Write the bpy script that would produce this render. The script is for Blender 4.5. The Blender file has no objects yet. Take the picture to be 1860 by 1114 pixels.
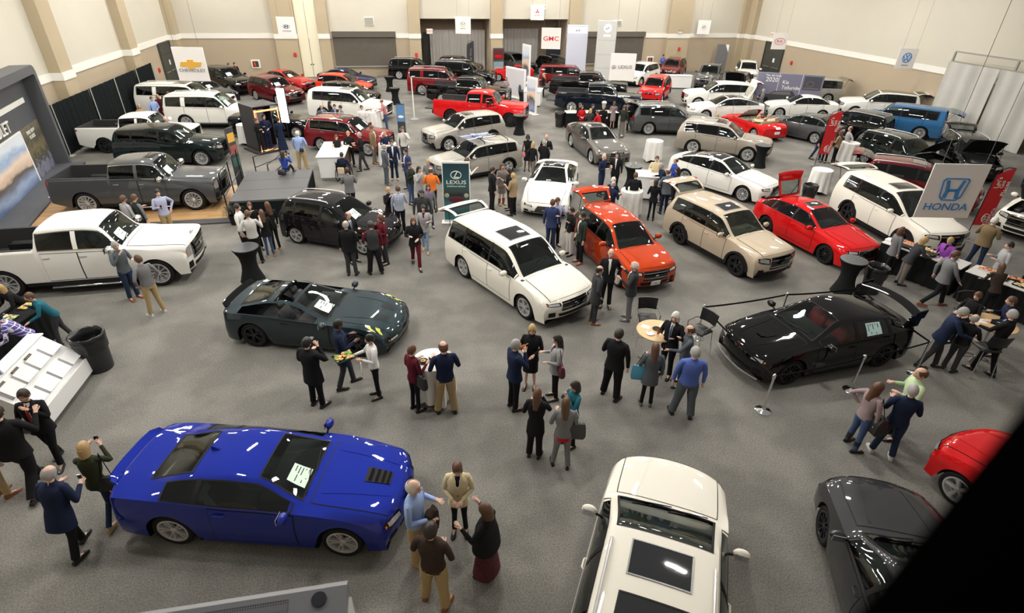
import bpy, bmesh, math, random
from mathutils import Vector, Matrix
PI = math.pi
C = bpy.context.scene.collection
R = math.radians
random.seed(7)
# ------------------------------------------------------------------ camera, world, lights, exposure
scn = bpy.context.scene
YAW, PITCH, ROLL, CAMH, FPX = R(12.566), .544752, .0214177, 8.2536, 1005.6
def camera():
    cp, sp = math.cos(PITCH), math.sin(PITCH)
    f = Vector((0, cp, -sp)); r = Vector((1, 0, 0)); u = Vector((0, sp, cp))
    cr, sr = math.cos(ROLL), math.sin(ROLL)
    r2 = cr*r+sr*u; u2 = -sr*r+cr*u
    z = Matrix.Rotation(-YAW, 3, 'Z')
    r2, u2, f = z@r2, z@u2, z@f
    m = Matrix((r2, u2, -f)).transposed().to_4x4()
    m.translation = (0, 0, CAMH)
    cd = bpy.data.cameras.new('camera'); cd.sensor_width = 36; cd.lens = FPX/1860*36
    cd.clip_start = .03; cd.clip_end = 300
    cd.dof.use_dof = True; cd.dof.focus_distance = 18; cd.dof.aperture_fstop = cd.lens/6.0
    o = bpy.data.objects.new('camera', cd); C.objects.link(o); o.matrix_world = m
    scn.camera = o
camera()
w = bpy.data.worlds.new('world'); scn.world = w; w.use_nodes = True
w.node_tree.nodes['Background'].inputs[0].default_value = (1, .965, .90, 1)
w.node_tree.nodes['Background'].inputs[1].default_value = .26
scn.view_settings.view_transform = 'Standard'; scn.view_settings.look = 'None'
scn.view_settings.exposure = .08; scn.view_settings.gamma = 1
LAMP_STRENGTH = 265.0
# ------------------------------------------------------------------ materials
MATS = {}
def mat(name, col=(.5, .5, .5), rough=.6, metal=0, coat=0, emit=0, spec=None):
    if name in MATS: return MATS[name]
    m = bpy.data.materials.new(name); m.use_nodes = True
    b = m.node_tree.nodes['Principled BSDF']
    b.inputs['Base Color'].default_value = (*col, 1); b.inputs['Roughness'].default_value = rough
    b.inputs['Metallic'].default_value = metal
    if spec is not None: b.inputs['Specular IOR Level'].default_value = spec
    if coat: b.inputs['Coat Weight'].default_value = coat; b.inputs['Coat Roughness'].default_value = .03
    if emit: b.inputs['Emission Color'].default_value = (*col, 1); b.inputs['Emission Strength'].default_value = emit
    MATS[name] = m; return m
def nodes(m): return m.node_tree.nodes, m.node_tree.links, m.node_tree.nodes['Principled BSDF']
def noisy(name, c1, c2, scale, rough=.9, bump=0, detail=6, coords='Object', c3=None, s3=.3):
    if name in MATS: return MATS[name]
    m = mat(name, c1, rough); N, L, b = nodes(m)
    tc = N.new('ShaderNodeTexCoord'); n = N.new('ShaderNodeTexNoise'); n.inputs['Scale'].default_value = scale
    n.inputs['Detail'].default_value = detail; n.inputs['Roughness'].default_value = .7
    r = N.new('ShaderNodeValToRGB'); r.color_ramp.elements[0].position = .3; r.color_ramp.elements[1].position = .7
    r.color_ramp.elements[0].color = (*c1, 1); r.color_ramp.elements[1].color = (*c2, 1)
    L.new(tc.outputs[coords], n.inputs['Vector']); L.new(n.outputs['Fac'], r.inputs['Fac'])
    out = r.outputs[0]
    if c3:
        n2 = N.new('ShaderNodeTexNoise'); n2.inputs['Scale'].default_value = s3; n2.inputs['Detail'].default_value = 5
        L.new(tc.outputs[coords], n2.inputs['Vector'])
        r2 = N.new('ShaderNodeValToRGB'); r2.color_ramp.elements[0].position = .42; r2.color_ramp.elements[1].position = .62
        r2.color_ramp.elements[0].color = (*c3, 1); r2.color_ramp.elements[1].color = (1, 1, 1, 1)
        L.new(n2.outputs['Fac'], r2.inputs['Fac'])
        mx = N.new('ShaderNodeMix'); mx.data_type = 'RGBA'; mx.blend_type = 'MULTIPLY'; mx.inputs['Factor'].default_value = 1
        L.new(out, mx.inputs['A']); L.new(r2.outputs[0], mx.inputs['B']); out = mx.outputs['Result']
    L.new(out, b.inputs['Base Color'])
    if bump:
        bp = N.new('ShaderNodeBump'); bp.inputs['Strength'].default_value = bump; bp.inputs['Distance'].default_value = .01
        L.new(n.outputs['Fac'], bp.inputs['Height']); L.new(bp.outputs[0], b.inputs['Normal'])
    return m
def glass(name, tint, gloss=(.9, .95, .93)):
    if name in MATS: return MATS[name]
    m = bpy.data.materials.new(name); m.use_nodes = True; N = m.node_tree.nodes; L = m.node_tree.links
    for n in list(N):
        if n.type != 'OUTPUT_MATERIAL': N.remove(n)
    t = N.new('ShaderNodeBsdfTransparent'); t.inputs[0].default_value = (*tint, 1)
    g = N.new('ShaderNodeBsdfGlossy'); g.inputs[0].default_value = (*gloss, 1); g.inputs['Roughness'].default_value = .02
    f = N.new('ShaderNodeFresnel'); f.inputs[0].default_value = 1.55
    x = N.new('ShaderNodeMixShader'); L.new(f.outputs[0], x.inputs[0]); L.new(t.outputs[0], x.inputs[1]); L.new(g.outputs[0], x.inputs[2])
    L.new(x.outputs[0], N['Material Output'].inputs[0]); MATS[name] = m; return m
def stripes(name, c1, c2, period, axis=0, coords='Object', rough=.85, width=.5, second=None):
    """plaid or stripes made of wave-like steps along one or two axes"""
    if name in MATS: return MATS[name]
    m = mat(name, c1, rough); N, L, b = nodes(m)
    tc = N.new('ShaderNodeTexCoord'); sp = N.new('ShaderNodeSeparateXYZ'); L.new(tc.outputs[coords], sp.inputs[0])
    def band(ax, per):
        d = N.new('ShaderNodeMath'); d.operation = 'DIVIDE'; d.inputs[1].default_value = per; L.new(sp.outputs[ax], d.inputs[0])
        fr = N.new('ShaderNodeMath'); fr.operation = 'FRACT'; L.new(d.outputs[0], fr.inputs[0])
        g = N.new('ShaderNodeMath'); g.operation = 'LESS_THAN'; g.inputs[1].default_value = width; L.new(fr.outputs[0], g.inputs[0])
        return g.outputs[0]
    o = band(axis, period)
    if second is not None:
        o2 = band(second[0], second[1]); mx = N.new('ShaderNodeMath'); mx.operation = 'MAXIMUM'
        L.new(o, mx.inputs[0]); L.new(o2, mx.inputs[1]); o = mx.outputs[0]
    mix = N.new('ShaderNodeMix'); mix.data_type = 'RGBA'; mix.inputs['A'].default_value = (*c1, 1); mix.inputs['B'].default_value = (*c2, 1)
    L.new(o, mix.inputs['Factor']); L.new(mix.outputs['Result'], b.inputs['Base Color']); return m
# ------------------------------------------------------------------ mesh helpers
class MB:
    """collects faces, builds one mesh"""
    def __init__(s): s.v = []; s.f = []; s.m = []
    def add(s, vs, fs, mi=0):
        k = len(s.v); s.v += [tuple(p) for p in vs]
        for f in fs: s.f.append([k+i for i in f]); s.m.append(mi)
    def box(s, a, b, mi=0, M=None):
        x0, y0, z0 = a; x1, y1, z1 = b
        vs = [(x, y, z) for x in (x0, x1) for y in (y0, y1) for z in (z0, z1)]
        if M: vs = [M@Vector(p) for p in vs]
        s.add(vs, [(0, 1, 3, 2), (4, 6, 7, 5), (0, 4, 5, 1), (2, 3, 7, 6), (0, 2, 6, 4), (1, 5, 7, 3)], mi)
    def bbox(s, a, b, r=.02, mi=0, M=None):
        """box with chamfered edges"""
        x0, y0, z0 = a; x1, y1, z1 = b
        r = min(r, (x1-x0)/2.01, (y1-y0)/2.01, (z1-z0)/2.01)
        rings = []
        for z, k in ((z0, r), (z0+r, 0), (z1-r, 0), (z1, r)):
            rings.append([(x0+r+k*0, y0+k, z), (x1-r, y0+k, z), (x1-k, y0+r, z), (x1-k, y1-r, z), (x1-r, y1-k, z), (x0+r, y1-k, z), (x0+k, y1-r, z), (x0+k, y0+r, z)])
        s.loft(rings, True, True, mi, M)
    def loft(s, rings, cap0=False, cap1=False, mi=0, M=None, closed=True):
        n = len(rings[0]); k = len(s.v)
        for r in rings: s.v += [tuple(M@Vector(p)) if M else tuple(p) for p in r]
        for i in range(len(rings)-1):
            for j in range(n if closed else n-1):
                a = k+i*n+j; b = k+i*n+(j+1) % n
                s.f.append([a, b, b+n, a+n]); s.m.append(mi)
        if cap0: s.f.append([k+j for j in range(n-1, -1, -1)]); s.m.append(mi)
        if cap1: s.f.append([k+(len(rings)-1)*n+j for j in range(n)]); s.m.append(mi)
    def lathe(s, prof, seg=24, mi=0, M=None, cap=True):
        rings = [[(r*math.cos(2*PI*j/seg), r*math.sin(2*PI*j/seg), z) for j in range(seg)] for r, z in prof]
        s.loft(rings, cap, cap, mi, M)
    def tube(s, pts, rad, seg=8, mi=0, cap=True, flat=1.0):
        pts = [Vector(p) for p in pts]; rings = []
        rr = rad if isinstance(rad, (list, tuple)) else [rad]*len(pts)
        up = None
        for i, p in enumerate(pts):
            d = (pts[min(i+1, len(pts)-1)]-pts[max(i-1, 0)]).normalized()
            if up is None: up = Vector((0, 0, 1)) if abs(d.z) < .9 else Vector((1, 0, 0))
            a = d.cross(up); a.normalize(); b = a.cross(d); up = b
            rings.append([p+a*rr[i]*math.cos(2*PI*j/seg)+b*rr[i]*flat*math.sin(2*PI*j/seg) for j in range(seg)])
        s.loft(rings, cap, cap, mi)
    def grid(s, fn, nu, nv, mi=0):
        k = len(s.v)
        for i in range(nu+1):
            for j in range(nv+1): s.v.append(tuple(fn(i/nu, j/nv)))
        for i in range(nu):
            for j in range(nv):
                a = k+i*(nv+1)+j; s.f.append([a, a+nv+1, a+nv+2, a+1]); s.m.append(mi)
    def ell(s, c, r, seg=14, ring=9, mi=0, M=None):
        rings = []
        for i in range(ring+1):
            t = PI*i/ring; q = max(math.sin(t), .02)
            rings.append([(c[0]+r[0]*q*math.cos(2*PI*j/seg), c[1]+r[1]*q*math.sin(2*PI*j/seg), c[2]-r[2]*math.cos(t)) for j in range(seg)])
        s.loft(rings, True, True, mi, M)
    def mesh(s, name, nmat=1, smooth=True, angle=40):
        me = bpy.data.meshes.new(name); me.from_pydata(s.v, [], s.f); me.update()
        me.polygons.foreach_set('material_index', s.m)
        ph = mat('placeholder')
        for _ in range(max(nmat, max(s.m, default=0)+1)): me.materials.append(ph)
        bm = bmesh.new(); bm.from_mesh(me); bmesh.ops.recalc_face_normals(bm, faces=bm.faces); bm.to_mesh(me); bm.free()
        if smooth:
            me.polygons.foreach_set('use_smooth', [True]*len(me.polygons))
            me.set_sharp_from_angle(angle=R(angle))
        return me
def put(name, me, mats, parent=None, loc=None, rot=None, label=None):
    """link one mesh object; its materials sit on the object so meshes can be shared"""
    o = bpy.data.objects.new(name, me); C.objects.link(o)
    if not isinstance(mats, (list, tuple)): mats = [mats]
    for i, m in enumerate(mats):
        if i < len(o.material_slots):
            o.material_slots[i].link = 'OBJECT'; o.material_slots[i].material = m
    if parent: o.parent = parent
    if loc is not None: o.location = loc
    if rot is not None: o.rotation_euler = rot
    if label: o['label'] = label
    return o
def tag(o, label=None, cat=None, group=None, kind=None):
    if label: o['label'] = label
    if cat: o['category'] = cat
    if group: o['group'] = group
    if kind: o['kind'] = kind
    return o
def empty(name, loc, rz=0, label=None, cat=None, group=None):
    o = bpy.data.objects.new(name, None); C.objects.link(o); o.empty_display_size = .2
    o.location = loc if len(loc) == 3 else (*loc, 0); o.rotation_euler = (0, 0, rz)
    return tag(o, label, cat, group)
def lerp(a, b, t): return a+(b-a)*t
FONTM = {}
def text_mesh(txt, size, ext=.004, align='CENTER', shear=0, sx=1.0):
    k = (txt, size, ext, align, shear, sx)
    if k in FONTM: return FONTM[k]
    c = bpy.data.curves.new('lettering', 'FONT'); c.body = txt; c.size = size; c.extrude = ext; c.align_x = align; c.align_y = 'CENTER'
    c.resolution_u = 3; c.shear = shear; c.offset = size*.006
    o = bpy.data.objects.new('tmp', c); C.objects.link(o)
    dg = bpy.context.evaluated_depsgraph_get(); me = bpy.data.meshes.new_from_object(o.evaluated_get(dg))
    bpy.data.objects.remove(o); bpy.data.curves.remove(c)
    for v in me.vertices: v.co.x *= sx
    me.materials.clear(); me.materials.append(mat('placeholder')); FONTM[k] = me; return me
def lettering(txt, size, m, parent, loc, rot, name='lettering', **k):
    return put(name, text_mesh(txt, size, **k), m, parent, loc, rot)
BLACKM = mat('dark_metal', (.02, .02, .02), .5)
# ------------------------------------------------------------------ the hall
CARPET = noisy('grey_carpet', (.085, .081, .072), (.31, .298, .272), 38, .95, .25, 8, c3=(.72, .72, .72), s3=.8)
WALLU = noisy('painted_wall_upper', (.56, .53, .45), (.58, .55, .47), .5, .9); WALLL = noisy('painted_wall_lower', (.42, .345, .25), (.44, .36, .265), .6, .9)
PIL = mat('pilaster_paint', (.44, .365, .25), .85); BAND = mat('white_band', (.80, .79, .74), .7); SHUT = noisy('shutter_slats', (.12, .105, .085), (.14, .12, .10), 3, .7)
CREAMD = mat('cream_partition', (.80, .75, .58), .7)
X0, X1, YB, YF, ZT = -16.6, 35.4, 54.6, .6, 11.0
def struct(name, boxes, mats, parent=None):
    m = MB()
    for b in boxes: m.box(b[0], b[1], b[2] if len(b) > 2 else 0)
    o = put(name, m.mesh(name, len(mats), False), mats, parent)
    if not parent: o['kind'] = 'structure'
    return o
def sub(name, boxes, m, parent): return struct(name, boxes, [m], parent)
struct('floor', [((X0-6, -6, -.2), (X1+6, YB+6, 0))], [CARPET])
WM = [WALLL, BAND, WALLU]
def banded(x0, y0, x1, y1, zlo=0, dz=0): return [((x0, y0, max(0, zlo)), (x1, y1, 3.05), 0), ((x0, y0, 3.42), (x1, y1, ZT), 2)]
# back wall with two deep openings
segs = [(X0, 3.4), (9.6, 10.7), (16.85, X1)]
bx = []
for a, b in segs: bx += banded(a, YB, b, YB+.3)
for a, b in ((3.4, 9.6), (10.7, 16.85)): bx += [((a, YB, 4.58), (b, YB+.3, ZT), 2)]
struct('wall_back', bx, WM)
struct('trim_1', [((a, YB-.05, 3.05), (b, YB+.29, 3.42)) for a, b in segs], [BAND])
# recess behind the openings
struct('wall_recess', [((3.1, YB+4.0, 0), (17.2, YB+4.2, 5)), ((3.1, YB+.3, 0), (3.4, YB+4, 5)), ((9.6, YB+.3, 0), (10.7, YB+4, 5)), ((16.85, YB+.3, 0), (17.15, YB+4, 5)), ((3.1, YB+.3, 4.8), (17.2, YB+4.2, 5))], [WALLL])
for i, (a, b) in enumerate(((-8.75, -6.95), (-5.2, -4.3), (2.37, 3.38), (9.62, 10.68), (16.87, 18.03), (26.75, 29.0), (34.3, 35.4))):
    p = struct('trim_%d' % (i+2), [((a, YB-.42, 0), (b, YB-.001, 3.05)), ((a, YB-.42, 3.42), (b, YB-.001, ZT))], [PIL]); sub('band', [((a-.03, YB-.47, 3.05), (b+.03, YB-.001, 3.42))], BAND, p)
# side walls
struct('wall_left', banded(X0-.3, YF, X0, YB), WM); struct('trim_20', [((X0-.29, YF, 3.05), (X0+.05, YB, 3.42))], [BAND])
struct('wall_right', banded(X1, YF, X1+.3, YB), WM); struct('trim_21', [((X1-.05, YF, 3.05), (X1+.29, YB, 3.42))], [BAND])
struct('wall_front', [((X0, YF-.3, 0), (X1, YF, 5.2))], [WALLL])
for i, (a, b) in enumerate(((24.6, 25.9), (34.2, 35.5), (43.8, 45.1), (53.4, 54.58))):
    p = struct('trim_%d' % (i+30), [((X0, a, 0), (X0+.55, b, 3.05)), ((X0, a, 3.42), (X0+.55, b, ZT))], [PIL]); sub('band', [((X0, a-.03, 3.05), (X0+.60, b+.03 if b < 54 else b, 3.42))], BAND, p)
for i, (a, b) in enumerate(((53.2, 54.58), (38.0, 38.001))):
    if b-a > .1:
        p = struct('trim_%d' % (i+40), [((X1-.5, a, 0), (X1, b, 3.05)), ((X1-.5, a, 3.42), (X1, b, ZT))], [PIL]); sub('band', [((X1-.55, a, 3.05), (X1, b, 3.42))], BAND, p)
# tall cream partition doors in the back wall
p = struct('door_1', [((-6.9, YB-.10, 0), (-6.10, YB-.002, ZT)), ((-6.05, YB-.10, 0), (-5.25, YB-.002, ZT))], [CREAMD])
put('door_handle', (lambda m: (m.ell((-6.18, YB-.14, 1.0), (.05, .05, .06), 10, 6), m.mesh('door_handle'))[1])(MB()), [BLACKM], p); put('door_handle', (lambda m: (m.ell((-5.97, YB-.14, 1.0), (.05, .05, .06), 10, 6), m.mesh('door_handle'))[1])(MB()), [BLACKM], p)
# dark roll-down shutters
for i, (a, b) in enumerate(((-4.1, 1.2), (18.85, 24.5))):
    m = MB()
    m.box((a, YB-.09, .83), (b, YB-.002, 3.55)); n = 26
    for k in range(n): z = .9+k*2.2/n; m.box((a+.06, YB-.12, z), (b-.06, YB-.088, z+.05))
    p = put('window_%d' % (i+1), m.mesh('shutter', 1, False), [SHUT]); p['kind'] = 'structure'
    sub('shutter_hood', [((a-.03, YB-.30, 3.15), (b+.03, YB-.002, 3.58))], mat('shutter_hood', (.10, .088, .072), .7), p)
    sub('window_sill', [((a-.05, YB-.25, .76), (b+.05, YB-.002, .84))], mat('metal_sill', (.5, .5, .48), .4, .7), p)
# double doors
def dbl_door(name, o, ax, wd, hh, dark):
    m = MB(); root = put(name, None, []) if False else empty(name, o, ax); root['kind'] = 'structure'
    put('door_frame', (lambda m: (m.box((-wd/2-.12, -.16, 0), (-wd/2, -.0, hh+.1)), m.box((wd/2, -.16, 0), (wd/2+.12, -.0, hh+.1)), m.box((-wd/2, -.16, hh), (wd/2, -.0, hh+.1)), m.mesh('door_frame', 1, False))[-1])(MB()), [dark], root)
    put('transom', (lambda m: (m.box((-wd/2, -.10, 2.25), (wd/2, -.01, hh)), m.mesh('transom', 1, False))[-1])(MB()), [dark], root)
    for q in (-1, 1):
        l = put('door_leaf', (lambda m: (m.box((min(0, q*wd/2)+.01, -.09, 0.01), (max(0, q*wd/2)-.01, -.03, 2.23)), m.mesh('door_leaf', 1, False))[-1])(MB()), [dark], root)
        put('push_bar', (lambda m: (m.bbox((q*wd/4-wd*.18, -.15, .98), (q*wd/4+wd*.18, -.09, 1.06), .01), m.mesh('push_bar'))[-1])(MB()), [mat('push_bar', (.3, .3, .3), .4, .7)], l)
    put('notice', (lambda m: (m.box((.15, -.105, 1.45), (.42, -.092, 1.8)), m.mesh('notice', 1, False))[-1])(MB()), [mat('notice', (.8, .8, .78), .6)], root)
DKD = mat('dark_door', (.05, .052, .045), .6)
dbl_door('door_2', (X0+.001, 51.6, 0), PI/2, 2.4, 3.0, DKD); dbl_door('door_3', (X1-.001, 49.7, 0), -PI/2, 2.6, 3.0, DKD)
# small wall things
def small(name, a, b, m, label, cat, extra=None):
    mm = MB(); mm.bbox(a, b, .02); o = put(name, mm.mesh(name), [m]); tag(o, label, cat)
    if extra: extra(o)
    return o
RED = mat('alarm_red', (.6, .02, .02), .5); FR = mat('cabinet_frame', (.80, .77, .62), .5)
for (a, lab) in ((-11.06, 'cream framed fire extinguisher cabinet in the tan wall left of the tall cream doors'), (25.05, 'cream framed fire extinguisher cabinet in the tan wall right of the pale hanging signs')):
    o = small('extinguisher_cabinet', (a, YB-.08, .72), (a+.72, YB-.002, 1.42), FR, lab, 'fire cabinet')
    put('cabinet_window', (lambda m: (m.box((a+.12, YB-.10, .84), (a+.60, YB-.078, 1.30)), m.mesh('w', 1, False))[-1])(MB()), [mat('cabinet_dark', (.06, .07, .08), .2)], o)
    put('extinguisher', (lambda m: (m.lathe([(.07, 0), (.08, .02), (.08, .28), (.03, .34)], 12, 0, Matrix.Translation((a+.3, YB-.15, .87))), m.mesh('e'))[-1])(MB()), [RED], o)
for x_, y_, z_, ax, lab in ((-7.33, YB-.49, 1.83, 0, 'red fire alarm strobe on the brown pilaster left of the cream doors'), (2.9, YB-.49, 1.75, 0, 'red fire alarm strobe on the beige column left of the curtained opening'), (28.1, YB-.49, 2.1, 0, 'red fire alarm strobe on the wide pilaster right of centre'),
                            (X1-.06, 46.9, 1.75, 1, 'upper red alarm box on the right wall beside the double doors'), (X1-.06, 33.9, 1.0, 1, 'red alarm box low on the right wall under the round-logo sign'), (X0+.04, 49.3, 1.4, 1, 'red alarm box on the left wall beside the dark doors')):
    small('fire_alarm', (x_-.12, y_-.04, z_-.15) if not ax else (x_-.04, y_-.12, z_-.15), (x_+.12, y_+.08, z_+.15) if not ax else (x_+.06, y_+.12, z_+.15), RED, lab, 'fire alarm')
VENT = mat('vent_grille', (.33, .31, .26), .6)
for a, b, z0, z1, lab in ((-1.35, -.5, 4.0, 4.7, 'square wall vent above the left dark shutter'), (21.25, 22.1, 4.05, 4.55, 'small wall vent above the right dark shutter')):
    o = small('wall_vent', (a, YB-.06, z0), (b, YB-.002, z1), BAND, lab, 'vent')
    put('vent_louvre', (lambda m: ([m.box((a+.06, YB-.08, z0+.06+k*(z1-z0-.12)/8), (b-.06, YB-.055, z0+.06+(k+.7)*(z1-z0-.12)/8)) for k in range(8)], m.mesh('v', 1, False))[-1])(MB()), [VENT], o)
small('exit_sign', (3.95, YB+.35, 3.35), (4.5, YB+.45, 3.75), BAND, 'white exit sign with red letters inside the left opening', 'exit sign', lambda o: lettering('EXIT', .26, RED, o, (4.22, YB+.345, 3.55), (PI/2, 0, 0)))
small('exit_sign', (X1-.10, 50.2, 3.5), (X1-.001, 50.8, 3.85), BAND, 'white exit sign with red letters over the far right double doors', 'exit sign', lambda o: lettering('EXIT', .24, RED, o, (X1-.105, 50.5, 3.67), (PI/2, 0, -PI/2)))
small('exit_sign', (14.2, YB-.06, 5.35), (14.75, YB+.05, 5.75), BAND, 'small red and white exit sign high above the right curtained opening', 'exit sign', lambda o: lettering('EXIT', .22, RED, o, (14.47, YB-.065, 5.55), (PI/2, 0, 0)))
def lamp_on_wall(x, y, lab, z=3.55):
    o = small('emergency_light', (x-.2, y-.12, z-.08), (x+.2, y, z+.1), BAND, lab, 'emergency light')
    for q in (-.12, .12): put('lamp_head', (lambda m: (m.lathe([(.06, -.05), (.07, .05)], 10, 0, Matrix.Translation((x+q, y-.12, z+.15))@Matrix.Rotation(R(70), 4, 'X')), m.mesh('h'))[-1])(MB()), [mat('lamp_head', (.2, .2, .18), .5)], o)
lamp_on_wall(27.9, YB-.47, 'twin-head emergency light on the wide pilaster right of centre')
# curtains
def drape(name, p0, p1, z0, z1, m, amp=.05, per=.32, parent=None, label=None, cat=None, kind=None, thick=.02):
    p0, p1 = Vector((*p0, 0)), Vector((*p1, 0)); L = (p1-p0).length; d = (p1-p0)/L; nn = Vector((-d.y, d.x, 0)); n = max(8, int(L/per*6)); mb = MB()
    for off in (0, thick): mb.grid(lambda u, v: p0+d*L*u+nn*(off+amp*math.sin(u*L/per*2*PI)*(1 if v < .99 else .6)+amp*.5*math.sin(u*L/per*2.7+1))+Vector((0, 0, lerp(z0, z1, v))), n, 4)
    o = put(name, mb.mesh(name, 1, True, 80), [m], parent)
    if label: tag(o, label, cat)
    if kind: o['kind'] = kind
    return o
GCUR = mat('grey_curtain', (.44, .42, .40), .8); BCUR = mat('black_drape', (.009, .012, .013), .9, spec=.1)
drape('curtain', (4.35, YB+2.0), (9.5, YB+2.0), 0, 3.55, GCUR, label='grey pleated curtain inside the left opening, behind the brown crossover', cat='curtain')
drape('curtain', (10.75, YB+3.2), (14.9, YB+3.2), 0, 3.55, GCUR, label='grey pleated curtain inside the right opening, behind the tall grey SUV', cat='curtain')
struct('door_4', [((3.75, YB+2.5, 0), (4.3, YB+2.6, 3.3))], [BLACKM]); struct('door_5', [((15.4, YB+1.8, 0), (16.8, YB+1.9, 3.4))], [mat('dark_blue_door', (.02, .025, .04), .6)])
# pipe frame with a tall grey curtain on the right
PIPE = mat('pipe_metal', (.35, .34, .31), .45, .6)
cf = empty('pipe_stand', (34.3, 13.0, 0), 0, 'square metal pipe frame above the tall grey curtain by the right wall', 'pipe frame')
for y_ in (17.6, 13.6, 9.6, 5.6, 1.6, -2.4): put('upright', (lambda m: (m.box((-.05, y_-.05, 0), (.05, y_+.05, 4.55)), m.mesh('u', 1, False))[-1])(MB()), [PIPE], cf)
for z_ in (4.0, 4.55): put('rail', (lambda m: (m.box((-.045, -2.4, z_-.04), (.045, 17.6, z_+.04)), m.mesh('r', 1, False))[-1])(MB()), [PIPE], cf)
PCUR = noisy('pale_curtain', (.46, .455, .42), (.52, .51, .48), .8, .85)
for a, b, lab in ((30.7, 27.3, 'first'), (27.25, 24.4, 'second'), (24.2, 19.5, 'third'), (19.4, 12.0, 'fourth')):
    drape('curtain', (34.15+(.25 if lab == 'third' else 0), a), (34.15, b), .02, 3.98, PCUR, .07, .95, label='pale grey floor-length curtain on the pipe frame, %s from the far end' % lab, cat='curtain')
# black pipe-and-drape along the left wall
t = empty('drape_partition', (X0+.9, 38, 0), 0, 'black pipe-and-drape partition along the left wall behind the white trucks and SUVs', 'drape')
yy = [21.0, 24.5, 28.0, 31.3, 35.6, 38.9, 42.4, 45.6]
for i in range(len(yy)-1): drape('drape_panel', (0, yy[i]-38+.05), (0, yy[i+1]-38-.05), 0.02, 2.4, BCUR, .035, .3, parent=t)
for y_ in yy: put('upright', (lambda m: (m.lathe([(.025, 0), (.025, 2.46)], 8, 0, Matrix.Translation((.08, y_-38, 0))), m.box((-.2, y_-38.2, 0), (.25, y_-37.8, .02)), m.mesh('u'))[-1])(MB()), [mat('pipe_light', (.6, .6, .56), .4, .4)], t)
# high bay lamps (above the frame; they light the hall and show in the car paint)
LM = mat('lamp_tubes', (1, .955, .87), emit=LAMP_STRENGTH); LH = mat('lamp_housing', (.5, .5, .5), .5)
lamp0 = None
for iy, y_ in enumerate((3, 10, 17, 24, 31, 38, 45, 51.5)):
    for ix, x_ in enumerate((-12.5, -5.5, 1.5, 8.5, 15.5, 22.5, 29.5)):
        if iy == 0: continue
        if iy == 1 and ix in (4, 5, 6): continue
        if iy in (2, 3) and ix == 6 or iy == 2 and ix == 5: continue
        if lamp0 is None:
            m = MB()
            for q in (-1, 0, 1): m.box((-.62, q*.14-.045, -.03), (.62, q*.14+.045, .0))
            tubes = m.mesh('tubes', 1, False); m = MB(); m.bbox((-.66, -.24, .0), (.66, .24, .09), .03); hous = m.mesh('housing'); lamp0 = 1
        L = empty('high_bay_lamp', (x_, y_, 10.4), (PI/4 if (ix+iy) % 2 else -PI/4), 'rectangular high bay lamp hanging over the hall', 'ceiling lamp', 'high bay lamps over the hall')
        put('lamp_tubes', tubes, [LM], L); put('housing', hous, [LH], L)
# ------------------------------------------------------------------ cars
def pchip(ys):
    n = len(ys); d = [0.0]*n; s = [ys[i+1]-ys[i] for i in range(n-1)]
    for i in range(1, n-1): d[i] = 0 if s[i-1]*s[i] <= 0 else 2*s[i-1]*s[i]/(s[i-1]+s[i])
    d[0] = s[0]; d[-1] = s[-1]
    def f(u):
        i = min(max(int(u), 0), n-2); t = u-i
        return ys[i]*(1+2*t)*(1-t)**2+d[i]*t*(1-t)**2+ys[i+1]*t*t*(3-2*t)+d[i+1]*t*t*(t-1)
    return f
# key columns: X (2 nose, 1 front axle, -1 rear axle, -2 tail), top z, top-edge half width, crown, belt z, belt half width, body half width, plan set-back
SEDAN = [(1.90, .17, .80, 0, .15, .84, .90, .24), (1.98, .27, .82, .005, .25, .86, .93, .26), (2, .42, .80, .01, .39, .88, .95, .26),
 (1.93, .53, .74, .03, .46, .88, .96, .24), (1.70, .595, .74, .04, .51, .90, .97, .10), (1.0, .665, .78, .04, .59, .93, .99, 0),
 (.60, .70, .77, .035, .645, .94, 1, 0), (-.01, .965, .60, .035, .66, .94, 1, 0), (-.40, 1.0, .61, .035, .67, .95, 1, 0),
 (-.85, .955, .58, .035, .685, .94, 1, 0), (-1.42, .765, .62, .025, .70, .92, .99, 0), (-1.85, .745, .66, .02, .69, .88, .96, -.08),
 (-1.97, .70, .72, .015, .64, .86, .94, -.15), (-2.0, .50, .80, .01, .47, .88, .94, -.17), (-1.99, .30, .80, .01, .28, .86, .93, -.17), (-1.93, .17, .78, 0, .15, .84, .9, -.16)]
def variant(base, ch):
    b = [list(k) for k in base]
    for i, d in ch.items():
        for c, v in d.items(): b[i]['x z w c b q m p'.split().index(c)] = v
    return [tuple(k) for k in b]
SUV = variant(SEDAN, {2: dict(z=.40), 3: dict(x=1.95, z=.555, w=.78, b=.46), 4: dict(x=1.76, z=.615, w=.79, b=.52), 5: dict(z=.665, w=.80, b=.59), 6: dict(x=.66, z=.685, w=.79, b=.63),
 7: dict(x=.09, z=.965, w=.70, b=.635), 8: dict(x=-.45, z=1.0, w=.72, b=.645), 9: dict(x=-1.60, z=.955, w=.70, c=.03, b=.665), 10: dict(x=-1.86, z=.69, w=.76, c=.015, b=.64, p=-.04),
 11: dict(x=-1.91, z=.615, w=.80, c=.01, b=.58, p=-.08), 12: dict(x=-1.93, z=.48, w=.84, c=.01, b=.46, p=-.10), 13: dict(x=-2, z=.38, w=.85, b=.36, p=-.12), 14: dict(z=.27, w=.84, b=.25, p=-.12), 15: dict(p=-.12)})
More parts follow.
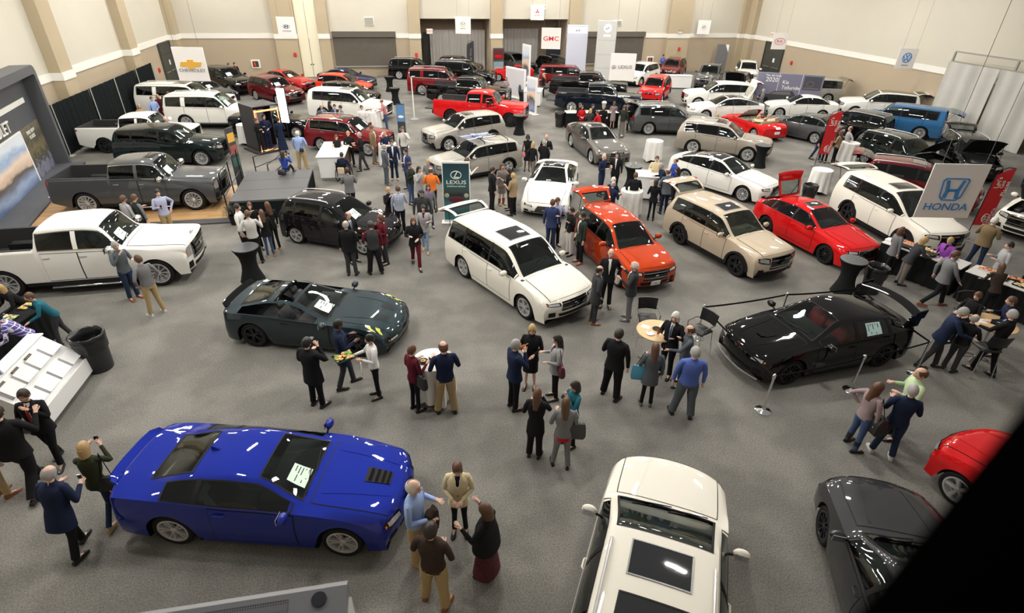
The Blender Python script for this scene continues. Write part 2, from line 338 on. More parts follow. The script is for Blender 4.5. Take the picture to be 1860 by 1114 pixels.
BIGSUV = variant(SUV, {2: dict(z=.44), 3: dict(x=1.97, z=.575, w=.82, p=.14), 4: dict(x=1.85, z=.60, w=.83, p=.1), 5: dict(z=.635, w=.84), 6: dict(x=.66, z=.65, w=.83), 7: dict(x=.16, z=.975, w=.72),
 9: dict(x=-1.80, z=.975, w=.72), 10: dict(x=-1.93, z=.66, w=.82), 11: dict(x=-1.96, z=.60, w=.84), 12: dict(x=-1.97, z=.45)})
VAN = variant(SUV, {3: dict(x=1.93, z=.47), 4: dict(x=1.74, z=.53), 5: dict(x=1.10, z=.61), 6: dict(x=.80, z=.635, b=.585), 7: dict(x=.20, z=.965, w=.68, b=.60), 9: dict(x=-1.70, z=.965, w=.68, b=.62), 8: dict(b=.61), 10: dict(x=-1.90, b=.60, z=.67), 12: dict(z=.5)})
HATCH = variant(SUV, {3: dict(x=1.92, z=.50), 4: dict(x=1.70, z=.575), 5: dict(x=1.05, z=.64), 6: dict(x=.74, z=.665), 7: dict(x=.09, z=.965, w=.62), 8: dict(x=-.4, w=.63), 9: dict(x=-1.5, z=.94, w=.60), 10: dict(x=-1.84, z=.70, w=.70)})
FASTBACK = variant(SEDAN, {8: dict(x=-.42), 9: dict(x=-.95, z=.93), 10: dict(x=-1.62, z=.775), 11: dict(x=-1.88, z=.755)})
CIVIC = variant(SEDAN, {5: dict(z=.65), 8: dict(x=-.40), 9: dict(x=-1.02, z=.93), 10: dict(x=-1.66, z=.765), 11: dict(x=-1.86, z=.745)})
COUPE = variant(SEDAN, {3: dict(x=1.93, z=.55), 4: dict(x=1.74, z=.63, w=.78), 5: dict(z=.72, w=.80, b=.64), 6: dict(x=.58, z=.755, b=.70), 7: dict(x=.03, z=.975, w=.58, b=.72), 8: dict(x=-.30, z=1, w=.58, b=.73), 9: dict(x=-.72, z=.965, w=.56, b=.745),
 10: dict(x=-1.42, z=.815, w=.60, b=.755, m=1), 11: dict(x=-1.90, z=.80, w=.68, b=.73), 12: dict(x=-1.97, z=.74, b=.68), 13: dict(z=.52)})
LOWCOUPE = variant(COUPE, {3: dict(x=1.96, z=.42, w=.70), 4: dict(x=1.75, z=.56, w=.74, b=.49), 5: dict(x=1.05, z=.70, w=.84, c=.01, b=.66), 2: dict(z=.34), 1: dict(z=.24), 6: dict(x=.44, z=.72, c=.03, b=.69), 7: dict(x=-.24, z=.96, w=.56), 8: dict(x=-.42, z=1.0, w=.56),
 9: dict(x=-.74, z=.965, w=.55), 10: dict(x=-1.55, z=.80, w=.62, b=.755), 11: dict(x=-1.88, z=.79, w=.74)})
TRUCK = variant(BIGSUV, {1: dict(z=.27), 2: dict(z=.46), 3: dict(x=1.97, z=.60, w=.84), 4: dict(x=1.86, z=.635, w=.84), 5: dict(z=.66, w=.85, b=.59), 6: dict(x=.62, z=.675, w=.82, b=.64), 7: dict(x=.36, z=.965, w=.70, b=.65), 8: dict(x=.1, z=1, w=.71, b=.66), 9: dict(x=-.44, z=.965, w=.70, c=.03, b=.67),
 10: dict(x=-.505, z=.70, w=.92, c=.0, b=.66, q=.96, p=0), 11: dict(x=-1.95, z=.70, w=.92, c=0, b=.66, q=.96, m=1, p=0), 12: dict(x=-1.965, z=.66, w=.92, c=0, b=.62, q=.96, m=1, p=0), 13: dict(x=-1.97, z=.43, w=.92, b=.41, m=1, p=0), 14: dict(x=-2.0, z=.40, w=.86, b=.38, p=0), 15: dict(x=-2.0, z=.27, w=.86, b=.25, p=0)})
class Shape:
    def __init__(s, keys, L, W, H, wb, fo, rw, clr=.16):
        s.L, s.W, s.H, s.wb, s.fo, s.rw = L, W, H, wb, fo, rw; s.ro = L-wb-fo; s.clr = clr
        def X(k):
            if k > 1: return wb/2+(k-1)*fo
            if k < -1: return -wb/2+(k+1)*s.ro
            return k*wb/2
        s.X = X; hw = W/2; cols = list(zip(*keys))
        s.fx = pchip([X(k) for k in cols[0]]); s.fz = pchip([z*H for z in cols[1]]); s.fw = pchip([v*hw for v in cols[2]])
        s.fc = pchip([v*H for v in cols[3]]); s.fb = pchip([v*H for v in cols[4]]); s.fq = pchip([v*hw for v in cols[5]])
        s.fm = pchip([v*hw for v in cols[6]]); s.fp = pchip(cols[7]); s.Ra = rw+.055; s.n = len(keys)-1
        s.sill = max(clr, .14)
    def sil(s, x):
        a = max(0, x-(s.wb/2+.40))/max(s.fo-.40, .2); b = max(0, -x-(s.wb/2+.42))/max(s.ro-.42, .2)
        return s.sill+max(.05, s.fz(0)-s.sill-.01)*a**1.4+max(.07, s.fz(15)-s.sill-.01)*b**1.4
    def u_at(s, x, lo=3.2, hi=11.0):
        for _ in range(40):
            m = (lo+hi)/2
            if s.fx(m) > x: lo = m
            else: hi = m
        return (lo+hi)/2
    def arch(s, x):
        for a in (s.wb/2, -s.wb/2):
            d = abs(x-a)
            if d < s.Ra: return s.rw*.98+math.sqrt(s.Ra**2-d*d)
        return 0
    def P(s, u, r):
        sg = -1 if r < 0 else 1; r = abs(r); hw = s.W/2
        wt, zt, cr, m = s.fw(u), s.fz(u), s.fc(u), s.fm(u); ze = zt-cr
        if r <= 1:
            y = wt*r; z = zt-cr*(.5*r*r+.5*r**6)
        else:
            zb = min(s.fb(u), ze-.01); q = s.fq(u)
            if r <= 2:
                t = r-1; y = lerp(wt, q, t)+.035*math.sin(PI*t)*min(1, (ze-zb)*4); z = lerp(ze, zb, t)
            else:
                t = r-2; x = s.fx(u)-s.fp(u)
                zs = min(s.sil(x), zb-.005); zbot = min(max(zs, s.arch(x)), zb-.004); z = lerp(zb, zbot, t)
                zm = s.H*.42; zB = s.fb(u)
                y = m-(m-q)*max(0, (z-zm)/max(zB-zm, .05))**1.6 if z > zm else m-.045*((zm-z)/(zm-s.sill+.01))**2
                y = lerp(q, y, min(1, t*3)) if zb < zm else max(y, 0)
        x = s.fx(u)-s.fp(u)*min(1, y/hw)**2.3
        return Vector((x, sg*y, z))
    def N(s, u, r):
        e = .02; a = s.P(min(u+e, s.n), r)-s.P(max(u-e, 0), r)
        b = s.P(u, r+e)-s.P(u, r-e) if abs(abs(r)-3) > e else s.P(u, r)-s.P(u, r-e*(1 if r > 0 else -1))*1
        if abs(abs(r)-3) <= e and r < 0: b = -b
        n = b.cross(a)
        c = Vector((0, r, .6)); p = s.P(u, r)
        if n.length < 1e-9: return Vector((0, 0, 1))
        n.normalize()
        ctr = Vector((max(min(p.x, s.wb/2*.8), -s.wb/2*.8), 0, s.H*.4))
        return n if n.dot(p-ctr) > 0 else -n
    def patch(s, mb, c, nu=6, nr=6, off=.004, mi=0):
        """c: four (u, r) corners: a-b along u, a-d along r"""
        (a, b, cc, d) = c
        def f(i, j):
            u = lerp(lerp(a[0], b[0], i), lerp(d[0], cc[0], i), j); r = lerp(lerp(a[1], b[1], i), lerp(d[1], cc[1], i), j)
            return s.P(u, r)+s.N(u, r)*off
        mb.grid(f, nu, nr, mi)
    def body(s, cuts=(), extra=()):
        us = set()
        for i in range(s.n):
            L = (s.P(i+1, 0)-s.P(i, 0)).length; k = max(3, min(14, math.ceil(L/.11)))
            for j in range(k+1): us.add(round(i+j/k, 4))
        for a in (s.wb/2, -s.wb/2):
            for t in range(0, 19): us.add(round(s.u_at(a+s.Ra*math.cos(PI*t/18)*.999), 4))
        for c in cuts: us.add(round(c[0], 4)); us.add(round(c[1], 4))
        cu = {round(c[k], 4) for c in cuts for k in (0, 1)}
        us = sorted(us); u2 = [us[0]]
        for u in us[1:]:
            if u-u2[-1] < .012 and u != us[-1]:
                if u in cu: u2[-1] = u
                continue
            u2.append(u)
        us = u2
        half = [.15, .3, .45, .6, .75, .88, .94, 1, 1.12, 1.3, 1.5, 1.72, 1.92, 2, 2.06, 2.2, 2.38, 2.55, 2.72, 2.86, 2.94, 3]
        half = sorted(set(half+list(extra))); rs = [-h for h in reversed(half)]+[0]+half
        mb = MB(); n = len(rs)
        for u in us:
            for r in rs: mb.v.append(tuple(s.P(u, r)))
        for i in range(len(us)-1):
            um = (us[i]+us[i+1])/2
            for j in range(n-1):
                rm = abs((rs[j]+rs[j+1])/2)
                if any(c[0] < um < c[1] and c[2] < rm < c[3] for c in cuts): continue
                a = i*n+j; mb.f.append([a, a+1, a+n+1, a+n]); mb.m.append(0)
        return mb
def ring(mb, s, c, wd, off, mi=0, n=8):
    """a band along the four sides of a (u, r) quad"""
    (a, b, cc, d) = c
    cu = sum(p[0] for p in c)/4; cr = sum(p[1] for p in c)/4
    ins = [(p[0]+(cu-p[0])*wd[0], p[1]+(cr-p[1])*wd[1]) for p in c]
    for i in range(4):
        s.patch(mb, (c[i], c[(i+1) % 4], ins[(i+1) % 4], ins[i]), n, 1, off, mi)
G_WIND = glass('windshield_glass', (.62, .72, .66)); G_SIDE = glass('side_glass', (.42, .48, .46)); G_PRIV = glass('privacy_glass', (.13, .15, .15)); G_ROOF = glass('roof_glass', (.03, .03, .035))
BLACK = mat('black_plastic', (.011, .011, .012), .6, spec=.2); GLOSSB = mat('gloss_black', (.003, .003, .0035), .5, coat=1, spec=0); CHROME = mat('chrome', (.75, .75, .76), .12, 1)
TIRE = mat('tire_rubber', (.012, .012, .012), .8, spec=.2); LAMP = mat('headlamp_lens', (.62, .64, .66), .06, .55, 1); REDL = mat('tail_lamp', (.45, .01, .012), .12, 0, 1)
AMBER = mat('amber_lens', (.75, .2, .02), .2); PAPER = mat('pale_green_sheet', (.72, .90, .78), .7); PAPERW = mat('white_sheet', (.86, .88, .86), .7); INK = mat('print_ink', (.03, .05, .05), .6)
ALLOY = mat('alloy_wheel', (.62, .62, .63), .32, .6); DARKALLOY = mat('dark_alloy', (.05, .05, .055), .3, .8); MIRR = mat('mirror_glass', (.75, .78, .8), .02, 1)
INT = {'black': mat('black_upholstery', (.022, .022, .024), .7), 'red': mat('red_upholstery', (.35, .012, .015), .6), 'tan': mat('tan_upholstery', (.55, .42, .27), .6), 'gray': mat('grey_upholstery', (.14, .135, .13), .7)}
WHEELC = {}
def wheel_meshes(rw, wid, kind):
    k = (round(rw, 3), kind)
    if k in WHEELC: return WHEELC[k]
    rim = rw*.72; t = MB(); h = wid/2
    prof = [(rim, -h*.75), (rim+.01, -h*.92), (rw*.88, -h), (rw*.97, -h*.86), (rw, -h*.6), (rw, h*.6), (rw*.97, h*.86), (rw*.88, h), (rim+.01, h*.92), (rim, h*.75), (rim-.02, h*.3), (rim-.02, -h*.3), (rim, -h*.75)]
    M = Matrix.Rotation(-PI/2, 4, 'X')      # axle along y, outer face towards +y
    t.lathe(prof, 36, 0, M, cap=False)
    m = MB()
    m.lathe([(rim-.002, h*.72), (rim+.012, h*.9), (rim-.02, h*.93), (rim-.03, h*.6), (rim-.035, 0), (rim*.3, -.01), (.01, -.01)], 36, 0, M, cap=False)
    m.lathe([(rim*.62, h*.05), (rim*.62, h*.12), (rim*.2, h*.14), (.01, h*.14)], 24, 1, M, cap=False)   # brake disc
    m.lathe([(rim*.2, h*.3), (rim*.2, h*.72), (rim*.14, h*.8), (.005, h*.8)], 16, 0, M, cap=False)
    n, pair = {'five': (5, 1), 'five_double': (5, 2), 'ten': (10, 1), 'twelve': (12, 1), 'six': (6, 2), 'mesh': (9, 2)}[kind]
    for i in range(n):
        for q in range(pair):
            a = 2*PI*i/n+(.0 if pair == 1 else (q-.5)*(.34 if n == 5 else .26)); w0 = rim*(.16 if n == 5 and pair == 1 else .075 if n <= 6 else .05)
            rr = Matrix.Rotation(a, 4, 'Y')
            ring_ = []
            for (x, wd, y0, y1) in ((rim*.1, w0*.8, h*.3, h*.74), (rim*.55, w0, h*.35, h*.78), (rim*.98, w0*1.25, h*.5, h*.86)):
                ring_.append([rr@Vector((x, y0, -wd)), rr@Vector((x, y1, -wd*.75)), rr@Vector((x, y1, wd*.75)), rr@Vector((x, y0, wd))])
            m.loft(ring_, True, True, 0)
    WHEELC[k] = (t.mesh('tire', angle=30), m.mesh('rim', 2, angle=30)); return WHEELC[k]
def seat_mesh(w=.5):
    m = MB(); m.bbox((-.25, -w/2, .0), (.27, w/2, .16), .05); M = Matrix.Translation((-.22, 0, .1))@Matrix.Rotation(R(-18), 4, 'Y')
    m.bbox((-.07, -w/2, 0), (.07, w/2, .58), .05, 0, M)
    for y in ([0] if w < .7 else [-w*.33, w*.33]): m.bbox((-.05, y-.13, .60), (.05, y+.13, .80), .04, 0, M)
    return m.mesh('seat', angle=50)
SPEC = {  # keys, L, W, H, wheelbase, front overhang, wheel radius, clearance, style
 'coupe': (COUPE, 4.78, 1.90, 1.35, 2.81, .93, .345, .17, 'coupe'), 'corvette': (LOWCOUPE, 4.50, 1.93, 1.24, 2.71, .93, .34, .15, 'targa'),
 'lc': (LOWCOUPE, 4.76, 1.92, 1.345, 2.87, .93, .365, .16, 'coupe'), 'roadster': (LOWCOUPE, 3.92, 1.74, 1.24, 2.31, .78, .30, .15, 'coupe'), 'darkcoupe': (COUPE, 4.78, 1.90, 1.35, 2.81, .93, .345, .17, 'coupe'),
 'sedan': (SEDAN, 4.7, 1.82, 1.44, 2.72, .93, .33, .17, 'sedan'), 'fullsedan': (FASTBACK, 4.97, 1.87, 1.44, 2.87, .96, .345, .17, 'sedan'), 'limo': (FASTBACK, 5.23, 1.90, 1.46, 3.12, .93, .36, .17, 'sedan'),
 'civic': (CIVIC, 4.52, 1.80, 1.43, 2.70, .90, .33, .16, 'fastback'), 'typer': (CIVIC, 4.56, 1.88, 1.43, 2.70, .94, .345, .15, 'fastback'),
 'hatch': (HATCH, 4.17, 1.77, 1.59, 2.60, .84, .325, .18, 'hatch'), 'hrv': (HATCH, 4.33, 1.78, 1.61, 2.61, .86, .335, .19, 'hatch'), 'kona': (HATCH, 4.17, 1.80, 1.56, 2.60, .83, .33, .2, 'suv'),
 'suv': (SUV, 4.62, 1.855, 1.68, 2.66, .92, .36, .22, 'suv'), 'lexsuv': (SUV, 4.70, 1.86, 1.65, 2.70, .96, .365, .21, 'suv'), 'rx': (SUV, 4.95, 1.895, 1.69, 2.79, 1.05, .38, .21, 'suv'), 'ux': (SUV, 4.50, 1.84, 1.54, 2.64, .92, .35, .2, 'suv'),
 'midsuv': (SUV, 4.90, 1.96, 1.78, 2.84, .98, .39, .22, 'suv'), 'tahoe': (BIGSUV, 5.18, 2.04, 1.89, 2.95, 1.0, .41, .25, 'bigsuv'), 'suburban': (BIGSUV, 5.70, 2.04, 1.89, 3.30, 1.0, .41, .25, 'bigsuv'),
 'traverse': (BIGSUV, 5.19, 2.0, 1.80, 3.07, 1.0, .39, .22, 'suv'), 'pilot': (variant(BIGSUV, {1: dict(p=.34), 2: dict(p=.36), 3: dict(x=1.94, p=.32, z=.56), 4: dict(x=1.78, p=.22, z=.60), 5: dict(z=.65), 6: dict(x=.80, z=.665), 7: dict(x=.06), 8: dict(x=-.5)}), 4.97, 1.995, 1.80, 2.82, .96, .385, .22, 'suv'), 'van': (VAN, 5.16, 1.995, 1.74, 3.0, 1.04, .36, .17, 'van'),
 'truck': (TRUCK, 5.89, 2.06, 1.92, 3.745, .98, .42, .27, 'truck'), 'hdtruck': (TRUCK, 6.09, 2.06, 1.98, 3.89, 1.02, .43, .31, 'truck'), 'midtruck': (TRUCK, 5.40, 1.90, 1.79, 3.26, .93, .385, .25, 'truck'),
 'beetle': (variant(COUPE, {3: dict(z=.48), 4: dict(x=1.6, z=.56), 5: dict(x=1.0, z=.62, b=.55), 6: dict(x=.5, z=.655, b=.60), 7: dict(x=.05, z=.955, b=.62), 8: dict(x=-.2, z=.97, b=.62), 9: dict(x=-.5, z=.93, b=.62), 10: dict(x=-1.3, z=.69, b=.63), 11: dict(x=-1.8, z=.62, b=.58), 12: dict(x=-1.95, z=.55, b=.5)}), 4.28, 1.81, 1.49, 2.54, .86, .335, .17, 'cabrio'),
}
SHAPES = {}; MC = {}
def shape(k):
    if k not in SHAPES: SHAPES[k] = Shape(*SPEC[k][:8])
    return SHAPES[k]
def part_mesh(key, fn, nmat=1, angle=40, smooth=True):
    if key not in MC:
        mb = MB(); fn(mb); MC[key] = mb.mesh(key[-1] if isinstance(key[-1], str) else 'part', nmat, smooth, angle)
    return MC[key]
def sheet_part(mb, s, u, r0, r1, mi_paper=0, mi_ink=1):
    s.patch(mb, ((u[0], r0), (u[1], r0), (u[1], r1), (u[0], r1)), 2, 2, .008, mi_paper)
    for k in range(5):
        a = u[0]+(u[1]-u[0])*(.14+.16*k); e = (u[1]-u[0])*.05
        s.patch(mb, ((a, lerp(r0, r1, .08)), (a+e, lerp(r0, r1, .08)), (a+e, lerp(r0, r1, [.6, .85, .5, .9, .4][k])), (a, lerp(r0, r1, [.6, .85, .5, .9, .4][k]))), 1, 1, .010, mi_ink)
def car(model, x, y, hd, paint, name='car', label=None, cat='car', group=None, rims='five_double', rimmat=None, interior='black', open_gate=False, open_hood=False, open_tail=False,
        sheet='green', roofrails=None, sunroof=False, glassroof=False, cladding=None, chromewin=False, grille='bar', extras=(), z=0, roofmat=None):
    s = shape(model); st = SPEC[model][8]; suvish = st in ('suv', 'bigsuv'); truck = st == 'truck'; two = st in ('coupe', 'targa', 'cabrio'); van = st == 'van'
    root = empty(name, (x, y, z), hd, label, cat, group)
    if cladding is None: cladding = model in ('suv', 'kona', 'ux', 'hrv')
    if roofrails is None: roofrails = st in ('bigsuv',) or model in ('suv', 'rx')
    gate_u = (9.03, 11.95)
    boxy = suvish or van or st == 'hatch'
    belt = (1.12, 1.92)
    uw = (6.06, 6.95); ur = (9.06, 9.9) if not truck else (9.12, 9.85)
    us0 = 6.28; us1 = 9.78 if not (boxy or truck) else (8.97 if truck else 9.02)
    if st == 'coupe': us1 = 9.5
    if boxy: us1 = s.u_at(s.X({'hatch': -1.60, 'van': -1.72, 'bigsuv': -1.74}.get(st, -1.52)))
    cuts = [(uw[0], uw[1], 0, .88), (us0, us1, belt[0], belt[1])]
    cabrio = st == 'cabrio'; targa = st == 'targa'
    if cabrio: cuts += [(7.03, 10.2, -1, 2.0)]
    elif targa: cuts += [(7.12, 8.7, -1, .94), (ur[0], ur[1], 0, .88)]
    else: cuts += [(ur[0], ur[1], 0, .88)]
    if open_gate: cuts.append((gate_u[0], gate_u[1] if boxy else 11.9, -1, .94))
    if open_hood: cuts.append((3.4, 5.86, -1, .88))
    if truck: cuts.append((10.06, 10.97, -1, .88))
    if truck and open_tail: cuts.append((10.97, 13.0, -1, .94))
    key = (model, open_gate, open_hood, open_tail)
    ck = key+('body',)
    if ck not in MC: MC[ck] = s.body(cuts).mesh('body', 1, True, 38)
    put('body', MC[ck], [paint], root)
    # windshield, its black border and the side frames
    def wnd(mb):
        s.patch(mb, ((uw[0], -.88), (uw[1], -.88), (uw[1], .88), (uw[0], .88)), 10, 14, .002, 0)
        ring(mb, s, ((uw[0]-.02, -.9), (uw[1]+.02, -.9), (uw[1]+.02, .9), (uw[0]-.02, .9)), (.07, .05), .006, 1, 12)
    ws = put('windshield', part_mesh((model, 'windshield'), wnd, 2), [G_WIND, BLACK], root)
    def wip(mb):
        for a, b in ((-.1, .62), (-.75, -.05)):
            pts = [s.P(lerp(6.03, 6.16, t), lerp(a, b, t))+Vector((0, 0, .03)) for t in (0, .25, .5, .75, 1)]
            mb.tube(pts, .009, 5)
    put('wiper', part_mesh((model, 'wiper'), wip), [BLACK], ws)
    if sheet:
        sgn = -1 if sheet.endswith('r') else 1
        put('window_sheet', part_mesh((model, sgn, 'sheet'), lambda mb: sheet_part(mb, s, (6.12, 6.48), -.08, -.62), 2), [PAPER if sheet.startswith('green') else PAPERW, INK], ws)
    open_top = cabrio or targa
    if not cabrio and not (open_gate):
        def rwin(mb):
            s.patch(mb, ((ur[0], -.88), (ur[1], -.88), (ur[1], .88), (ur[0], .88)), 8, 12, .002, 0)
            ring(mb, s, ((ur[0]-.02, -.9), (ur[1]+.02, -.9), (ur[1]+.02, .9), (ur[0]-.02, .9)), (.1, .06), .006, 1, 10)
        put('rear_window', part_mesh((model, 'rwin'), rwin, 2), [G_PRIV if boxy or truck else G_SIDE, BLACK], root)
    # side glass split by pillars
    if truck: px = [(-.02, .02)]; 
    xf = s.fx(us0); xr = s.fx(us1)
    bp = s.X({'truck': .05, 'sedan': -.22, 'fastback': -.25, 'coupe': -.62, 'targa': -.5, 'cabrio': -.3, 'van': -.12, 'bigsuv': -.12}.get(st, -.18))
    cp = s.X({'bigsuv': -.98, 'van': -.98, 'suv': -1.0, 'sedan': -.95, 'fastback': -.98, 'hatch': -.98}.get(st, -9))
    cuts_x = [xf, bp]+([cp] if cp > xr+.25 else [])+[xr]
    if targa: cuts_x = []
    if cabrio: cuts_x = []
    for sd in (1, -1):
        for k in range(len(cuts_x)-1):
            a, b = cuts_x[k]-(.035 if k else 0), cuts_x[k+1]+(.035 if k < len(cuts_x)-2 else 0)
            ua, ub = s.u_at(a, 6.0, 11), s.u_at(b, 6.0, 11)
            nm = 'door_window' if k < 2 and not (two and k == 1) else 'quarter_window'
            put(nm, part_mesh((model, sd, k, nm), lambda mb: s.patch(mb, ((ua, sd*1.12), (ub, sd*1.12), (ub, sd*1.92), (ua, sd*1.92)), 12, 5, .0, 0)),
                [G_SIDE if k == 0 or two or not boxy and not truck else G_PRIV], root)
        def frames(mb):
            for k in range(1, len(cuts_x)-1):
                ua, ub = s.u_at(cuts_x[k]+.045, 6.0, 11), s.u_at(cuts_x[k]-.045, 6.0, 11)
                wide = st == 'bigsuv' and k == 2 or truck
                if wide: ua, ub = s.u_at(cuts_x[k]+(.12 if not truck else .06), 6.0, 11), s.u_at(cuts_x[k]-(.12 if not truck else .06), 6.0, 11)
                s.patch(mb, ((ua, sd*1.08), (ub, sd*1.08), (ub, sd*1.95), (ua, sd*1.95)), 2, 5, .006, 2 if wide else 0)
            if cuts_x: ring(mb, s, ((us0-.08, sd*1.09), (us1+.03, sd*1.09), (us1+.03, sd*1.955), (us0-.08, sd*1.955)), (.02, .1), .006, 0 if not chromewin else 1, 26)
        if cuts_x: put('window_frame', part_mesh((model, sd, chromewin, 'frame'), frames, 3), [BLACK, CHROME, paint], root)
    # doors with handles
    if two: dx = [(s.X(.50), s.X(-.48))]
    else: dx = [(s.X(.56 if not van else .6), bp), (bp, s.X(-.98) if not truck else s.X(-.42))]
    for sd in (1, -1):
        for k, (a, b) in enumerate(dx):
            ua, ub = s.u_at(a, 4.2, 11), s.u_at(b, 4.2, 11)
            rb = 2.86
            def door(mb, ua=ua, ub=ub):
                s.patch(mb, ((ua, sd*2.03), (ub, sd*2.03), (ub, sd*rb), (ua, sd*rb)), 16, 9, .0025, 1)
                e = .012/abs((s.fx(ua)-s.fx(ub))/(ub-ua))
                s.patch(mb, ((ua+e, sd*2.045), (ub-e, sd*2.045), (ub-e, sd*(rb-.02)), (ua+e, sd*(rb-.02))), 16, 9, .006, 0)
            d = put('door', part_mesh((model, sd, k, 'door'), door, 2), [paint, BLACK], root)
            hx = b+(.13 if not two else .18)
            uh = s.u_at(hx, 4.2, 11); p = s.P(uh, sd*2.16)
            def hand(mb, p=p):
                mb.tube([(p.x-.09, p.y+sd*.01, p.z), (p.x-.07, p.y+sd*.035, p.z+.003), (p.x+.07, p.y+sd*.035, p.z+.003), (p.x+.09, p.y+sd*.01, p.z)], .013, 6)
            put('door_handle', part_mesh((model, sd, k, 'handle'), hand), [CHROME if chromewin or truck else paint], d)
    # hood
    hu = (3.45, 5.86)
    def hood(mb):
        s.patch(mb, ((hu[0], -.93), (hu[1], -.93), (hu[1], .93), (hu[0], .93)), 14, 16, .002 if not open_hood else -.004, 1)
        s.patch(mb, ((hu[0]+.04, -.91), (hu[1]-.03, -.91), (hu[1]-.03, .91), (hu[0]+.04, .91)), 14, 16, .007, 0)
        if not truck and not van:
            for q in (1, -1): s.patch(mb, ((hu[0]+.5, q*.42), (hu[1]-.2, q*.60), (hu[1]-.2, q*.66), (hu[0]+.5, q*.46)), 8, 2, .013, 0)
    hm = part_mesh((model, open_hood, 'hood'), hood, 2)
    h = put('hood', hm, [paint, BLACK], root)
    if open_hood:
        pv = s.P(5.9, 0); h.location = pv+Vector((0, 0, .03)); h.rotation_euler = (0, R(-48), 0)
        kk = (model, 'hood_open_m')
        if kk not in MC:
            m2 = hm.copy(); m2.transform(Matrix.Translation(-pv)); MC[kk] = m2
        h.data = MC[kk]
        for i, mm in enumerate([paint, BLACK]): h.material_slots[i].link = 'OBJECT'; h.material_slots[i].material = mm
        def bay(mb):
            x0, x1 = s.fx(5.8), s.fx(3.6); zt = s.fz(3.8)
            mb.bbox((x0, -s.W*.36, s.H*.24), (x1-.1, s.W*.36, zt-.22), .05, 0)
            mb.bbox((lerp(x0, x1, .25), -.34, zt-.3), (lerp(x0, x1, .75), .34, zt-.08), .06, 1)
            mb.bbox((lerp(x0, x1, .3), .38, zt-.3), (lerp(x0, x1, .6), .6, zt-.12), .03, 0); mb.bbox((lerp(x0, x1, .2), -.64, zt-.3), (lerp(x0, x1, .5), -.42, zt-.1), .03, 1)
            mb.tube([(lerp(x0, x1, .2), .2, zt-.1), (lerp(x0, x1, .5), .5, zt-.06), (lerp(x0, x1, .9), .45, zt-.12)], .035, 8, 0)
        put('engine', part_mesh((model, 'engine'), bay, 2), [BLACK, mat('engine_cover', (.10, .10, .11), .4, .5)], root)
        put('hood_strut', part_mesh((model, 'strut'), lambda mb: mb.tube([s.P(4.3, .85), pv+Matrix.Rotation(R(-48), 3, 'Y')@(s.P(4.1, .8)-pv)], .012, 6)), [BLACK], root)
    # grille, lamps, plates
    gw = {'wide': .62, 'spindle': .50, 'bar': .56, 'small': .34, 'none': .2, 'truck': .70}[grille]
    def gr(mb):
        u0, u1 = (1.35, 2.9) if grille in ('bar', 'truck', 'wide') else (.4, 2.85) if grille == 'spindle' else (2.35, 2.85)
        wn = .66 if grille == 'spindle' else 1
        s.patch(mb, ((u0, -gw), (u1, -gw*wn), (u1, gw*wn), (u0, gw)), 10, 10, .010, 0)
        nb = {'truck': 4, 'bar': 2, 'spindle': 5, 'wide': 5, 'small': 1, 'none': 0}[grille]
        for k in range(nb):
            uc = lerp(u0, u1, (k+.5)/nb); wv = lerp(gw, gw*wn, (k+.5)/nb)
            s.patch(mb, ((uc-.035, -wv), (uc+.035, -wv), (uc+.035, wv), (uc-.035, wv)), 1, 10, .022, 1)
        if grille in ('truck', 'wide', 'spindle'): ring(mb, s, ((u0, -gw), (u1, -gw*wn), (u1, gw*wn), (u0, gw)), (.07, .05), .024, 1, 10)
        s.patch(mb, ((lerp(u0, u1, .5)-.13, -.07), (lerp(u0, u1, .5)+.13, -.07), (lerp(u0, u1, .5)+.13, .07), (lerp(u0, u1, .5)-.13, .07)), 2, 2, .03, 1)
    put('grille', part_mesh((model, grille, 'grille'), gr, 2), [GLOSSB, CHROME if grille not in ('small', 'none') else GLOSSB], root)
    def lower(mb):
        s.patch(mb, ((.35, -.60), (1.05, -.66), (1.05, .66), (.35, .60)), 3, 10, .008, 0)
        for q in (1, -1): s.patch(mb, ((.5, q*.74), (1.35, q*.78), (1.35, q*1.0), (.5, q*.98)), 3, 3, .008, 0)
    put('lower_intake', part_mesh((model, 'intake'), lower), [BLACK], root)
    for sd in (1, -1):
        def hl(mb):
            if truck or st == 'bigsuv':
                s.patch(mb, ((1.75, sd*.74), (2.85, sd*.76), (2.85, sd*1.5), (1.75, sd*1.02)), 5, 8, .012, 0); s.patch(mb, ((1.95, sd*.98), (2.6, sd*1.0), (2.6, sd*1.5), (1.95, sd*1.1)), 3, 3, .016, 1)
            else:
                s.patch(mb, ((2.12, sd*.60), (2.80, sd*.62), (3.55, sd*1.55), (2.70, sd*1.75)), 6, 10, .009, 2)
                s.patch(mb, ((2.25, sd*.66), (2.68, sd*.68), (3.15, sd*1.2), (2.62, sd*1.3)), 4, 8, .013, 0)
                s.patch(mb, ((2.75, sd*1.45), (3.1, sd*1.45), (3.2, sd*1.6), (2.85, sd*1.7)), 2, 2, .014, 1)
        put('headlight', part_mesh((model, sd, 'headlight'), hl, 3), [LAMP, AMBER, GLOSSB], root)
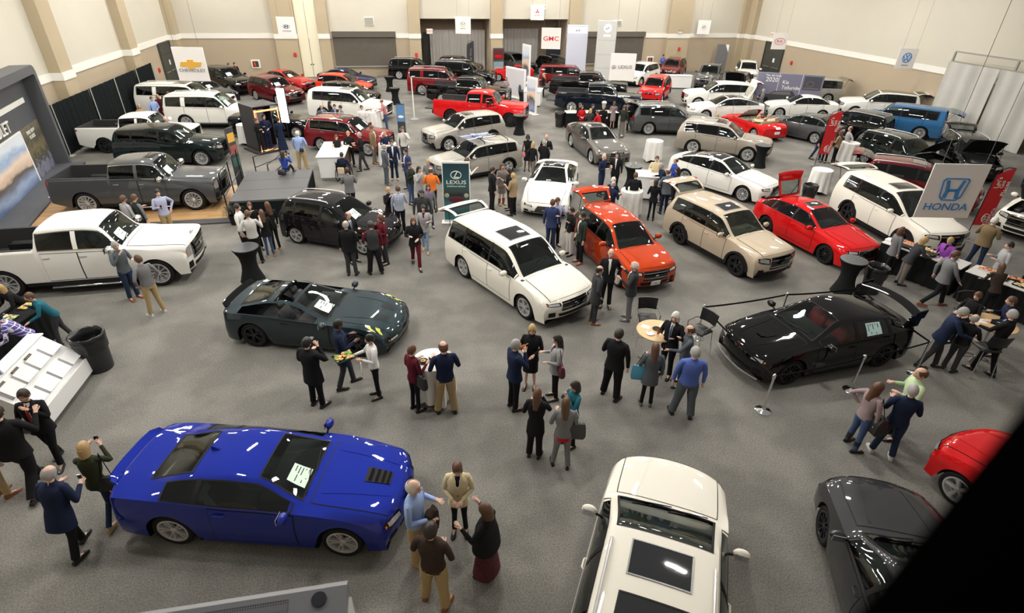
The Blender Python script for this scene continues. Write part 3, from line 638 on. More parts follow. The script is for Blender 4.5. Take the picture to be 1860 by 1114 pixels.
        def tl(mb):
            if truck: s.patch(mb, ((11.9, sd*.9), (12.85, sd*.9), (12.85, sd*.99), (11.9, sd*.99)), 3, 2, .012); xx = s.fx(11.5); mb.bbox((s.fx(12)-.01, sd*s.W*.475-.02, s.H*.46), (s.fx(12)+.10, sd*s.W*.475+.02, s.H*.655), .01)
            elif boxy: s.patch(mb, ((10.35, sd*.74), (11.95, sd*.66), (11.95, sd*1.02), (10.35, sd*1.0)), 5, 4, .012); s.patch(mb, ((10.1, sd*1.5), (10.5, sd*1.0), (11.95, sd*1.0), (11.4, sd*1.6)), 4, 4, .012)
            else: s.patch(mb, ((11.9, sd*.48), (12.62, sd*.48), (12.5, sd*1.0), (11.9, sd*1.0)), 4, 6, .01); s.patch(mb, ((11.3, sd*1.7), (11.9, sd*1.0), (12.5, sd*1.0), (12.2, sd*1.8)), 4, 4, .01)
        put('taillight', part_mesh((model, sd, 'taillight'), tl), [REDL], root)
        # mirror
        um = s.u_at(s.X(.44 if not truck else .52), 5.5, 8); b = s.P(um, sd*1.9)
        if van or st == 'bigsuv': b = s.P(s.u_at(s.X(.5), 5.5, 8), sd*1.9)
        def mir(mb):
            big = 1.35 if truck else 1.0; c = b+Vector((0, sd*.17*big, .07))
            mb.ell((c.x, c.y, c.z), (.07*big, .12*big, .085*big), 14, 10, 0); mb.tube([b, (c.x, c.y-sd*.06, c.z-.03)], .022, 6, 1)
            mb.box((c.x-.072*big, c.y-.09*big, c.z-.055*big), (c.x-.058*big, c.y+.09*big, c.z+.055*big), 2)
        put('side_mirror', part_mesh((model, sd, 'mirror'), mir, 3), [CHROME if truck and chromewin else paint, BLACK, MIRR], root)
        # wheels
        for q, ax in ((1, s.wb/2), (-1, -s.wb/2)):
            wm = wheel_meshes(s.rw, .23 if not truck else .27, rims)
            we = empty('wheel', (ax, sd*(s.W/2-.145 if not truck else s.W/2-.16), s.rw), 0 if sd > 0 else PI); we.parent = root
            put('tire', wm[0], [TIRE], we)
            put('rim', wm[1], [rimmat or ALLOY, mat('brake_disc', (.2, .2, .2), .4, .8)], we)
    # wheel wells, underside
    def under(mb):
        ua_, ub_ = s.u_at(s.wb/2+s.Ra+.01), s.u_at(s.wb/2-s.Ra-.01); uc_, ud_ = s.u_at(-s.wb/2+s.Ra+.01), s.u_at(-s.wb/2-s.Ra-.01)
        for a, b in ((0, ua_), (ub_, uc_), (ud_, 15)):
            mb.grid(lambda i, j, a=a, b=b: (lambda p: (p.x, p.y*(1-2*j), p.z+.004))(s.P(lerp(a, b, i), 3)), 12, 4)
        mb.bbox((-s.L/2+.25, -s.W*.30, s.sill+.0), (s.L/2-.3, s.W*.30, s.H*.33), .04)
        mb.bbox((-s.wb/2+s.Ra+.02, -s.W*.455, s.sill), (s.wb/2-s.Ra-.02, s.W*.455, s.H*.33), .03)
        for sd in (1, -1):
            for a in (s.wb/2, -s.wb/2):
                rings = []
                for t in range(13):
                    an = PI*t/12; x_, z_ = a+s.Ra*math.cos(an), s.rw*.98+s.Ra*math.sin(an)*.995
                    rings.append([(x_, sd*(s.W/2-.035), z_), (x_, sd*s.W*.28, z_)])
                mb.loft(rings, closed=False)
                mb.box((a-s.Ra, sd*s.W*.29-.01, s.sill), (a+s.Ra, sd*s.W*.29+.01, s.H*.5))
    put('underbody', part_mesh((model, 'under'), under), [BLACK], root)
    if cladding:
        def clad(mb):
            for sd in (1, -1):
                for a in (s.wb/2, -s.wb/2):
                    for t in range(14):
                        pr = []
                        for tt in (t, t+1):
                            an = PI*(tt/14)*1.0; x_ = a+s.Ra*math.cos(an)*.99
                            u = s.u_at(x_); p = s.P(u, sd*3); q_ = Vector((a+(s.Ra+.07)*math.cos(an), 0, s.rw*.98+(s.Ra+.07)*math.sin(an)))
                            pr.append((Vector((x_, sd*(s.W/2+.006), s.rw*.98+s.Ra*math.sin(an))), Vector((q_.x, sd*(s.W/2+.004), q_.z)), Vector((q_.x, sd*(s.W/2-.05), q_.z))))
                        (p0, q0, i0), (p1, q1, i1) = pr
                        k = len(mb.v); mb.v += [tuple(v) for v in (p0, q0, q1, p1, i0, i1)]; mb.f += [[k, k+1, k+2, k+3], [k+1, k+4, k+5, k+2]]; mb.m += [0, 0]
                ua, ub = s.u_at(s.wb/2-s.Ra-.02), s.u_at(-s.wb/2+s.Ra+.02)
                s.patch(mb, ((ua, sd*2.84), (ub, sd*2.84), (ub, sd*3), (ua, sd*3)), 16, 2, .012)
            for a, b in ((.0, .95), (14.05, 15)): s.patch(mb, ((a, -1.0), (b, -1.0), (b, 1.0), (a, 1.0)), 3, 14, .012)
        put('lower_cladding', part_mesh((model, 'clad'), clad), [BLACK], root)
    elif truck or suvish:
        put('rocker_trim', part_mesh((model, 'rocker'), lambda mb: [s.patch(mb, ((s.u_at(s.wb/2-s.Ra-.02), sd*2.88), (s.u_at(-s.wb/2+s.Ra+.02), sd*2.88), (s.u_at(-s.wb/2+s.Ra+.02), sd*3), (s.u_at(s.wb/2-s.Ra-.02), sd*3)), 16, 2, .012) for sd in (1, -1)]), [BLACK], root)
    if truck:
        def bed(mb):
            x0, x1 = s.fx(10.97), s.fx(10.06); yw = s.fw(10.5)*.88; zr = s.fz(10.5); zf = s.H*.40
            mb.box((x0, -yw, zf-.02), (x1, yw, zf), 0)
            for q in (1, -1): mb.box((x0, q*yw-.01, zf), (x1, q*yw+.01, zr-.002), 0); mb.bbox((-s.wb/2-.45, q*yw-(.22 if q > 0 else 0), zf), (-s.wb/2+.45, q*yw+(0 if q > 0 else .22), zf+.24), .05, 0)
            mb.box((x1-.02, -yw, zf), (x1, yw, zr-.002), 0)
            if not open_tail: mb.box((x0, -yw, zf), (x0+.02, yw, zr-.002), 0)
            for q in range(9): mb.box((x0+.02, -yw*.9+q*yw*.22, zf), (x1-.03, -yw*.9+q*yw*.22+.05, zf+.012), 0)
            for q in (1, -1): mb.bbox((x0, q*(yw+.04)-.05, zr), (x1, q*(yw+.04)+.05, zr+.02), .008, 0)
        put('cargo_bed', part_mesh((model, open_tail, 'bed'), bed), [mat('bed_liner', (.028, .028, .03), .65)], root)
        put('rear_bumper', part_mesh((model, 'rbump'), lambda mb: mb.bbox((s.fx(15)-.10, -s.W*.46, s.H*.26), (s.fx(15)+.1, s.W*.46, s.H*.38), .04)), [CHROME if chromewin else BLACK], root)
        put('running_board', part_mesh((model, 'board'), lambda mb: [mb.bbox((s.X(-.42), sd*(s.W/2-.02)-.09, s.sill-.06), (s.X(.55), sd*(s.W/2-.02)+.09, s.sill-.01), .02) for sd in (1, -1)]), [BLACK if not chromewin else CHROME], root)
        if open_tail:
            put('tailgate', part_mesh((model, 'tg'), lambda mb: mb.bbox((s.fx(12)-.62, -s.W*.43, s.H*.385), (s.fx(12)-.01, s.W*.43, s.H*.42), .02, 0)), [mat('bed_liner')], root)
    # interior
    ib = INT[interior]
    zfl = s.sill+.12
    put('cabin_floor', part_mesh((model, 'floor'), lambda mb: (mb.bbox((s.fx(us1 if not boxy else 11.5)+.1, -s.W*.43, s.H*.30), (s.fx(5.9), s.W*.43, s.H*.335), .02), mb.box((s.fx(6.0), -s.W*.43, s.H*.3), (s.fx(5.9)+.03, s.W*.43, s.H*.60))) if True else None), [INT['black'] if interior != 'tan' else ib], root)
    def dash(mb):
        xa = s.fx(6.1); mb.bbox((xa-.75, -s.W*.40, s.H*.50), (xa+.02, s.W*.40, s.fz(6.0)-.075), .05)
    put('dashboard', part_mesh((model, 'dash'), dash), [INT['black'] if interior != 'tan' else mat('dark_tan', (.2, .16, .12), .7)], root)
    sx = s.X(-.02 if not two else -.28) if not truck else s.X(.14)
    if van or st == 'bigsuv': sx = s.X(.12)
    zs = s.H*.33
    mesh_s = part_mesh(('seat', 'single'), lambda mb: None) if False else None
    if 'seat1' not in MC: MC['seat1'] = seat_mesh(.5); MC['seat2'] = seat_mesh(1.24)
    for q in (1, -1): put('seat', MC['seat1'], [ib], root, (sx, q*s.W*.2, zs-.02), None).scale = (1, 1, min(1, (s.H-zs-.06)/.98))
    rows = []
    if not two: rows.append(sx-.86)
    if st in ('bigsuv', 'van'): rows.append(sx-1.7)
    if cabrio: rows = [sx-.7]
    for rx_ in rows: put('rear_seat', MC['seat2'], [ib], root, (rx_, 0, zs), None).scale = (.9, 1, min(.92, (s.H-zs-.1)/.98))
    def sw(mb):
        M = Matrix.Translation((sx+.42, s.W*.2, s.H*.57))@Matrix.Rotation(R(-65), 4, 'Y'); n = 20
        mb.tube([M@Vector((.18*math.cos(2*PI*i/n), .18*math.sin(2*PI*i/n), 0)) for i in range(n+1)], .014, 6, 0, False); mb.tube([M@Vector((0, -.17, 0)), M@Vector((0, .17, 0))], .02, 6); mb.tube([M@Vector((0, 0, 0)), M@Vector((0, 0, -.25))], .03, 6)
    put('steering_wheel', part_mesh((model, 'steer'), sw), [BLACK], root)
    if roofrails:
        def rail(mb, sd):
            pts = [s.P(lerp(7.25, 8.98, t), sd*.93)+Vector((0, 0, .045 if 0 < t < 1 else .0)) for t in (0, .05, .2, .4, .6, .8, .95, 1)]; mb.tube(pts, .018, 6)
        for sd in (1, -1): put('roof_rail', part_mesh((model, sd, 'rail'), lambda mb: rail(mb, sd)), [ALLOY if roofrails != 'black' else BLACK], root)
    if sunroof:
        def sr(mb):
            s.patch(mb, ((7.18, -.56), (7.92, -.56), (7.92, .56), (7.18, .56)), 8, 8, .006, 1); ring(mb, s, ((7.18, -.56), (7.92, -.56), (7.92, .56), (7.18, .56)), (.06, .05), .011, 0, 8)
        put('sunroof', part_mesh((model, 'sunroof'), sr, 2), [mat('sunroof_seal', (.25, .25, .25), .4, .5), G_ROOFD], root)
    if glassroof: put('glass_roof', part_mesh((model, 'groof'), lambda mb: s.patch(mb, ((7.1, -.84), (8.95, -.84), (8.95, .84), (7.1, .84)), 12, 10, .006)), [G_ROOFD], root)
    # tailgate standing open
    if open_gate:
        uE = gate_u[1] if boxy else 11.9
        pv = s.P(9.03, 0)
        def gate(mb):
            g1 = (9.12, 9.88)
            s.patch(mb, ((9.03, -.94), (g1[0], -.94), (g1[0], .94), (9.03, .94)), 2, 12, .004, 0)
            s.patch(mb, ((g1[1], -.94), (uE, -.94), (uE, .94), (g1[1], .94)), 8, 12, .004, 0)
            for q in (1, -1): s.patch(mb, ((g1[0], q*.80), (g1[1], q*.80), (g1[1], q*.94), (g1[0], q*.94)), 8, 2, .004, 0)
            s.patch(mb, ((g1[0], -.80), (g1[1], -.80), (g1[1], .80), (g1[0], .80)), 8, 10, .0, 1)
            s.patch(mb, ((g1[1]+.04, -.90), (uE-.02, -.90), (uE-.02, .90), (g1[1]+.04, .90)), 6, 10, -.07, 2)
            for q in (1, -1): s.patch(mb, ((g1[0]-.05, q*.78), (g1[1]+.05, q*.78), (g1[1]+.05, q*.93), (g1[0]-.05, q*.93)), 8, 2, -.05, 2)
            s.patch(mb, ((9.04, -.92), (g1[0]+.02, -.92), (g1[0]+.02, .92), (9.04, .92)), 2, 10, -.05, 2)
            for q in (1, -1):   # closing edges
                s.patch(mb, ((9.03, q*.94), (uE, q*.94), (uE, q*.95), (9.03, q*.95)), 10, 1, .004, 0)
            for q in (1, -1): s.patch(mb, ((10.4, q*.78), (11.4, q*.78), (11.4, q*.94), (10.4, q*.94)), 4, 2, .012, 3)
            for i in range(len(mb.v)): mb.v[i] = tuple(Vector(mb.v[i])-pv)
        g = put('liftgate', part_mesh((model, 'gate'), gate, 4), [paint, G_SIDE, BLACK, REDL], root, pv+Vector((0, 0, .01)), (0, R(open_gate if open_gate is not True else 80), 0))
        put('gate_strut', part_mesh((model, int(open_gate) if open_gate is not True else 80, 'gstrut'), lambda mb: [mb.tube([s.P(9.9, sd*.97), pv+Matrix.Rotation(R(open_gate if open_gate is not True else 80), 3, 'Y')@(s.P(9.7, sd*.85)-pv)], .012, 6) for sd in (1, -1)]), [BLACK], root)
        put('cargo_floor', part_mesh((model, 'cfloor'), lambda mb: (mb.bbox((s.fx(11.5)+.06, -s.W*.40, s.H*.36), (s.fx(9), s.W*.40, s.H*.40), .02), mb.box((s.fx(9)+.2, -s.W*.4, s.H*.4), (s.fx(9)+.25, s.W*.4, s.H*.62)))), [INT['gray']], root)
    # plates
    def plate(mb, u):
        p = s.P(u, 0); n = s.N(u, 0); e = Vector((0, 1, 0)); t = n.cross(e)
        mb.add([p+n*.035+e*a*.155+t*b*.078 for a, b in ((-1, -1), (1, -1), (1, 1), (-1, 1))]+[p+n*.02+e*a*.155+t*b*.078 for a, b in ((-1, -1), (1, -1), (1, 1), (-1, 1))], [(0, 1, 2, 3), (0, 1, 5, 4), (1, 2, 6, 5), (2, 3, 7, 6), (3, 0, 4, 7)])
    if 'plate' in extras:
        fp = put('number_plate', part_mesh((model, 'fplate'), lambda mb: plate(mb, .9)), [PAPERW], root)
        p = s.P(.9, 0)
        lettering('H', .11, mat('sign_blue', (.05, .25, .6), .5), fp, (p.x+.037, 0, p.z), (PI/2, 0, PI/2), name='plate_letter')
    if not truck: put('number_plate', part_mesh((model, 'rplate'), lambda mb: plate(mb, 12.6 if not boxy else 11.6)), [PAPERW if 'plate' not in extras else BLACK], root) if not open_gate else None
    return root, s
G_ROOFD = mat('dark_roof_glass', (.012, .013, .016), .05, 0, 1)
def paint(name, col, metal=0.0, rough=.35): return mat('paint_'+name, col, rough+.12, metal, 1, spec=0)
WHITE = paint('white', (.80, .79, .75)); PEARL = paint('pearl', (.80, .77, .69))
BLUE = paint('blue', (.007, .020, .26), .3, .4); SLATE = paint('slate', (.020, .033, .040), .6, .3); ORANGE = paint('orange', (.43, .042, .006), .35, .3)
BEIGE = paint('beige', (.50, .42, .32), .25, .35); REDC = paint('red', (.62, .008, .010), .1, .3); BLACKP = paint('black', (.002, .002, .0025)); CHARCOAL = paint('charcoal', (.022, .028, .030), .4)
GRAY = paint('gray', (.085, .09, .095), .5); SILVER = paint('silver', (.42, .40, .36), .6, .35); CHAMP = paint('champagne', (.36, .32, .27), .6, .35); MAROON = paint('maroon', (.13, .005, .010), .3)
DKRED = paint('dark_red', (.17, .006, .010), .3); BROWN = paint('brown', (.12, .085, .06), .5); NAVY = paint('navy', (.012, .022, .08), .4); SKY = paint('steel_blue', (.035, .15, .34), .4); ORRED = paint('orange_red', (.75, .05, .015), .1)
BRONZE = paint('warm_gray', (.14, .13, .12), .6); AUBER = paint('aubergine', (.012, .010, .013), .3); DGRN = paint('dark_green', (.007, .014, .013), .4)
NAVYBLK = paint('blue_black', (.006, .010, .018)); DKRED2 = paint('signal_red', (.42, .012, .012), .2); GRAYD = paint('dark_gray', (.035, .036, .040), .5)
cars = []
cars.append(('coupe', car('coupe', -2.469, 7.297, -0.2740, BLUE, 'sports_coupe', 'bright blue two-door coupe with black hood vent and rear spoiler, in the near left foreground', 'car', None, rims='five_double',sheet='green',grille='small',extras=('coupe',))))
cars.append(('corvette', car('corvette', -2.219, 12.923, -0.3442, SLATE, 'sports_car', 'dark slate open-top sports car with yellow fender stripes and black wheels', 'car', None, rims='five_double',rimmat=DARKALLOY,grille='none',sheet='green',extras=('corvette',))))
cars.append(('van', car('van', 3.336, 14.387, -1.1149, PEARL, 'minivan', 'pearl white minivan with its liftgate raised, in the middle of the hall', 'minivan', None, open_gate=78,rims='five_double',sunroof=True,sheet=False,grille='bar')))
cars.append(('hrv', car('hrv', 7.005, 15.355, -1.4351, ORANGE, 'compact_suv', 'burnt orange small SUV with liftgate raised and a front plate', 'car', None, open_gate=88,rims='five_double',sheet=False,cladding=False,grille='bar',extras=('plate',))))
cars.append(('suv', car('suv', 10.886, 15.426, -1.3148, BEIGE, 'compact_suv', 'sand beige SUV with liftgate raised and sunroof, between the orange and red cars', 'car', None, open_gate=88,rims='five_double',rimmat=DARKALLOY,sunroof=True,sheet=False,interior='tan',grille='bar',roofrails=False)))
cars.append(('civic', car('civic', 14.466, 15.674, -1.4105, REDC, 'hatchback', 'bright red hatchback with its tailgate standing open and a sunroof', 'car', None, open_gate=95,rims='ten',rimmat=DARKALLOY,sunroof=True,sheet=False,grille='wide',extras=('blackgrille',))))
cars.append(('pilot', car('pilot', 18.190, 15.900, -1.6094, PEARL, 'suv', 'white midsize SUV with black wheels, roof rails and raised liftgate behind the blue-lettered hanging sign', 'suv', None, open_gate=80,rims='five',rimmat=DARKALLOY,sunroof=True,sheet=False,grille='bar',cladding=True)))
cars.append(('typer', car('typer', 9.909, 9.637, -3.0703, BLACKP, 'sports_hatchback', 'glossy black hatchback with a tall rear wing, roped off by chrome stanchions', 'car', None, rims='ten',rimmat=DARKALLOY,interior='red',sheet=False,grille='small',extras=('typer',))))
cars.append(('fullsedan', car('fullsedan', 14.468, 21.694, -1.0821, WHITE, 'sedan', 'white sedan with dark glass roof and silver wheels beyond the beige SUV', 'car', None, rims='ten',glassroof=True,sheet=False,grille='spindle')))
cars.append(('lc', car('lc', 6.400, 21.600, -1.9722, WHITE, 'sports_coupe', 'white sports coupe with dark roof and wide black grille, nose towards the viewer', 'car', None, rims='ten',glassroof=True,sheet=False,grille='spindle')))
cars.append(('limo', car('limo', 10.610, 27.847, -1.5446, BRONZE, 'sedan', 'warm grey metallic sedan with sunroof, nose towards the standing men', 'car', None, rims='ten',sunroof=True,sheet=False,grille='spindle',interior='gray')))
cars.append(('lexsuv', car('lexsuv', 3.880, 30.762, -2.7576, SILVER, 'compact_suv', 'silver SUV facing left, just behind the one with roof-mounted skis', 'car', None, rims='five_double',sunroof=True,sheet=False,grille='spindle',cladding=True)))
cars.append(('ux', car('ux', 3.743, 25.567, -2.7751, SILVER, 'compact_suv', 'silver crossover carrying skis on its roof rack', 'car', None, rims='five_double',sheet=False,grille='spindle',roofrails=False,extras=('skis',))))
cars.append(('rx', car('rx', 16.624, 31.740, -0.2443, GRAY, 'suv', 'dark grey SUV with its rear hatch open beside the chef table', 'suv', None, open_gate=80,rims='ten',sheet=False,grille='spindle')))
cars.append(('rx', car('rx', 17.407, 26.889, -0.6951, CHAMP, 'suv', 'champagne metallic SUV with chrome window line and red tail lamps', 'suv', None, rims='five_double',sunroof=True,sheet=False,grille='spindle',chromewin=True)))
cars.append(('beetle', car('beetle', 21.527, 30.684, 1.6831, REDC, 'convertible', 'bright red convertible with tan seats and its top folded down', 'car', None, rims='five',interior='tan',sheet=False,grille='none',extras=('cabrio',))))
cars.append(('sedan', car('sedan', 24.100, 29.600, 2.0071, GRAY, 'sedan', 'grey sedan facing left between the red convertible and the black SUV', 'car', None, rims='five_double',sheet=False,grille='bar')))
cars.append(('suv', car('suv', 26.800, 29.000, 2.0595, BLACKP, 'compact_suv', 'black SUV seen from its rear left corner beside the blue SUV', 'car', None, rims='five',sheet=False)))
cars.append(('traverse', car('traverse', 30.700, 29.700, 2.2689, SKY, 'suv', 'steel blue three-row SUV with its liftgate raised by the grey curtain', 'suv', None, open_gate=70,rims='ten',sheet=False)))
cars.append(('midsuv', car('midsuv', 33.000, 33.800, 2.6180, WHITE, 'suv', 'white SUV with liftgate raised, between the silver minivan and the blue SUV', 'suv', None, open_gate=70,rims='five',glassroof=True,sheet=False)))
cars.append(('van', car('van', 31.800, 39.800, 2.7925, SILVER, 'minivan', 'silver minivan with its liftgate raised against the tan wall', 'minivan', None, open_gate=75,rims='five',sheet=False)))
cars.append(('sedan', car('sedan', 27.600, 34.700, 2.7576, WHITE, 'sedan', 'white sedan facing left in front of the printed display wall', 'car', None, rims='five_double',sheet=False,grille='wide',extras=('blackgrille',))))
cars.append(('fullsedan', car('fullsedan', 22.000, 34.900, 2.9671, WHITE, 'sports_sedan', 'white fastback with black glass roof and raised tailgate near the red convertible', 'car', None, open_gate=85,rims='ten',glassroof=True,sheet=False,grille='small')))
cars.append(('midsuv', car('midsuv', 23.400, 38.400, 2.8798, WHITE, 'suv', 'white SUV with dark-lined open tailgate behind the white fastback', 'suv', None, open_gate=75,rims='five',sheet=False)))
cars.append(('suv', car('suv', 19.900, 41.200, -2.1991, REDC, 'compact_suv', 'scarlet compact SUV facing the camera in front of a white counter', 'car', None, rims='five',sheet=False,grille='small')))
cars.append(('suv', car('suv', 26.100, 51.000, -2.2340, DKRED, 'compact_suv', 'dark red SUV near the far wall with a man in blue beside it', 'car', None, rims='five',sheet=False,grille='bar')))
cars.append(('midsuv', car('midsuv', 27.300, 46.400, -2.1817, GRAY, 'suv', 'dark grey SUV facing left near the far wall, in front of an easel poster', 'suv', None, rims='five',sheet=False)))
cars.append(('suv', car('suv', 32.300, 48.600, -2.0595, WHITE, 'compact_suv', 'white SUV parked by the double doors in the far right corner', 'car', None, rims='five',sheet=False)))
cars.append(('suv', car('suv', 27.300, 42.200, -2.2689, BLACKP, 'compact_suv', 'black SUV with open hood left of the printed display wall', 'car', None, rims='five',sheet=False,open_hood=True)))
cars.append(('suv', car('suv', 21.700, 48.300, -2.4435, WHITE, 'compact_suv', 'white SUV partly hidden by the pale hanging sign, right of the grey tower', 'car', None, rims='five',sheet=False)))
cars.append(('suv', car('suv', 15.500, 52.900, -1.2217, BLACKP, 'compact_suv', 'black SUV at the back by the grey curtains, nose towards the viewer', 'car', None, rims='five',sheet=False,grille='bar')))
cars.append(('midsuv', car('midsuv', 12.000, 54.900, -1.0472, GRAY, 'suv', 'tall dark grey SUV at the back behind the red sports car', 'suv', None, rims='five',sheet=False)))
cars.append(('roadster', car('roadster', 10.900, 51.300, 3.0020, REDC, 'sports_car', 'small red sports car behind the white standing panels', 'car', None, rims='five',sheet=False,grille='none')))
cars.append(('traverse', car('traverse', 15.000, 46.800, -0.3142, DKRED, 'suv', 'dark red three-row SUV behind the two dark pickups, by the white tower', 'suv', None, rims='ten',sheet=False)))
cars.append(('truck', car('truck', 15.200, 42.600, -0.3491, BLACKP, 'pickup_truck', 'black pickup with lowered tailgate behind the dark blue-black pickup', 'truck', None, open_tail=True,chromewin=True,grille='truck',rims='six',sheet=False)))
cars.append(('truck', car('truck', 14.300, 37.800, -0.3491, NAVYBLK, 'pickup_truck', 'dark blue-black pickup with lowered tailgate behind the chef table', 'truck', None, open_tail=True,chromewin=True,grille='truck',rims='six',sheet=False)))
cars.append(('truck', car('truck', 5.918, 35.951, -0.4189, REDC, 'pickup_truck', 'bright red pickup with its tailgate down and an open driver door', 'truck', None, open_tail=True,grille='truck',rims='six',rimmat=DARKALLOY,sheet=False)))
cars.append(('truck', car('truck', 5.900, 41.200, -0.4189, BLACKP, 'pickup_truck', 'black pickup with its tailgate down just behind the red pickup', 'truck', None, open_tail=True,chromewin=True,grille='truck',rims='six',sheet=False)))
cars.append(('tahoe', car('tahoe', 4.353, 45.433, -0.3142, DKRED, 'suv', 'deep red full-size SUV left of the black pickup', 'suv', None, rims='six',grille='truck',sheet=False,chromewin=True)))
cars.append(('tahoe', car('tahoe', 6.700, 49.000, -0.3840, BLACKP, 'suv', 'black full-size SUV behind the red pickup row, near the tall black feather flag', 'suv', None, rims='six',grille='truck',sheet=False)))
cars.append(('suv', car('suv', 2.700, 52.900, -0.2443, BLACKP, 'compact_suv', 'black crossover with silver roof rails, farthest left of the back centre row', 'car', None, rims='five',sheet=False,cladding=False)))
cars.append(('kona', car('kona', 6.900, 55.000, -0.3840, BROWN, 'compact_suv', 'brown crossover in front of the left grey curtain', 'car', None, rims='five',sheet=False,cladding=False)))
cars.append(('sedan', car('sedan', -2.900, 48.800, -0.4887, NAVY, 'sedan', 'navy sedan farthest back in the row left of centre', 'car', None, rims='five_double',sheet=False,grille='wide')))
cars.append(('kona', car('kona', -3.000, 45.600, -0.4189, ORRED, 'compact_suv', 'orange-red crossover between the navy sedan and a black crossover', 'car', None, rims='five',sheet=False,cladding=False)))
cars.append(('kona', car('kona', -2.500, 42.000, -0.3840, BLACKP, 'compact_suv', 'black crossover right behind the white three-row SUV', 'car', None, rims='five',sheet='green',cladding=False)))
cars.append(('traverse', car('traverse', -2.200, 37.900, -0.3840, WHITE, 'suv', 'white three-row SUV with sunroof behind the deep red crossover', 'suv', None, rims='ten',sunroof=True,sheet='green')))
cars.append(('suv', car('suv', -1.995, 30.548, -0.4712, DKRED, 'compact_suv', 'deep red crossover with chrome wheels and black roof rails beside the white counter', 'car', None, rims='ten',sunroof=True,sheet='green',chromewin=True,cladding=False,roofrails=True)))
cars.append(('darkcoupe', car('darkcoupe', -6.300, 34.300, -0.2094, BLACKP, 'sports_coupe', 'black low coupe mostly hidden behind the photo booth', 'car', None, rims='five',sheet=False,grille='small')))
cars.append(('lexsuv', car('lexsuv', -7.603, 43.955, -0.8687, MAROON, 'compact_suv', 'maroon SUV with bright grille frame at the left behind the light panel', 'car', None, rims='five_double',sheet='white',grille='wide')))
cars.append(('sedan', car('sedan', -7.400, 48.400, -0.6632, DKRED2, 'sedan', 'red sedan behind the maroon SUV near the tan wall', 'car', None, rims='five_double',sheet='white',grille='wide')))
cars.append(('midsuv', car('midsuv', -11.600, 48.000, -0.7854, BLACKP, 'suv', 'black SUV in the far left corner with orange marker lamps', 'suv', None, rims='five',sheet='white',grille='wide')))
cars.append(('sedan', car('sedan', -12.200, 44.300, -0.6632, NAVYBLK, 'sedan', 'dark sedan mostly hidden beneath the hanging bow-tie sign', 'car', None, rims='five',sheet='green')))
cars.append(('suburban', car('suburban', -12.300, 40.500, -0.1745, WHITE, 'suv', 'long white SUV farther back, along the black drape', 'suv', None, rims='ten',sunroof=True,sheet='green')))
cars.append(('tahoe', car('tahoe', -9.913, 36.932, -0.1396, WHITE, 'suv', 'white full-size SUV with black roof rails in front of the longer white SUV', 'suv', None, rims='six',rimmat=ALLOY,sheet='green',chromewin=False)))
cars.append(('midtruck', car('midtruck', -12.309, 32.244, -0.1047, WHITE, 'pickup_truck', 'white midsize pickup with black wheels by the black drape', 'truck', None, rims='six',rimmat=DARKALLOY,sheet='green',grille='truck')))
cars.append(('midsuv', car('midsuv', -10.213, 29.545, -0.0698, DGRN, 'suv', 'very dark green SUV between the white midsize pickup and the grey pickup', 'suv', None, rims='ten',sheet=False)))
cars.append(('truck', car('truck', -9.492, 23.566, -0.0524, GRAY, 'pickup_truck', 'grey crew cab pickup standing on the wood-look platform', 'truck', None, rims='twelve',sunroof=True,sheet='green',chromewin=True,grille='truck',z=.05)))
cars.append(('hdtruck', car('hdtruck', -9.041, 17.266, 0.0110, WHITE, 'pickup_truck', 'white heavy-duty crew cab pickup nearest the left edge', 'truck', None, rims='ten',rimmat=ALLOY,sheet='green',chromewin=True,grille='truck',extras=('scoop',))))
cars.append(('hatch', car('hatch', -1.959, 18.813, -0.5249, AUBER, 'hatchback', 'black-plum hatchback with bright roof rail beside the stage', 'car', None, rims='five_double',sheet='green',grille='small',roofrails=True,chromewin=False)))
cars.append(('pilot', car('pilot', 3.060, 4.130, 1.0210, PEARL, 'suv', 'large white SUV seen from above in the near foreground, sunroof and mirrors spread', 'suv', None, rims='ten',sunroof=True,sheet=False,roofrails=True,interior='gray',extras=('pano',))))
cars.append(('sedan', car('sedan', 6.730, 3.240, 1.1170, GRAYD, 'sedan', 'dark grey sedan in the near right corner', 'car', None, rims='ten',rimmat=DARKALLOY,sheet=False,interior='gray')))
cars.append(('kona', car('kona', 10.500, 3.860, 1.7104, REDC, 'compact_suv', 'red car at the right edge with five-spoke black and silver wheel', 'car', None, rims='five',sheet=False,cladding=False)))
cars.append(('suv', car('suv', 22.000, 18.900, -0.7854, MAROON, 'compact_suv', 'maroon SUV with a raised hatch and lifted hood behind the white midsize SUV', 'car', None, open_gate=80,rims='five',sheet=False,sunroof=True,cladding=False)))
cars.append(('suv', car('suv', 24.900, 22.800, -1.4312, DGRN, 'compact_suv', 'dark green SUV with its hood propped open', 'car', None, open_hood=True,rims='five',sheet=False,cladding=False)))
cars.append(('suv', car('suv', 28.100, 22.200, -2.1293, BLACKP, 'compact_suv', 'black SUV with both hood and hatch raised, near the grey curtain', 'car', None, open_hood=True,open_gate=85,rims='five',sheet=False,cladding=False)))
cars.append(('midsuv', car('midsuv', 24.400, 15.300, -2.7925, PEARL, 'suv', 'pearl SUV with chrome slatted grille and open hood at the right edge', 'suv', None, open_hood=True,rims='five',sheet=False,grille='wide')))
cars.append(('sedan', car('sedan', 20.600, 10.900, -2.9322, NAVYBLK, 'sedan', 'black sedan whose grille peeks in at the right edge behind the buffet', 'car', None, rims='five',sheet=False,grille='wide')))
cars.append(('sedan', car('sedan', 30.400, 19.600, -2.6180, NAVY, 'sedan', 'dark blue car with blue-white headlamp at the far right edge', 'car', None, rims='five',sheet=False)))
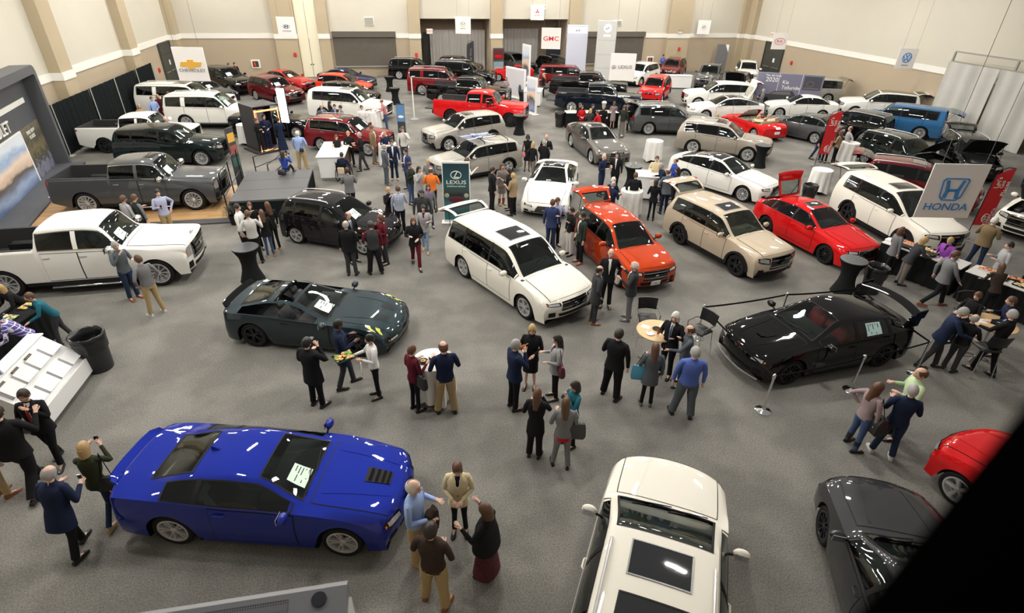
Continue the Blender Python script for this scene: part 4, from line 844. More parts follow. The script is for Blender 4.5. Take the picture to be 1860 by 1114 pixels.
# ------------------------------------------------------------------ people
# a figure of 1.75 m facing +x; y is its left
ARM = {'down': ((.02, .06, -.28), (.05, .07, -.53)), 'pocket': ((-.06, .12, -.26), (.05, .05, -.46)), 'front': ((.02, .07, -.28), (.22, -.10, -.33)), 'hold': ((.02, .08, -.28), (.26, -.02, -.20)),
 'mouth': ((.14, .08, -.23), (.20, -.12, .02)), 'photo': ((.17, .07, -.20), (.30, -.08, .04)), 'cross': ((.07, .08, -.26), (.21, -.17, -.19)), 'hip': ((-.10, .20, -.21), (.02, .06, -.40)), 'reach': ((.16, .06, -.23), (.40, .02, -.26)),
 'back': ((-.08, .10, -.27), (-.15, -.05, -.47)), 'point': ((.20, .08, -.18), (.44, .04, -.06)), 'gesture': ((.08, .12, -.26), (.29, .10, -.08)), 'lap': ((.06, .08, -.27), (.28, -.03, -.33)), 'swing': ((.10, .07, -.26), (.24, .06, -.46)), 'swingb': ((-.12, .07, -.25), (-.10, .08, -.51))}
LEG = {'stand': (((0, .09, .50), (-.02, .11, .085)), ((.0, .09, .50), (-.02, .11, .085))), 'apart': (((.02, .12, .50), (.03, .17, .085)), ((.0, .11, .50), (-.05, .15, .085))),
 'shift': (((.06, .10, .50), (.08, .13, .085)), ((-.02, .09, .50), (-.07, .11, .085))), 'walk': (((.20, .08, .50), (.27, .07, .10)), ((-.06, .08, .49), (-.34, .07, .13))), 'step': (((.12, .08, .5), (.16, .08, .085)), ((-.06, .08, .5), (-.20, .09, .10))),
 'sit': (((.42, .11, -.02+.5), (.44, .12, .085)), ((.42, .11, .48), (.40, .11, .085))), 'kneel': (((.36, .12, .30), (.10, .14, .06)), ((.30, .12, .32), (.42, .16, .06)))}
HIPZ = {'sit': .50, 'kneel': .20}
def pose_points(legs, al, ar, lean):
    hz = HIPZ.get(legs, .93); T = Matrix.Rotation(R(lean), 3, 'Y'); hip = Vector((0, 0, hz))
    def tor(v): return hip+T@Vector(v)
    p = {'hip': hip, 'waist': tor((0, 0, .13)), 'chest': tor((.0, 0, .33)), 'neck': tor((-.01, 0, .54)), 'head': tor((.015, 0, .70))}
    k = .5 if lean > 12 else 0
    if lean > 12: p['head'] = p['neck']+Vector((.045, 0, .155))
    TA = Matrix.Rotation(R(lean*.6), 3, 'Y')
    for sd, a, s in ((1, al, 'l'), (-1, ar, 'r')):
        sh = tor((-.01, sd*.185, .49)); e, w_ = ARM[a]
        p['sh'+s] = sh; p['el'+s] = sh+TA@Vector((e[0], sd*e[1], e[2])); p['wr'+s] = sh+TA@Vector((w_[0], sd*w_[1], w_[2]))
        kn, an = LEG[legs][0 if sd > 0 else 1]
        p['hp'+s] = hip+Vector((0, sd*.09, -.02)); p['kn'+s] = Vector((kn[0], sd*kn[1], kn[2])); p['an'+s] = Vector((an[0], sd*an[1], an[2]))
    return p
def head_rings(mb, c, yaw, pitch, mi=0):
    M = Matrix.Translation(c)@Matrix.Rotation(yaw, 4, 'Z')@Matrix.Rotation(pitch, 4, 'Y')
    seg, rg = 20, 14; rings = []
    for i in range(rg+1):
        t = PI*i/rg; z = -math.cos(t); q = max(math.sin(t), .03); row = []
        for j in range(seg):
            a = 2*PI*j/seg; x = math.cos(a); y = math.sin(a)
            rx, ryy = .098, .077
            jaw = max(0, -z-.1); ryy *= 1-.38*jaw; rx_ = rx*(1-.12*jaw) if x > 0 else rx*(1-.45*jaw)
            px, py, pz = x*q*rx_, y*q*ryy, z*.122
            if x > .2: px += .010*max(0, x)*jaw*2
            if x > .6 and abs(y) > .2 and .02 < z < .25: px -= .010
            if x > .93:
                if -.35 < z < .12: px += .020*(1-abs(z+.15)*2.2)
                if -.62 < z < -.45: px += .004
            row.append((px, py, pz))
        rings.append(row)
    mb.loft(rings, True, True, mi, M)
    for sd in (1, -1):
        mb.ell((-.005, sd*.079, -.008), (.020, .010, .032), 8, 6, mi, M); mb.ell((.084, sd*.030, .018), (.009, .012, .006), 8, 5, 1, M)
        mb.tube([M@Vector((.090, sd*.016, .036)), M@Vector((.088, sd*.044, .037))], .005, 5, 2)
    mb.tube([M@Vector((.091, -.022, -.062)), M@Vector((.097, 0, -.060)), M@Vector((.091, .022, -.062))], .006, 5, 3)
    return M
SKM = {}
def skin_body(key, p, yaw, pitch):
    if key in SKM: return SKM[key]
    vs, es, rd = [], [], []
    def v(q, r): vs.append(tuple(q)); rd.append(r); return len(vs)-1
    def chain(a, pts):
        for q, r in pts: b = v(q, r); es.append((a, b)); a = b
        return a
    h = v(p['hip'], .085); w_ = chain(h, [(p['waist'], .085)]); c = chain(w_, [(p['chest'], .09)])
    n = chain(c, [(p['neck'], .052), (lerp(p['neck'], p['head'], .55), .050)])
    for s, sd in (('l', 1), ('r', -1)):
        e = chain(c, [(lerp(p['chest'], p['sh'+s], .9), .05), (lerp(p['sh'+s], p['el'+s], .5), .042), (p['el'+s], .036), (lerp(p['el'+s], p['wr'+s], .5), .036), (p['wr'+s], .024)])
        d = (p['wr'+s]-p['el'+s]).normalized(); side = Vector((0, 0, 1)).cross(d)
        if side.length < .3: side = Vector((1, 0, 0))
        side.normalize(); nrm = d.cross(side)
        pal = chain(e, [(p['wr'+s]+d*.05, .026), (p['wr'+s]+d*.085, .024)])
        ax = side
        for k, (off, ln) in enumerate(((-.027, .060), (-.009, .072), (.009, .068), (.027, .052))):
            b0 = p['wr'+s]+d*.088+ax*off; cur = (Vector((0, 0, -1)) if abs(d.z) < .8 else Vector((1, 0, 0)))
            chain(pal, [(b0, .0095), (b0+d*ln*.5+cur*.006, .0088), (b0+d*ln*.95+cur*ln*.4, .0072)])
        tb = p['wr'+s]+d*.04
        chain(e, [(tb+ax*sd*.030, .0115), (tb+ax*sd*.05+d*.03, .0095), (tb+ax*sd*.054+d*.06, .0085)])
        k_ = chain(h, [(p['hp'+s], .075), (lerp(p['hp'+s], p['kn'+s], .5), .066), (p['kn'+s], .048), (lerp(p['kn'+s], p['an'+s], .4), .046), (p['an'+s], .032)])
        f = Vector((1, sd*.15, 0)); chain(k_, [(p['an'+s]+f*.05+Vector((0, 0, -.035)), .03), (p['an'+s]+f*.13+Vector((0, 0, -.055)), .022)])
    me = bpy.data.meshes.new('b'); me.from_pydata(vs, es, []); o = bpy.data.objects.new('tmp', me); C.objects.link(o)
    o.modifiers.new('s', 'SKIN'); sv = me.skin_vertices[0].data
    for i, r in enumerate(rd): sv[i].radius = (r, r); sv[i].use_root = (i == 0)
    o.modifiers.new('u', 'SUBSURF').levels = 1
    dg = bpy.context.evaluated_depsgraph_get(); ev = o.evaluated_get(dg).data
    mb = MB(); mb.add([tuple(q.co) for q in ev.vertices], [list(f.vertices) for f in ev.polygons], 0)
    bpy.data.objects.remove(o)
    M = head_rings(mb, p['head'], yaw, pitch)
    SKM[key] = (mb.mesh('body', 4, True, 60), M); return SKM[key]
def oval(c, X, Y, a, b, n=16, pw=1.0, bias=0):
    out = []
    for j in range(n):
        t = 2*PI*j/n; cx, sy = math.cos(t), math.sin(t)
        cx = math.copysign(abs(cx)**.8, cx); sy = math.copysign(abs(sy)**.9, sy)
        out.append(c+X*(a*cx+bias)+Y*(b*sy))
    return out
def torso(mb, p, lean, kind, female, mi=0):
    """shirt, jacket, coat or dress bodice with its sleeves"""
    T = Matrix.Rotation(R(lean), 3, 'Y'); X = T@Vector((1, 0, 0)); Y = Vector((0, 1, 0)); Z = T@Vector((0, 0, 1)); hip = p['hip']
    jk = kind in ('jacket', 'coat', 'cardigan'); g = .014 if jk else 0
    hem = {'jacket': -.12, 'coat': -.26, 'cardigan': -.14, 'shirt': -.05, 'sweater': -.07, 'vest': -.06, 'dress': -.02, 'poncho': -.14}[kind]
    wst = .128 if female else .150
    prof = [(hem, .118+g, .168+g), (.0, .118+g, .168+g), (.12, .098+g, wst+g), (.22, .112+g, .160+g), (.34, .125+g, .178+g), (.44, .112+g, .186+g), (.495, .088+g, .168+g), (.525, .062, .105), (.548, .056, .066), (.572, .052, .056)]
    if kind == 'poncho': prof = [(-.14, .20, .27), (.0, .19, .26), (.2, .16, .235), (.36, .13, .205), (.45, .11, .19), (.50, .085, .15), (.53, .06, .09), (.55, .055, .062)]
    if hem < -.1 and kind != 'poncho': prof[0] = (hem, .135+g, .185+g)
    if p['hip'].z < .6: prof = prof[1:] if hem < -.05 else prof
    rings = [oval(hip+Z*z, X, Y, a, b, 20, bias=.012 if .2 < z < .4 and female else 0) for z, a, b in prof]
    mb.loft(rings, True, True, mi)
    if kind == 'vest': return
    for s, sd in (('l', 1), ('r', -1)):
        sh, el, wr = p['sh'+s], p['el'+s], p['wr'+s]
        r0 = .056 if not jk else .062
        if kind == 'dress': pts = [sh+Vector((0, -sd*.03, .01)), lerp(sh, el, .25)]; mb.tube(pts, [.055, .045], 10, mi); continue
        short = kind == 'polo'
        pts = [sh+Vector((0, -sd*.075, -.015)), sh+Vector((0, -sd*.012, -.012)), lerp(sh, el, .45), lerp(sh, el, .9), el, lerp(el, wr, .15), lerp(el, wr, .6), lerp(el, wr, .97)]
        mb.tube(pts, [r0*.95, r0, r0*.90, r0*.78, r0*.76, r0*.74, r0*.62, r0*.56], 12, mi)
    for s, sd in (('l', 1), ('r', -1)): mb.ell(tuple(p['sh'+s]+Vector((0, -sd*.022, -.012))), (.060+g*.5, .056+g*.5, .050+g*.4), 12, 8, mi)
def legs_mesh(mb, p, kind, mi=0):
    X, Y = Vector((1, 0, 0)), Vector((0, 1, 0)); h = p['hip']
    if kind in ('skirt', 'longskirt', 'dress'):
        zb = .52 if kind != 'longskirt' else .16; m = lerp(p['knl'], p['knr'], .5); w_ = .17 if kind != 'longskirt' else .24
        mb.loft([oval(Vector((m.x*.8, 0, zb)), X, Y, w_*.85, w_+.02, 18), oval(Vector((m.x*.3, 0, .76)), X, Y, .135, .18, 18), oval(h+Vector((0, 0, -.02)), X, Y, .12, .165, 18), oval(h+Vector((0, 0, .11)), X, Y, .10, .14, 18)], True, True, mi); return
    k = {'slim': .82, 'trousers': 1.0, 'wide': 1.22}[kind]
    if h.z > .6: mb.loft([oval(h+Vector((0, 0, -.12)), X, Y, .10, .155, 16), oval(h+Vector((0, 0, -.04)), X, Y, .118, .17, 16), oval(h+Vector((0, 0, .035)), X, Y, .106, .150, 16), oval(h+Vector((0, 0, .07)), X, Y, .090, .138, 16)], True, True, mi)
    else: mb.ell(tuple(h+Vector((.04, 0, .02))), (.17, .19, .13), 16, 10, mi)
    for s in 'lr':
        a, b, c = p['hp'+s], p['kn'+s], p['an'+s]
        pts = [a+Vector((0, 0, -.0)), lerp(a, b, .3), lerp(a, b, .7), b, lerp(b, c, .2), lerp(b, c, .6), lerp(b, c, .98)]
        mb.tube(pts, [.092, .092*min(k, 1.05), .076*k, .064*k, .060*k, .058*k, .058*k], 12, mi)
def shoes_mesh(mb, p, kind, mi=0):
    for s, sd in (('l', 1), ('r', -1)):
        a = p['an'+s]; an = sd*.14; X = Vector((math.cos(an), math.sin(an), 0)); Y = Vector((-math.sin(an), math.cos(an), 0))
        z0 = a.z-.085 if a.z < .2 else a.z-.1
        base = Vector((a.x, a.y, z0))
        rows = []
        for t, w_, hh in ((-.075, .022, .05), (-.06, .036, .075), (0, .040, .085), (.06, .043, .062), (.13, .047, .045), (.18, .040, .034), (.205, .018, .020)):
            q = base+X*t; rows.append([q-Y*w_, q-Y*w_*.98+Vector((0, 0, hh*.45)), q-Y*w_*.5+Vector((0, 0, hh)), q+Y*w_*.5+Vector((0, 0, hh)), q+Y*w_*.98+Vector((0, 0, hh*.45)), q+Y*w_])
        mb.loft(rows, True, True, mi)
        if kind == 'boots': mb.tube([base+Vector((0, 0, .05)), lerp(a, p['kn'+s], .5)], [.052, .066], 12, mi)
def hair_mesh(kind):
    mb = MB(); seg, rg = 24, 16; rnd = random.Random(hash(kind) % 97 if False else len(kind)*7)
    long_ = {'short': 0, 'fringe': 0, 'thin': 0, 'bob': .10, 'long': .26, 'curly': .08, 'pony': .02, 'cap': 0, 'chefhat': 0}[kind]
    puff = {'curly': .028, 'bob': .014, 'long': .010}.get(kind, .009)
    rows = []
    def pos(t, a):
        z = math.cos(t); q = math.sin(t); x = math.cos(a); y = math.sin(a)
        k = 1+.05*math.sin(a*7+t*5)*(.5 if kind in ('curly', 'long', 'bob') else .25)
        px, py, pz = x*q*(.100+puff*k), y*q*(.079+puff*k), z*(.124+puff*.8*k)
        if z < 0 and long_: pz += z*0
        return Vector((px-.006, py, pz+.004))
    lim = lambda a: (.36*PI if abs(a) < .75 else .50*PI if abs(a) < 1.3 else .60*PI if abs(a) < 1.9 else .66*PI)
    for i in range(rg+1):
        row = []
        for j in range(seg):
            a = -PI+2*PI*j/seg; L = lim(a); t0 = .30*PI if kind == 'fringe' else 0
            if kind == 'fringe' and abs(a) < 1.0: L = t0+.02
            row.append(pos(t0+(L-t0)*i/rg, a))
        rows.append(row)
    mb.loft(rows, False, False)
    # inner side so the hair has thickness at its edge
    inner = [[q*.93 for q in r] for r in rows]; mb.loft(inner, False, False); mb.loft([rows[-1], inner[-1]], False, False)
    if kind == 'fringe': mb.loft([rows[0], inner[0]], False, False)
    if long_:
        rr = []
        for i in range(7):
            t = i/6; row = []
            for j in range(13):
                a = 1.25+(2*PI-2.5)*j/12; w_ = 1+puff*3*math.sin(PI*t)-.15*t
                row.append(Vector((math.cos(a)*(.104+puff)*w_-.01-.015*t, math.sin(a)*(.083+puff)*w_, .02-(long_+.07)*t+.006*math.sin(a*9))))
            rr.append(row)
        mb.loft(rr, False, False, closed=False); r2 = [[Vector((q.x*.86, q.y*.86, q.z)) for q in r] for r in rr]; mb.loft(r2, False, False, closed=False); mb.loft([rr[-1], r2[-1]], closed=False); mb.loft([rr[0], r2[0]], closed=False)
    if kind == 'pony': mb.tube([(-.09, 0, .04), (-.14, 0, .02), (-.15, 0, -.08), (-.13, 0, -.18)], [.025, .032, .028, .008], 8)
    if kind == 'cap':
        mb.loft([[Vector((.05, -.07, .045)), Vector((.11, -.06, .05)), Vector((.165, -.03, .045)), Vector((.175, 0, .044)), Vector((.165, .03, .045)), Vector((.11, .06, .05)), Vector((.05, .07, .045))],
                 [Vector((.05, -.07, .055)), Vector((.11, -.06, .06)), Vector((.165, -.03, .053)), Vector((.175, 0, .052)), Vector((.165, .03, .053)), Vector((.11, .06, .06)), Vector((.05, .07, .055))]], True, True)
    if kind == 'chefhat': mb.lathe([(.10, .05), (.105, .2), (.14, .24), (.14, .30), (.09, .34), (.01, .345)], 16)
    return mb.mesh('hair', 1, True, 60)
SKIN = {'light': mat('skin_light', (.64, .41, .32), .55), 'mid': mat('skin_mid', (.52, .31, .22), .55), 'dark': mat('skin_dark', (.13, .06, .035), .5)}
EYE = mat('eye', (.03, .025, .02), .3); BROW = mat('brow', (.08, .05, .03), .8); LIP = mat('lips', (.45, .13, .11), .5)
HAIR = {'dark': mat('hair_dark', (.022, .014, .010), .5), 'brown': mat('hair_brown', (.09, .045, .022), .5), 'blond': mat('hair_blond', (.42, .28, .12), .5), 'auburn': mat('hair_auburn', (.105, .048, .026), .5), 'gray': mat('hair_gray', (.32, .31, .30), .6),
 'white': mat('hair_white', (.62, .60, .56), .6), 'black': mat('hair_black', (.008, .007, .007), .4)}
def cl(name, col, rough=.85):
    m = noisy('cloth_'+name, tuple(c*.82 for c in col), col, 60, rough, .15, 3); m.node_tree.nodes['Principled BSDF'].inputs['Specular IOR Level'].default_value = .15; return m
CL = {k: cl(k, v) for k, v in dict(black=(.012, .012, .014), navy=(.014, .022, .055), dkgray=(.045, .047, .052), gray=(.19, .19, .20), ltgray=(.38, .38, .39), white=(.78, .77, .76), khaki=(.42, .31, .16), tan=(.36, .26, .15), jeans=(.06, .10, .20),
 dkjeans=(.022, .036, .075), ltjeans=(.25, .36, .50), blue=(.10, .16, .50), ltblue=(.34, .46, .78), orange=(.85, .20, .03), red=(.50, .015, .02), maroon=(.11, .012, .022), purple=(.32, .08, .45), brown=(.045, .030, .024), olive=(.035, .042, .022),
 green=(.02, .05, .035), teal=(.02, .13, .18), mint=(.52, .66, .42), cream=(.70, .60, .38), mauve=(.33, .25, .26), lav=(.45, .47, .66), pink=(.55, .22, .22), taupe=(.19, .165, .15), royal=(.03, .07, .36), bluesuit=(.035, .05, .13), slate=(.10, .115, .13), tansuit=(.22, .16, .09), whit2=(.62, .60, .58), sgreen=(.03, .035, .03)).items()}
CL['plaid'] = stripes('cloth_plaid', (.14, .18, .34), (.6, .62, .68), .05, 1, second=(2, .05), width=.3)
CL['purpleplaid'] = stripes('cloth_purple_plaid', (.07, .05, .26), (.72, .70, .76), .085, 1, second=(2, .085), width=.18)
CL['floral'] = noisy('cloth_floral', (.12, .006, .02), (.015, .004, .006), 14, .9)
SHOE = {'black': mat('shoe_black', (.01, .01, .01), .35), 'brown': mat('shoe_brown', (.20, .07, .025), .4), 'tan': mat('shoe_tan', (.40, .27, .14), .6), 'white': mat('shoe_white', (.55, .53, .5), .6), 'gray': mat('shoe_gray', (.1, .1, .1), .7)}
TIEM = {'red': mat('tie_red', (.42, .01, .02), .5), 'black': mat('tie_black', (.015, .015, .02), .5), 'green': mat('tie_green', (.1, .2, .12), .5), 'blue': mat('tie_blue', (.05, .09, .16), .5)}
SKN = mat('placeholder')
def person(x, y, hd, label, h=1.76, legs='stand', arms=('down', 'down'), lean=0, yaw=0, pitch=8, top=('shirt', 'white'), bottom=('trousers', 'black'), shoes='black', hair=('short', 'brown'), skin='light', f=False, bulk=1.0, under=None, tie=None, z=0, group=None, boots=False, holding=None):
    root = empty('person', (x, y, z), hd, label, 'person', group)
    k = h/1.75; root.scale = (k*bulk, k*bulk*(.93 if f else 1), k)
    p = pose_points(legs, arms[0], arms[1], lean); pk = (legs, arms, lean)
    me, M = skin_body(pk+(yaw, pitch), p, R(yaw), R(pitch))
    put('body', me, [SKIN[skin], EYE, BROW, LIP], root)
    def once(key, fn, ang=60, nm=1):
        if key not in MC:
            mb = MB(); fn(mb); MC[key] = mb.mesh(key[0], nm, True, ang)
        return MC[key]
    tk, tc = top
    nm = {'shirt': 'shirt', 'sweater': 'sweater', 'jacket': 'jacket', 'coat': 'coat', 'cardigan': 'cardigan', 'vest': 'vest', 'dress': 'dress_top', 'poncho': 'poncho'}[tk]
    put(nm, once(('top', tk, f)+pk, lambda mb: torso(mb, p, lean, tk, f)), [CL[tc]], root)
    if tk == 'vest':
        put('sleeve', once(('sleeve', f)+pk, lambda mb: torso(mb, p, lean, 'shirt', f)), [CL[under or 'maroon']], root).scale = (.995, .985, 1)
    if tk in ('jacket', 'coat', 'cardigan') and under:
        T = Matrix.Rotation(R(lean), 3, 'Y'); hip = p['hip']
        def front(mb):
            rows = []
            for zz, w_, d in ((.12, .008, .113), (.22, .022, .126), (.34, .045, .138), (.44, .050, .124), (.50, .045, .098), (.535, .045, .066), (.562, .045, .060)):
                rows.append([hip+T@Vector((d+.008*(1-abs(q)) -(.012 if abs(q) == 1 else 0), w_*q, zz)) for q in (-1, -.5, 0, .5, 1)])
            mb.loft(rows, closed=False); rows2 = [[v-T@Vector((.02, 0, 0)) for v in r] for r in rows]; mb.loft(rows2, closed=False)
        put('shirt_front', once(('shirt_front',)+pk, front), [CL[under]], root)
        if tie:
            def tiem(mb):
                mb.tube([hip+T@Vector((.085, 0, .535)), hip+T@Vector((.118, 0, .49)), hip+T@Vector((.146, 0, .42)), hip+T@Vector((.154, 0, .34)), hip+T@Vector((.143, 0, .22)), hip+T@Vector((.126, 0, .12))], [.012, .018, .022, .024, .028, .01], 6, 0, True, .35)
            put('necktie', once(('tie',)+pk, tiem), [TIEM[tie]], root)
    bk, bc = bottom
    nm = 'skirt' if 'skirt' in bk else 'dress_skirt' if bk == 'dress' else 'trousers'
    put(nm, once(('legs', bk)+pk, lambda mb: legs_mesh(mb, p, bk)), [CL[bc]], root)
    put('shoes', once(('shoes', boots)+(legs,), lambda mb: shoes_mesh(mb, p, 'boots' if boots else 'shoe'), 35), [SHOE[shoes]], root)
    if hair[0] != 'bald':
        if ('hair', hair[0]) not in MC: MC[('hair', hair[0])] = hair_mesh(hair[0])
        ho = put('cap' if hair[0] == 'cap' else 'chef_hat' if hair[0] == 'chefhat' else 'hair', MC[('hair', hair[0])], [HAIR.get(hair[1]) or CL[hair[1]]], root)
        ho.matrix_local = M
        if hair[0] in ('cap', 'chefhat'):
            h2 = put('hair', MC.setdefault(('hair', 'short'), hair_mesh('short')), [HAIR['dark']], root); h2.matrix_local = M@Matrix.Scale(.96, 4)
    Mw = Matrix.Translation(root.location)@Matrix.Rotation(hd, 4, 'Z')@Matrix.Diagonal((*root.scale, 1))
    root['_'] = 0; del root['_']
    return root, p, Mw
# ------------------------------------------------------------------ the people
people = []
people.append(person(0.032, 4.986, 1.128, 'man in dark brown sweater and khakis seen from behind, thinning dark hair', h=1.8, arms=('hold', 'front'), legs='apart', top=('sweater', 'brown'), bottom=('wide', 'khaki'), shoes='brown', hair=('short', 'dark'), bulk=1.08))
people.append(person(-0.164, 5.780, -0.408, 'white-haired man in light blue shirt, dark coat over his arm, by the blue coupe', h=1.82, arms=('hold', 'front'), top=('shirt', 'ltblue'), bottom=('wide', 'khaki'), shoes='tan', hair=('fringe', 'white'), bulk=1.08))
people.append(person(0.545, 6.150, -1.746, 'woman in cream blazer over black with long brown hair, hands clasped', h=1.68, f=True, arms=('front', 'front'), top=('jacket', 'cream'), under='black', bottom=('slim', 'black'), hair=('long', 'auburn'), pitch=22))
people.append(person(0.857, 5.281, 2.457, 'woman in black poncho over a dark red patterned long skirt', h=1.66, f=True, arms=('gesture', 'gesture'), top=('poncho', 'black'), bottom=('longskirt', 'floral'), hair=('bob', 'brown'), bulk=1.05))
people.append(person(-5.584, 6.997, 1.337, 'older man in dark navy coat looking at a phone near the lower left', h=1.74, arms=('hold', 'hold'), lean=14, legs='step', top=('coat', 'navy'), bottom=('trousers', 'black'), hair=('fringe', 'gray'), pitch=25, bulk=1.08))
people.append(person(-5.300, 7.595, 1.569, 'woman in dark green sweater photographing at the tail of the blue coupe', h=1.68, f=True, arms=('photo', 'photo'), legs='walk', top=('sweater', 'olive'), bottom=('slim', 'dkjeans'), shoes='tan', hair=('bob', 'blond'), lean=8))
people.append(person(-6.891, 8.539, 1.691, 'man in black suit gesturing with raised hand at the left edge', h=1.88, arms=('down', 'gesture'), legs='walk', top=('jacket', 'black'), under='white', bottom=('wide', 'black'), hair=('short', 'dark'), lean=6, bulk=1.1))
people.append(person(-6.792, 9.197, -1.546, 'man in black suit with red tie eating beside the brochure counter', h=1.78, arms=('mouth', 'hold'), legs='step', tie='red', hair=('short', 'dark'), skin='mid', top=('jacket', 'black'), under='white', bottom=('trousers', 'black')))
people.append(person(-7.385, 8.509, 1.064, 'person in tan trousers and brown shoes cut off at the left edge', h=1.74, top=('sweater', 'brown'), bottom=('trousers', 'khaki'), shoes='brown'))
people.append(person(-8.325, 10.575, 2.063, 'person in blue plaid shirt and khaki trousers at the left edge, behind the counter', h=1.78, arms=('hold', 'hold'), top=('shirt', 'plaid'), bottom=('trousers', 'khaki'), shoes='brown', hair=('short', 'brown')))
people.append(person(-8.504, 12.516, 3.564, 'man in purple plaid shirt and dark cap leaning over the left food table', h=1.78, arms=('reach', 'reach'), lean=38, top=('shirt', 'purpleplaid'), bottom=('trousers', 'dkjeans'), hair=('cap', 'navy')))
people.append(person(-8.502, 13.581, 3.788, 'boy in blue jacket and grey trousers leaning over the food at left', h=1.62, arms=('reach', 'mouth'), lean=28, legs='step', top=('sweater', 'teal'), bottom=('trousers', 'dkgray'), hair=('short', 'brown')))
people.append(person(-9.391, 14.201, 4.075, 'blonde woman in black bending over the food table at left', h=1.68, f=True, arms=('reach', 'reach'), lean=35, top=('sweater', 'black'), bottom=('slim', 'black'), hair=('bob', 'blond')))
people.append(person(-6.708, 14.649, 2.437, 'young man in grey shirt and khakis with hands in pockets facing the white pickup', h=1.78, arms=('pocket', 'pocket'), legs='apart', top=('shirt', 'gray'), bottom=('trousers', 'khaki'), shoes='white', hair=('short', 'brown')))
people.append(person(-7.606, 15.631, -0.682, 'man in slate quarter-zip with hand at his mouth beside the white pickup', h=1.8, arms=('hold', 'mouth'), top=('sweater', 'slate'), bottom=('trousers', 'dkjeans'), shoes='brown', hair=('short', 'gray')))
people.append(person(-7.839, 19.924, -0.934, 'bearded man in pale lilac shirt and khakis between the two large pickups', h=1.8, arms=('hip', 'hold'), top=('shirt', 'lav'), bottom=('trousers', 'khaki'), hair=('short', 'dark')))
people.append(person(-8.459, 19.595, 0.931, 'man in dark green vest between the two large pickups', h=1.76, arms=('hold', 'down'), top=('vest', 'sgreen'), under='gray', bottom=('trousers', 'black'), hair=('short', 'brown')))
people.append(person(-8.765, 19.538, 0.945, 'man in light grey sweater left of the one in the dark green vest', h=1.76, arms=('hold', 'down'), top=('sweater', 'ltgray'), bottom=('trousers', 'black'), hair=('short', 'brown')))
people.append(person(-4.998, 18.071, -0.079, 'man in white shirt nearest the stage in the group left of the plum hatchback', h=1.8, arms=('gesture', 'down'), top=('shirt', 'white'), hair=('short', 'dark'), bottom=('trousers', 'black')))
people.append(person(-4.555, 17.428, 1.739, 'man in pale grey shirt seen from behind, left of the plum hatchback', h=1.8, arms=('pocket', 'gesture'), top=('shirt', 'whit2'), hair=('short', 'brown'), bottom=('trousers', 'black')))
people.append(person(-4.706, 18.489, -1.322, 'young woman in black with light brown hair between the two white-shirted men', h=1.68, f=True, arms=('gesture', 'mouth'), top=('sweater', 'black'), bottom=('slim', 'black'), hair=('long', 'brown')))
people.append(person(-4.243, 17.853, 1.979, 'woman in black coat with fur collar and blue jeans left of the plum hatchback', h=1.64, f=True, arms=('hold', 'hold'), top=('jacket', 'black'), bottom=('slim', 'jeans'), shoes='tan', hair=('long', 'auburn')))
people.append(person(-4.116, 18.304, 2.316, 'long-haired woman in black leggings and pale boots at the edge of the stage', h=1.72, f=True, arms=('hold', 'down'), top=('sweater', 'black'), bottom=('slim', 'black'), shoes='tan', hair=('long', 'auburn')))
people.append(person(-1.563, 16.077, 1.406, 'bald man in black blazer seen from behind at the plum hatchback hood', h=1.8, arms=('down', 'hold'), top=('jacket', 'black'), bottom=('trousers', 'dkgray'), hair=('fringe', 'gray'), bulk=1.06))
people.append(person(-0.836, 16.025, 1.797, 'man in charcoal vest with maroon sleeves seen from behind', h=1.76, arms=('hold', 'down'), legs='apart', top=('vest', 'dkgray'), under='maroon', bottom=('wide', 'black'), hair=('short', 'dark'), bulk=1.1))
people.append(person(-1.537, 16.944, -0.957, 'balding man in dark suit with tie facing the viewer by the plum hatchback door', h=1.76, arms=('hold', 'down'), tie='blue', hair=('fringe', 'auburn'), top=('jacket', 'black'), under='white', bottom=('trousers', 'black')))
people.append(person(-0.535, 16.676, 3.610, 'curly-haired woman in maroon jacket at the plum hatchback hood', h=1.7, f=True, arms=('hold', 'mouth'), top=('jacket', 'maroon'), bottom=('trousers', 'dkgray'), hair=('curly', 'auburn')))
people.append(person(-0.274, 19.307, -1.033, 'blonde woman in black holding a cup behind the plum hatchback', h=1.68, f=True, arms=('hold', 'mouth'), top=('jacket', 'black'), bottom=('slim', 'black'), hair=('short', 'blond')))
people.append(person(0.074, 19.048, 1.654, 'man in blue plaid shirt seen from behind beyond the plum hatchback', h=1.8, arms=('down', 'hold'), top=('shirt', 'plaid'), bottom=('trousers', 'black'), hair=('short', 'brown')))
people.append(person(0.439, 16.306, -1.510, 'woman in black top and maroon trousers walking toward the viewer', h=1.7, f=True, arms=('front', 'hold'), legs='walk', top=('cardigan', 'black'), under='black', bottom=('trousers', 'maroon'), hair=('long', 'auburn'), bulk=1.12))
people.append(person(0.822, 17.369, -1.705, 'young woman in maroon top and pale jeans with patterned cardigan', h=1.68, f=True, arms=('hold', 'down'), legs='step', top=('cardigan', 'ltgray'), under='maroon', bottom=('slim', 'ltjeans'), shoes='tan', hair=('long', 'dark')))
people.append(person(0.849, 18.444, -1.704, 'man in black cap and dark grey polo walking behind the women', h=1.84, arms=('down', 'down'), legs='step', top=('shirt', 'dkgray'), bottom=('wide', 'black'), hair=('cap', 'black'), bulk=1.12))
people.append(person(1.139, 19.385, -1.542, 'woman in grey cardigan over purple beside the teal floor sign', h=1.7, f=True, arms=('down', 'pocket'), top=('cardigan', 'gray'), under='purple', bottom=('slim', 'dkjeans'), hair=('long', 'brown')))
people.append(person(1.375, 20.984, 1.418, 'man in bright orange shirt seen from behind', h=1.78, arms=('hold', 'hold'), top=('shirt', 'orange'), bottom=('trousers', 'black'), hair=('fringe', 'brown'), bulk=1.08))
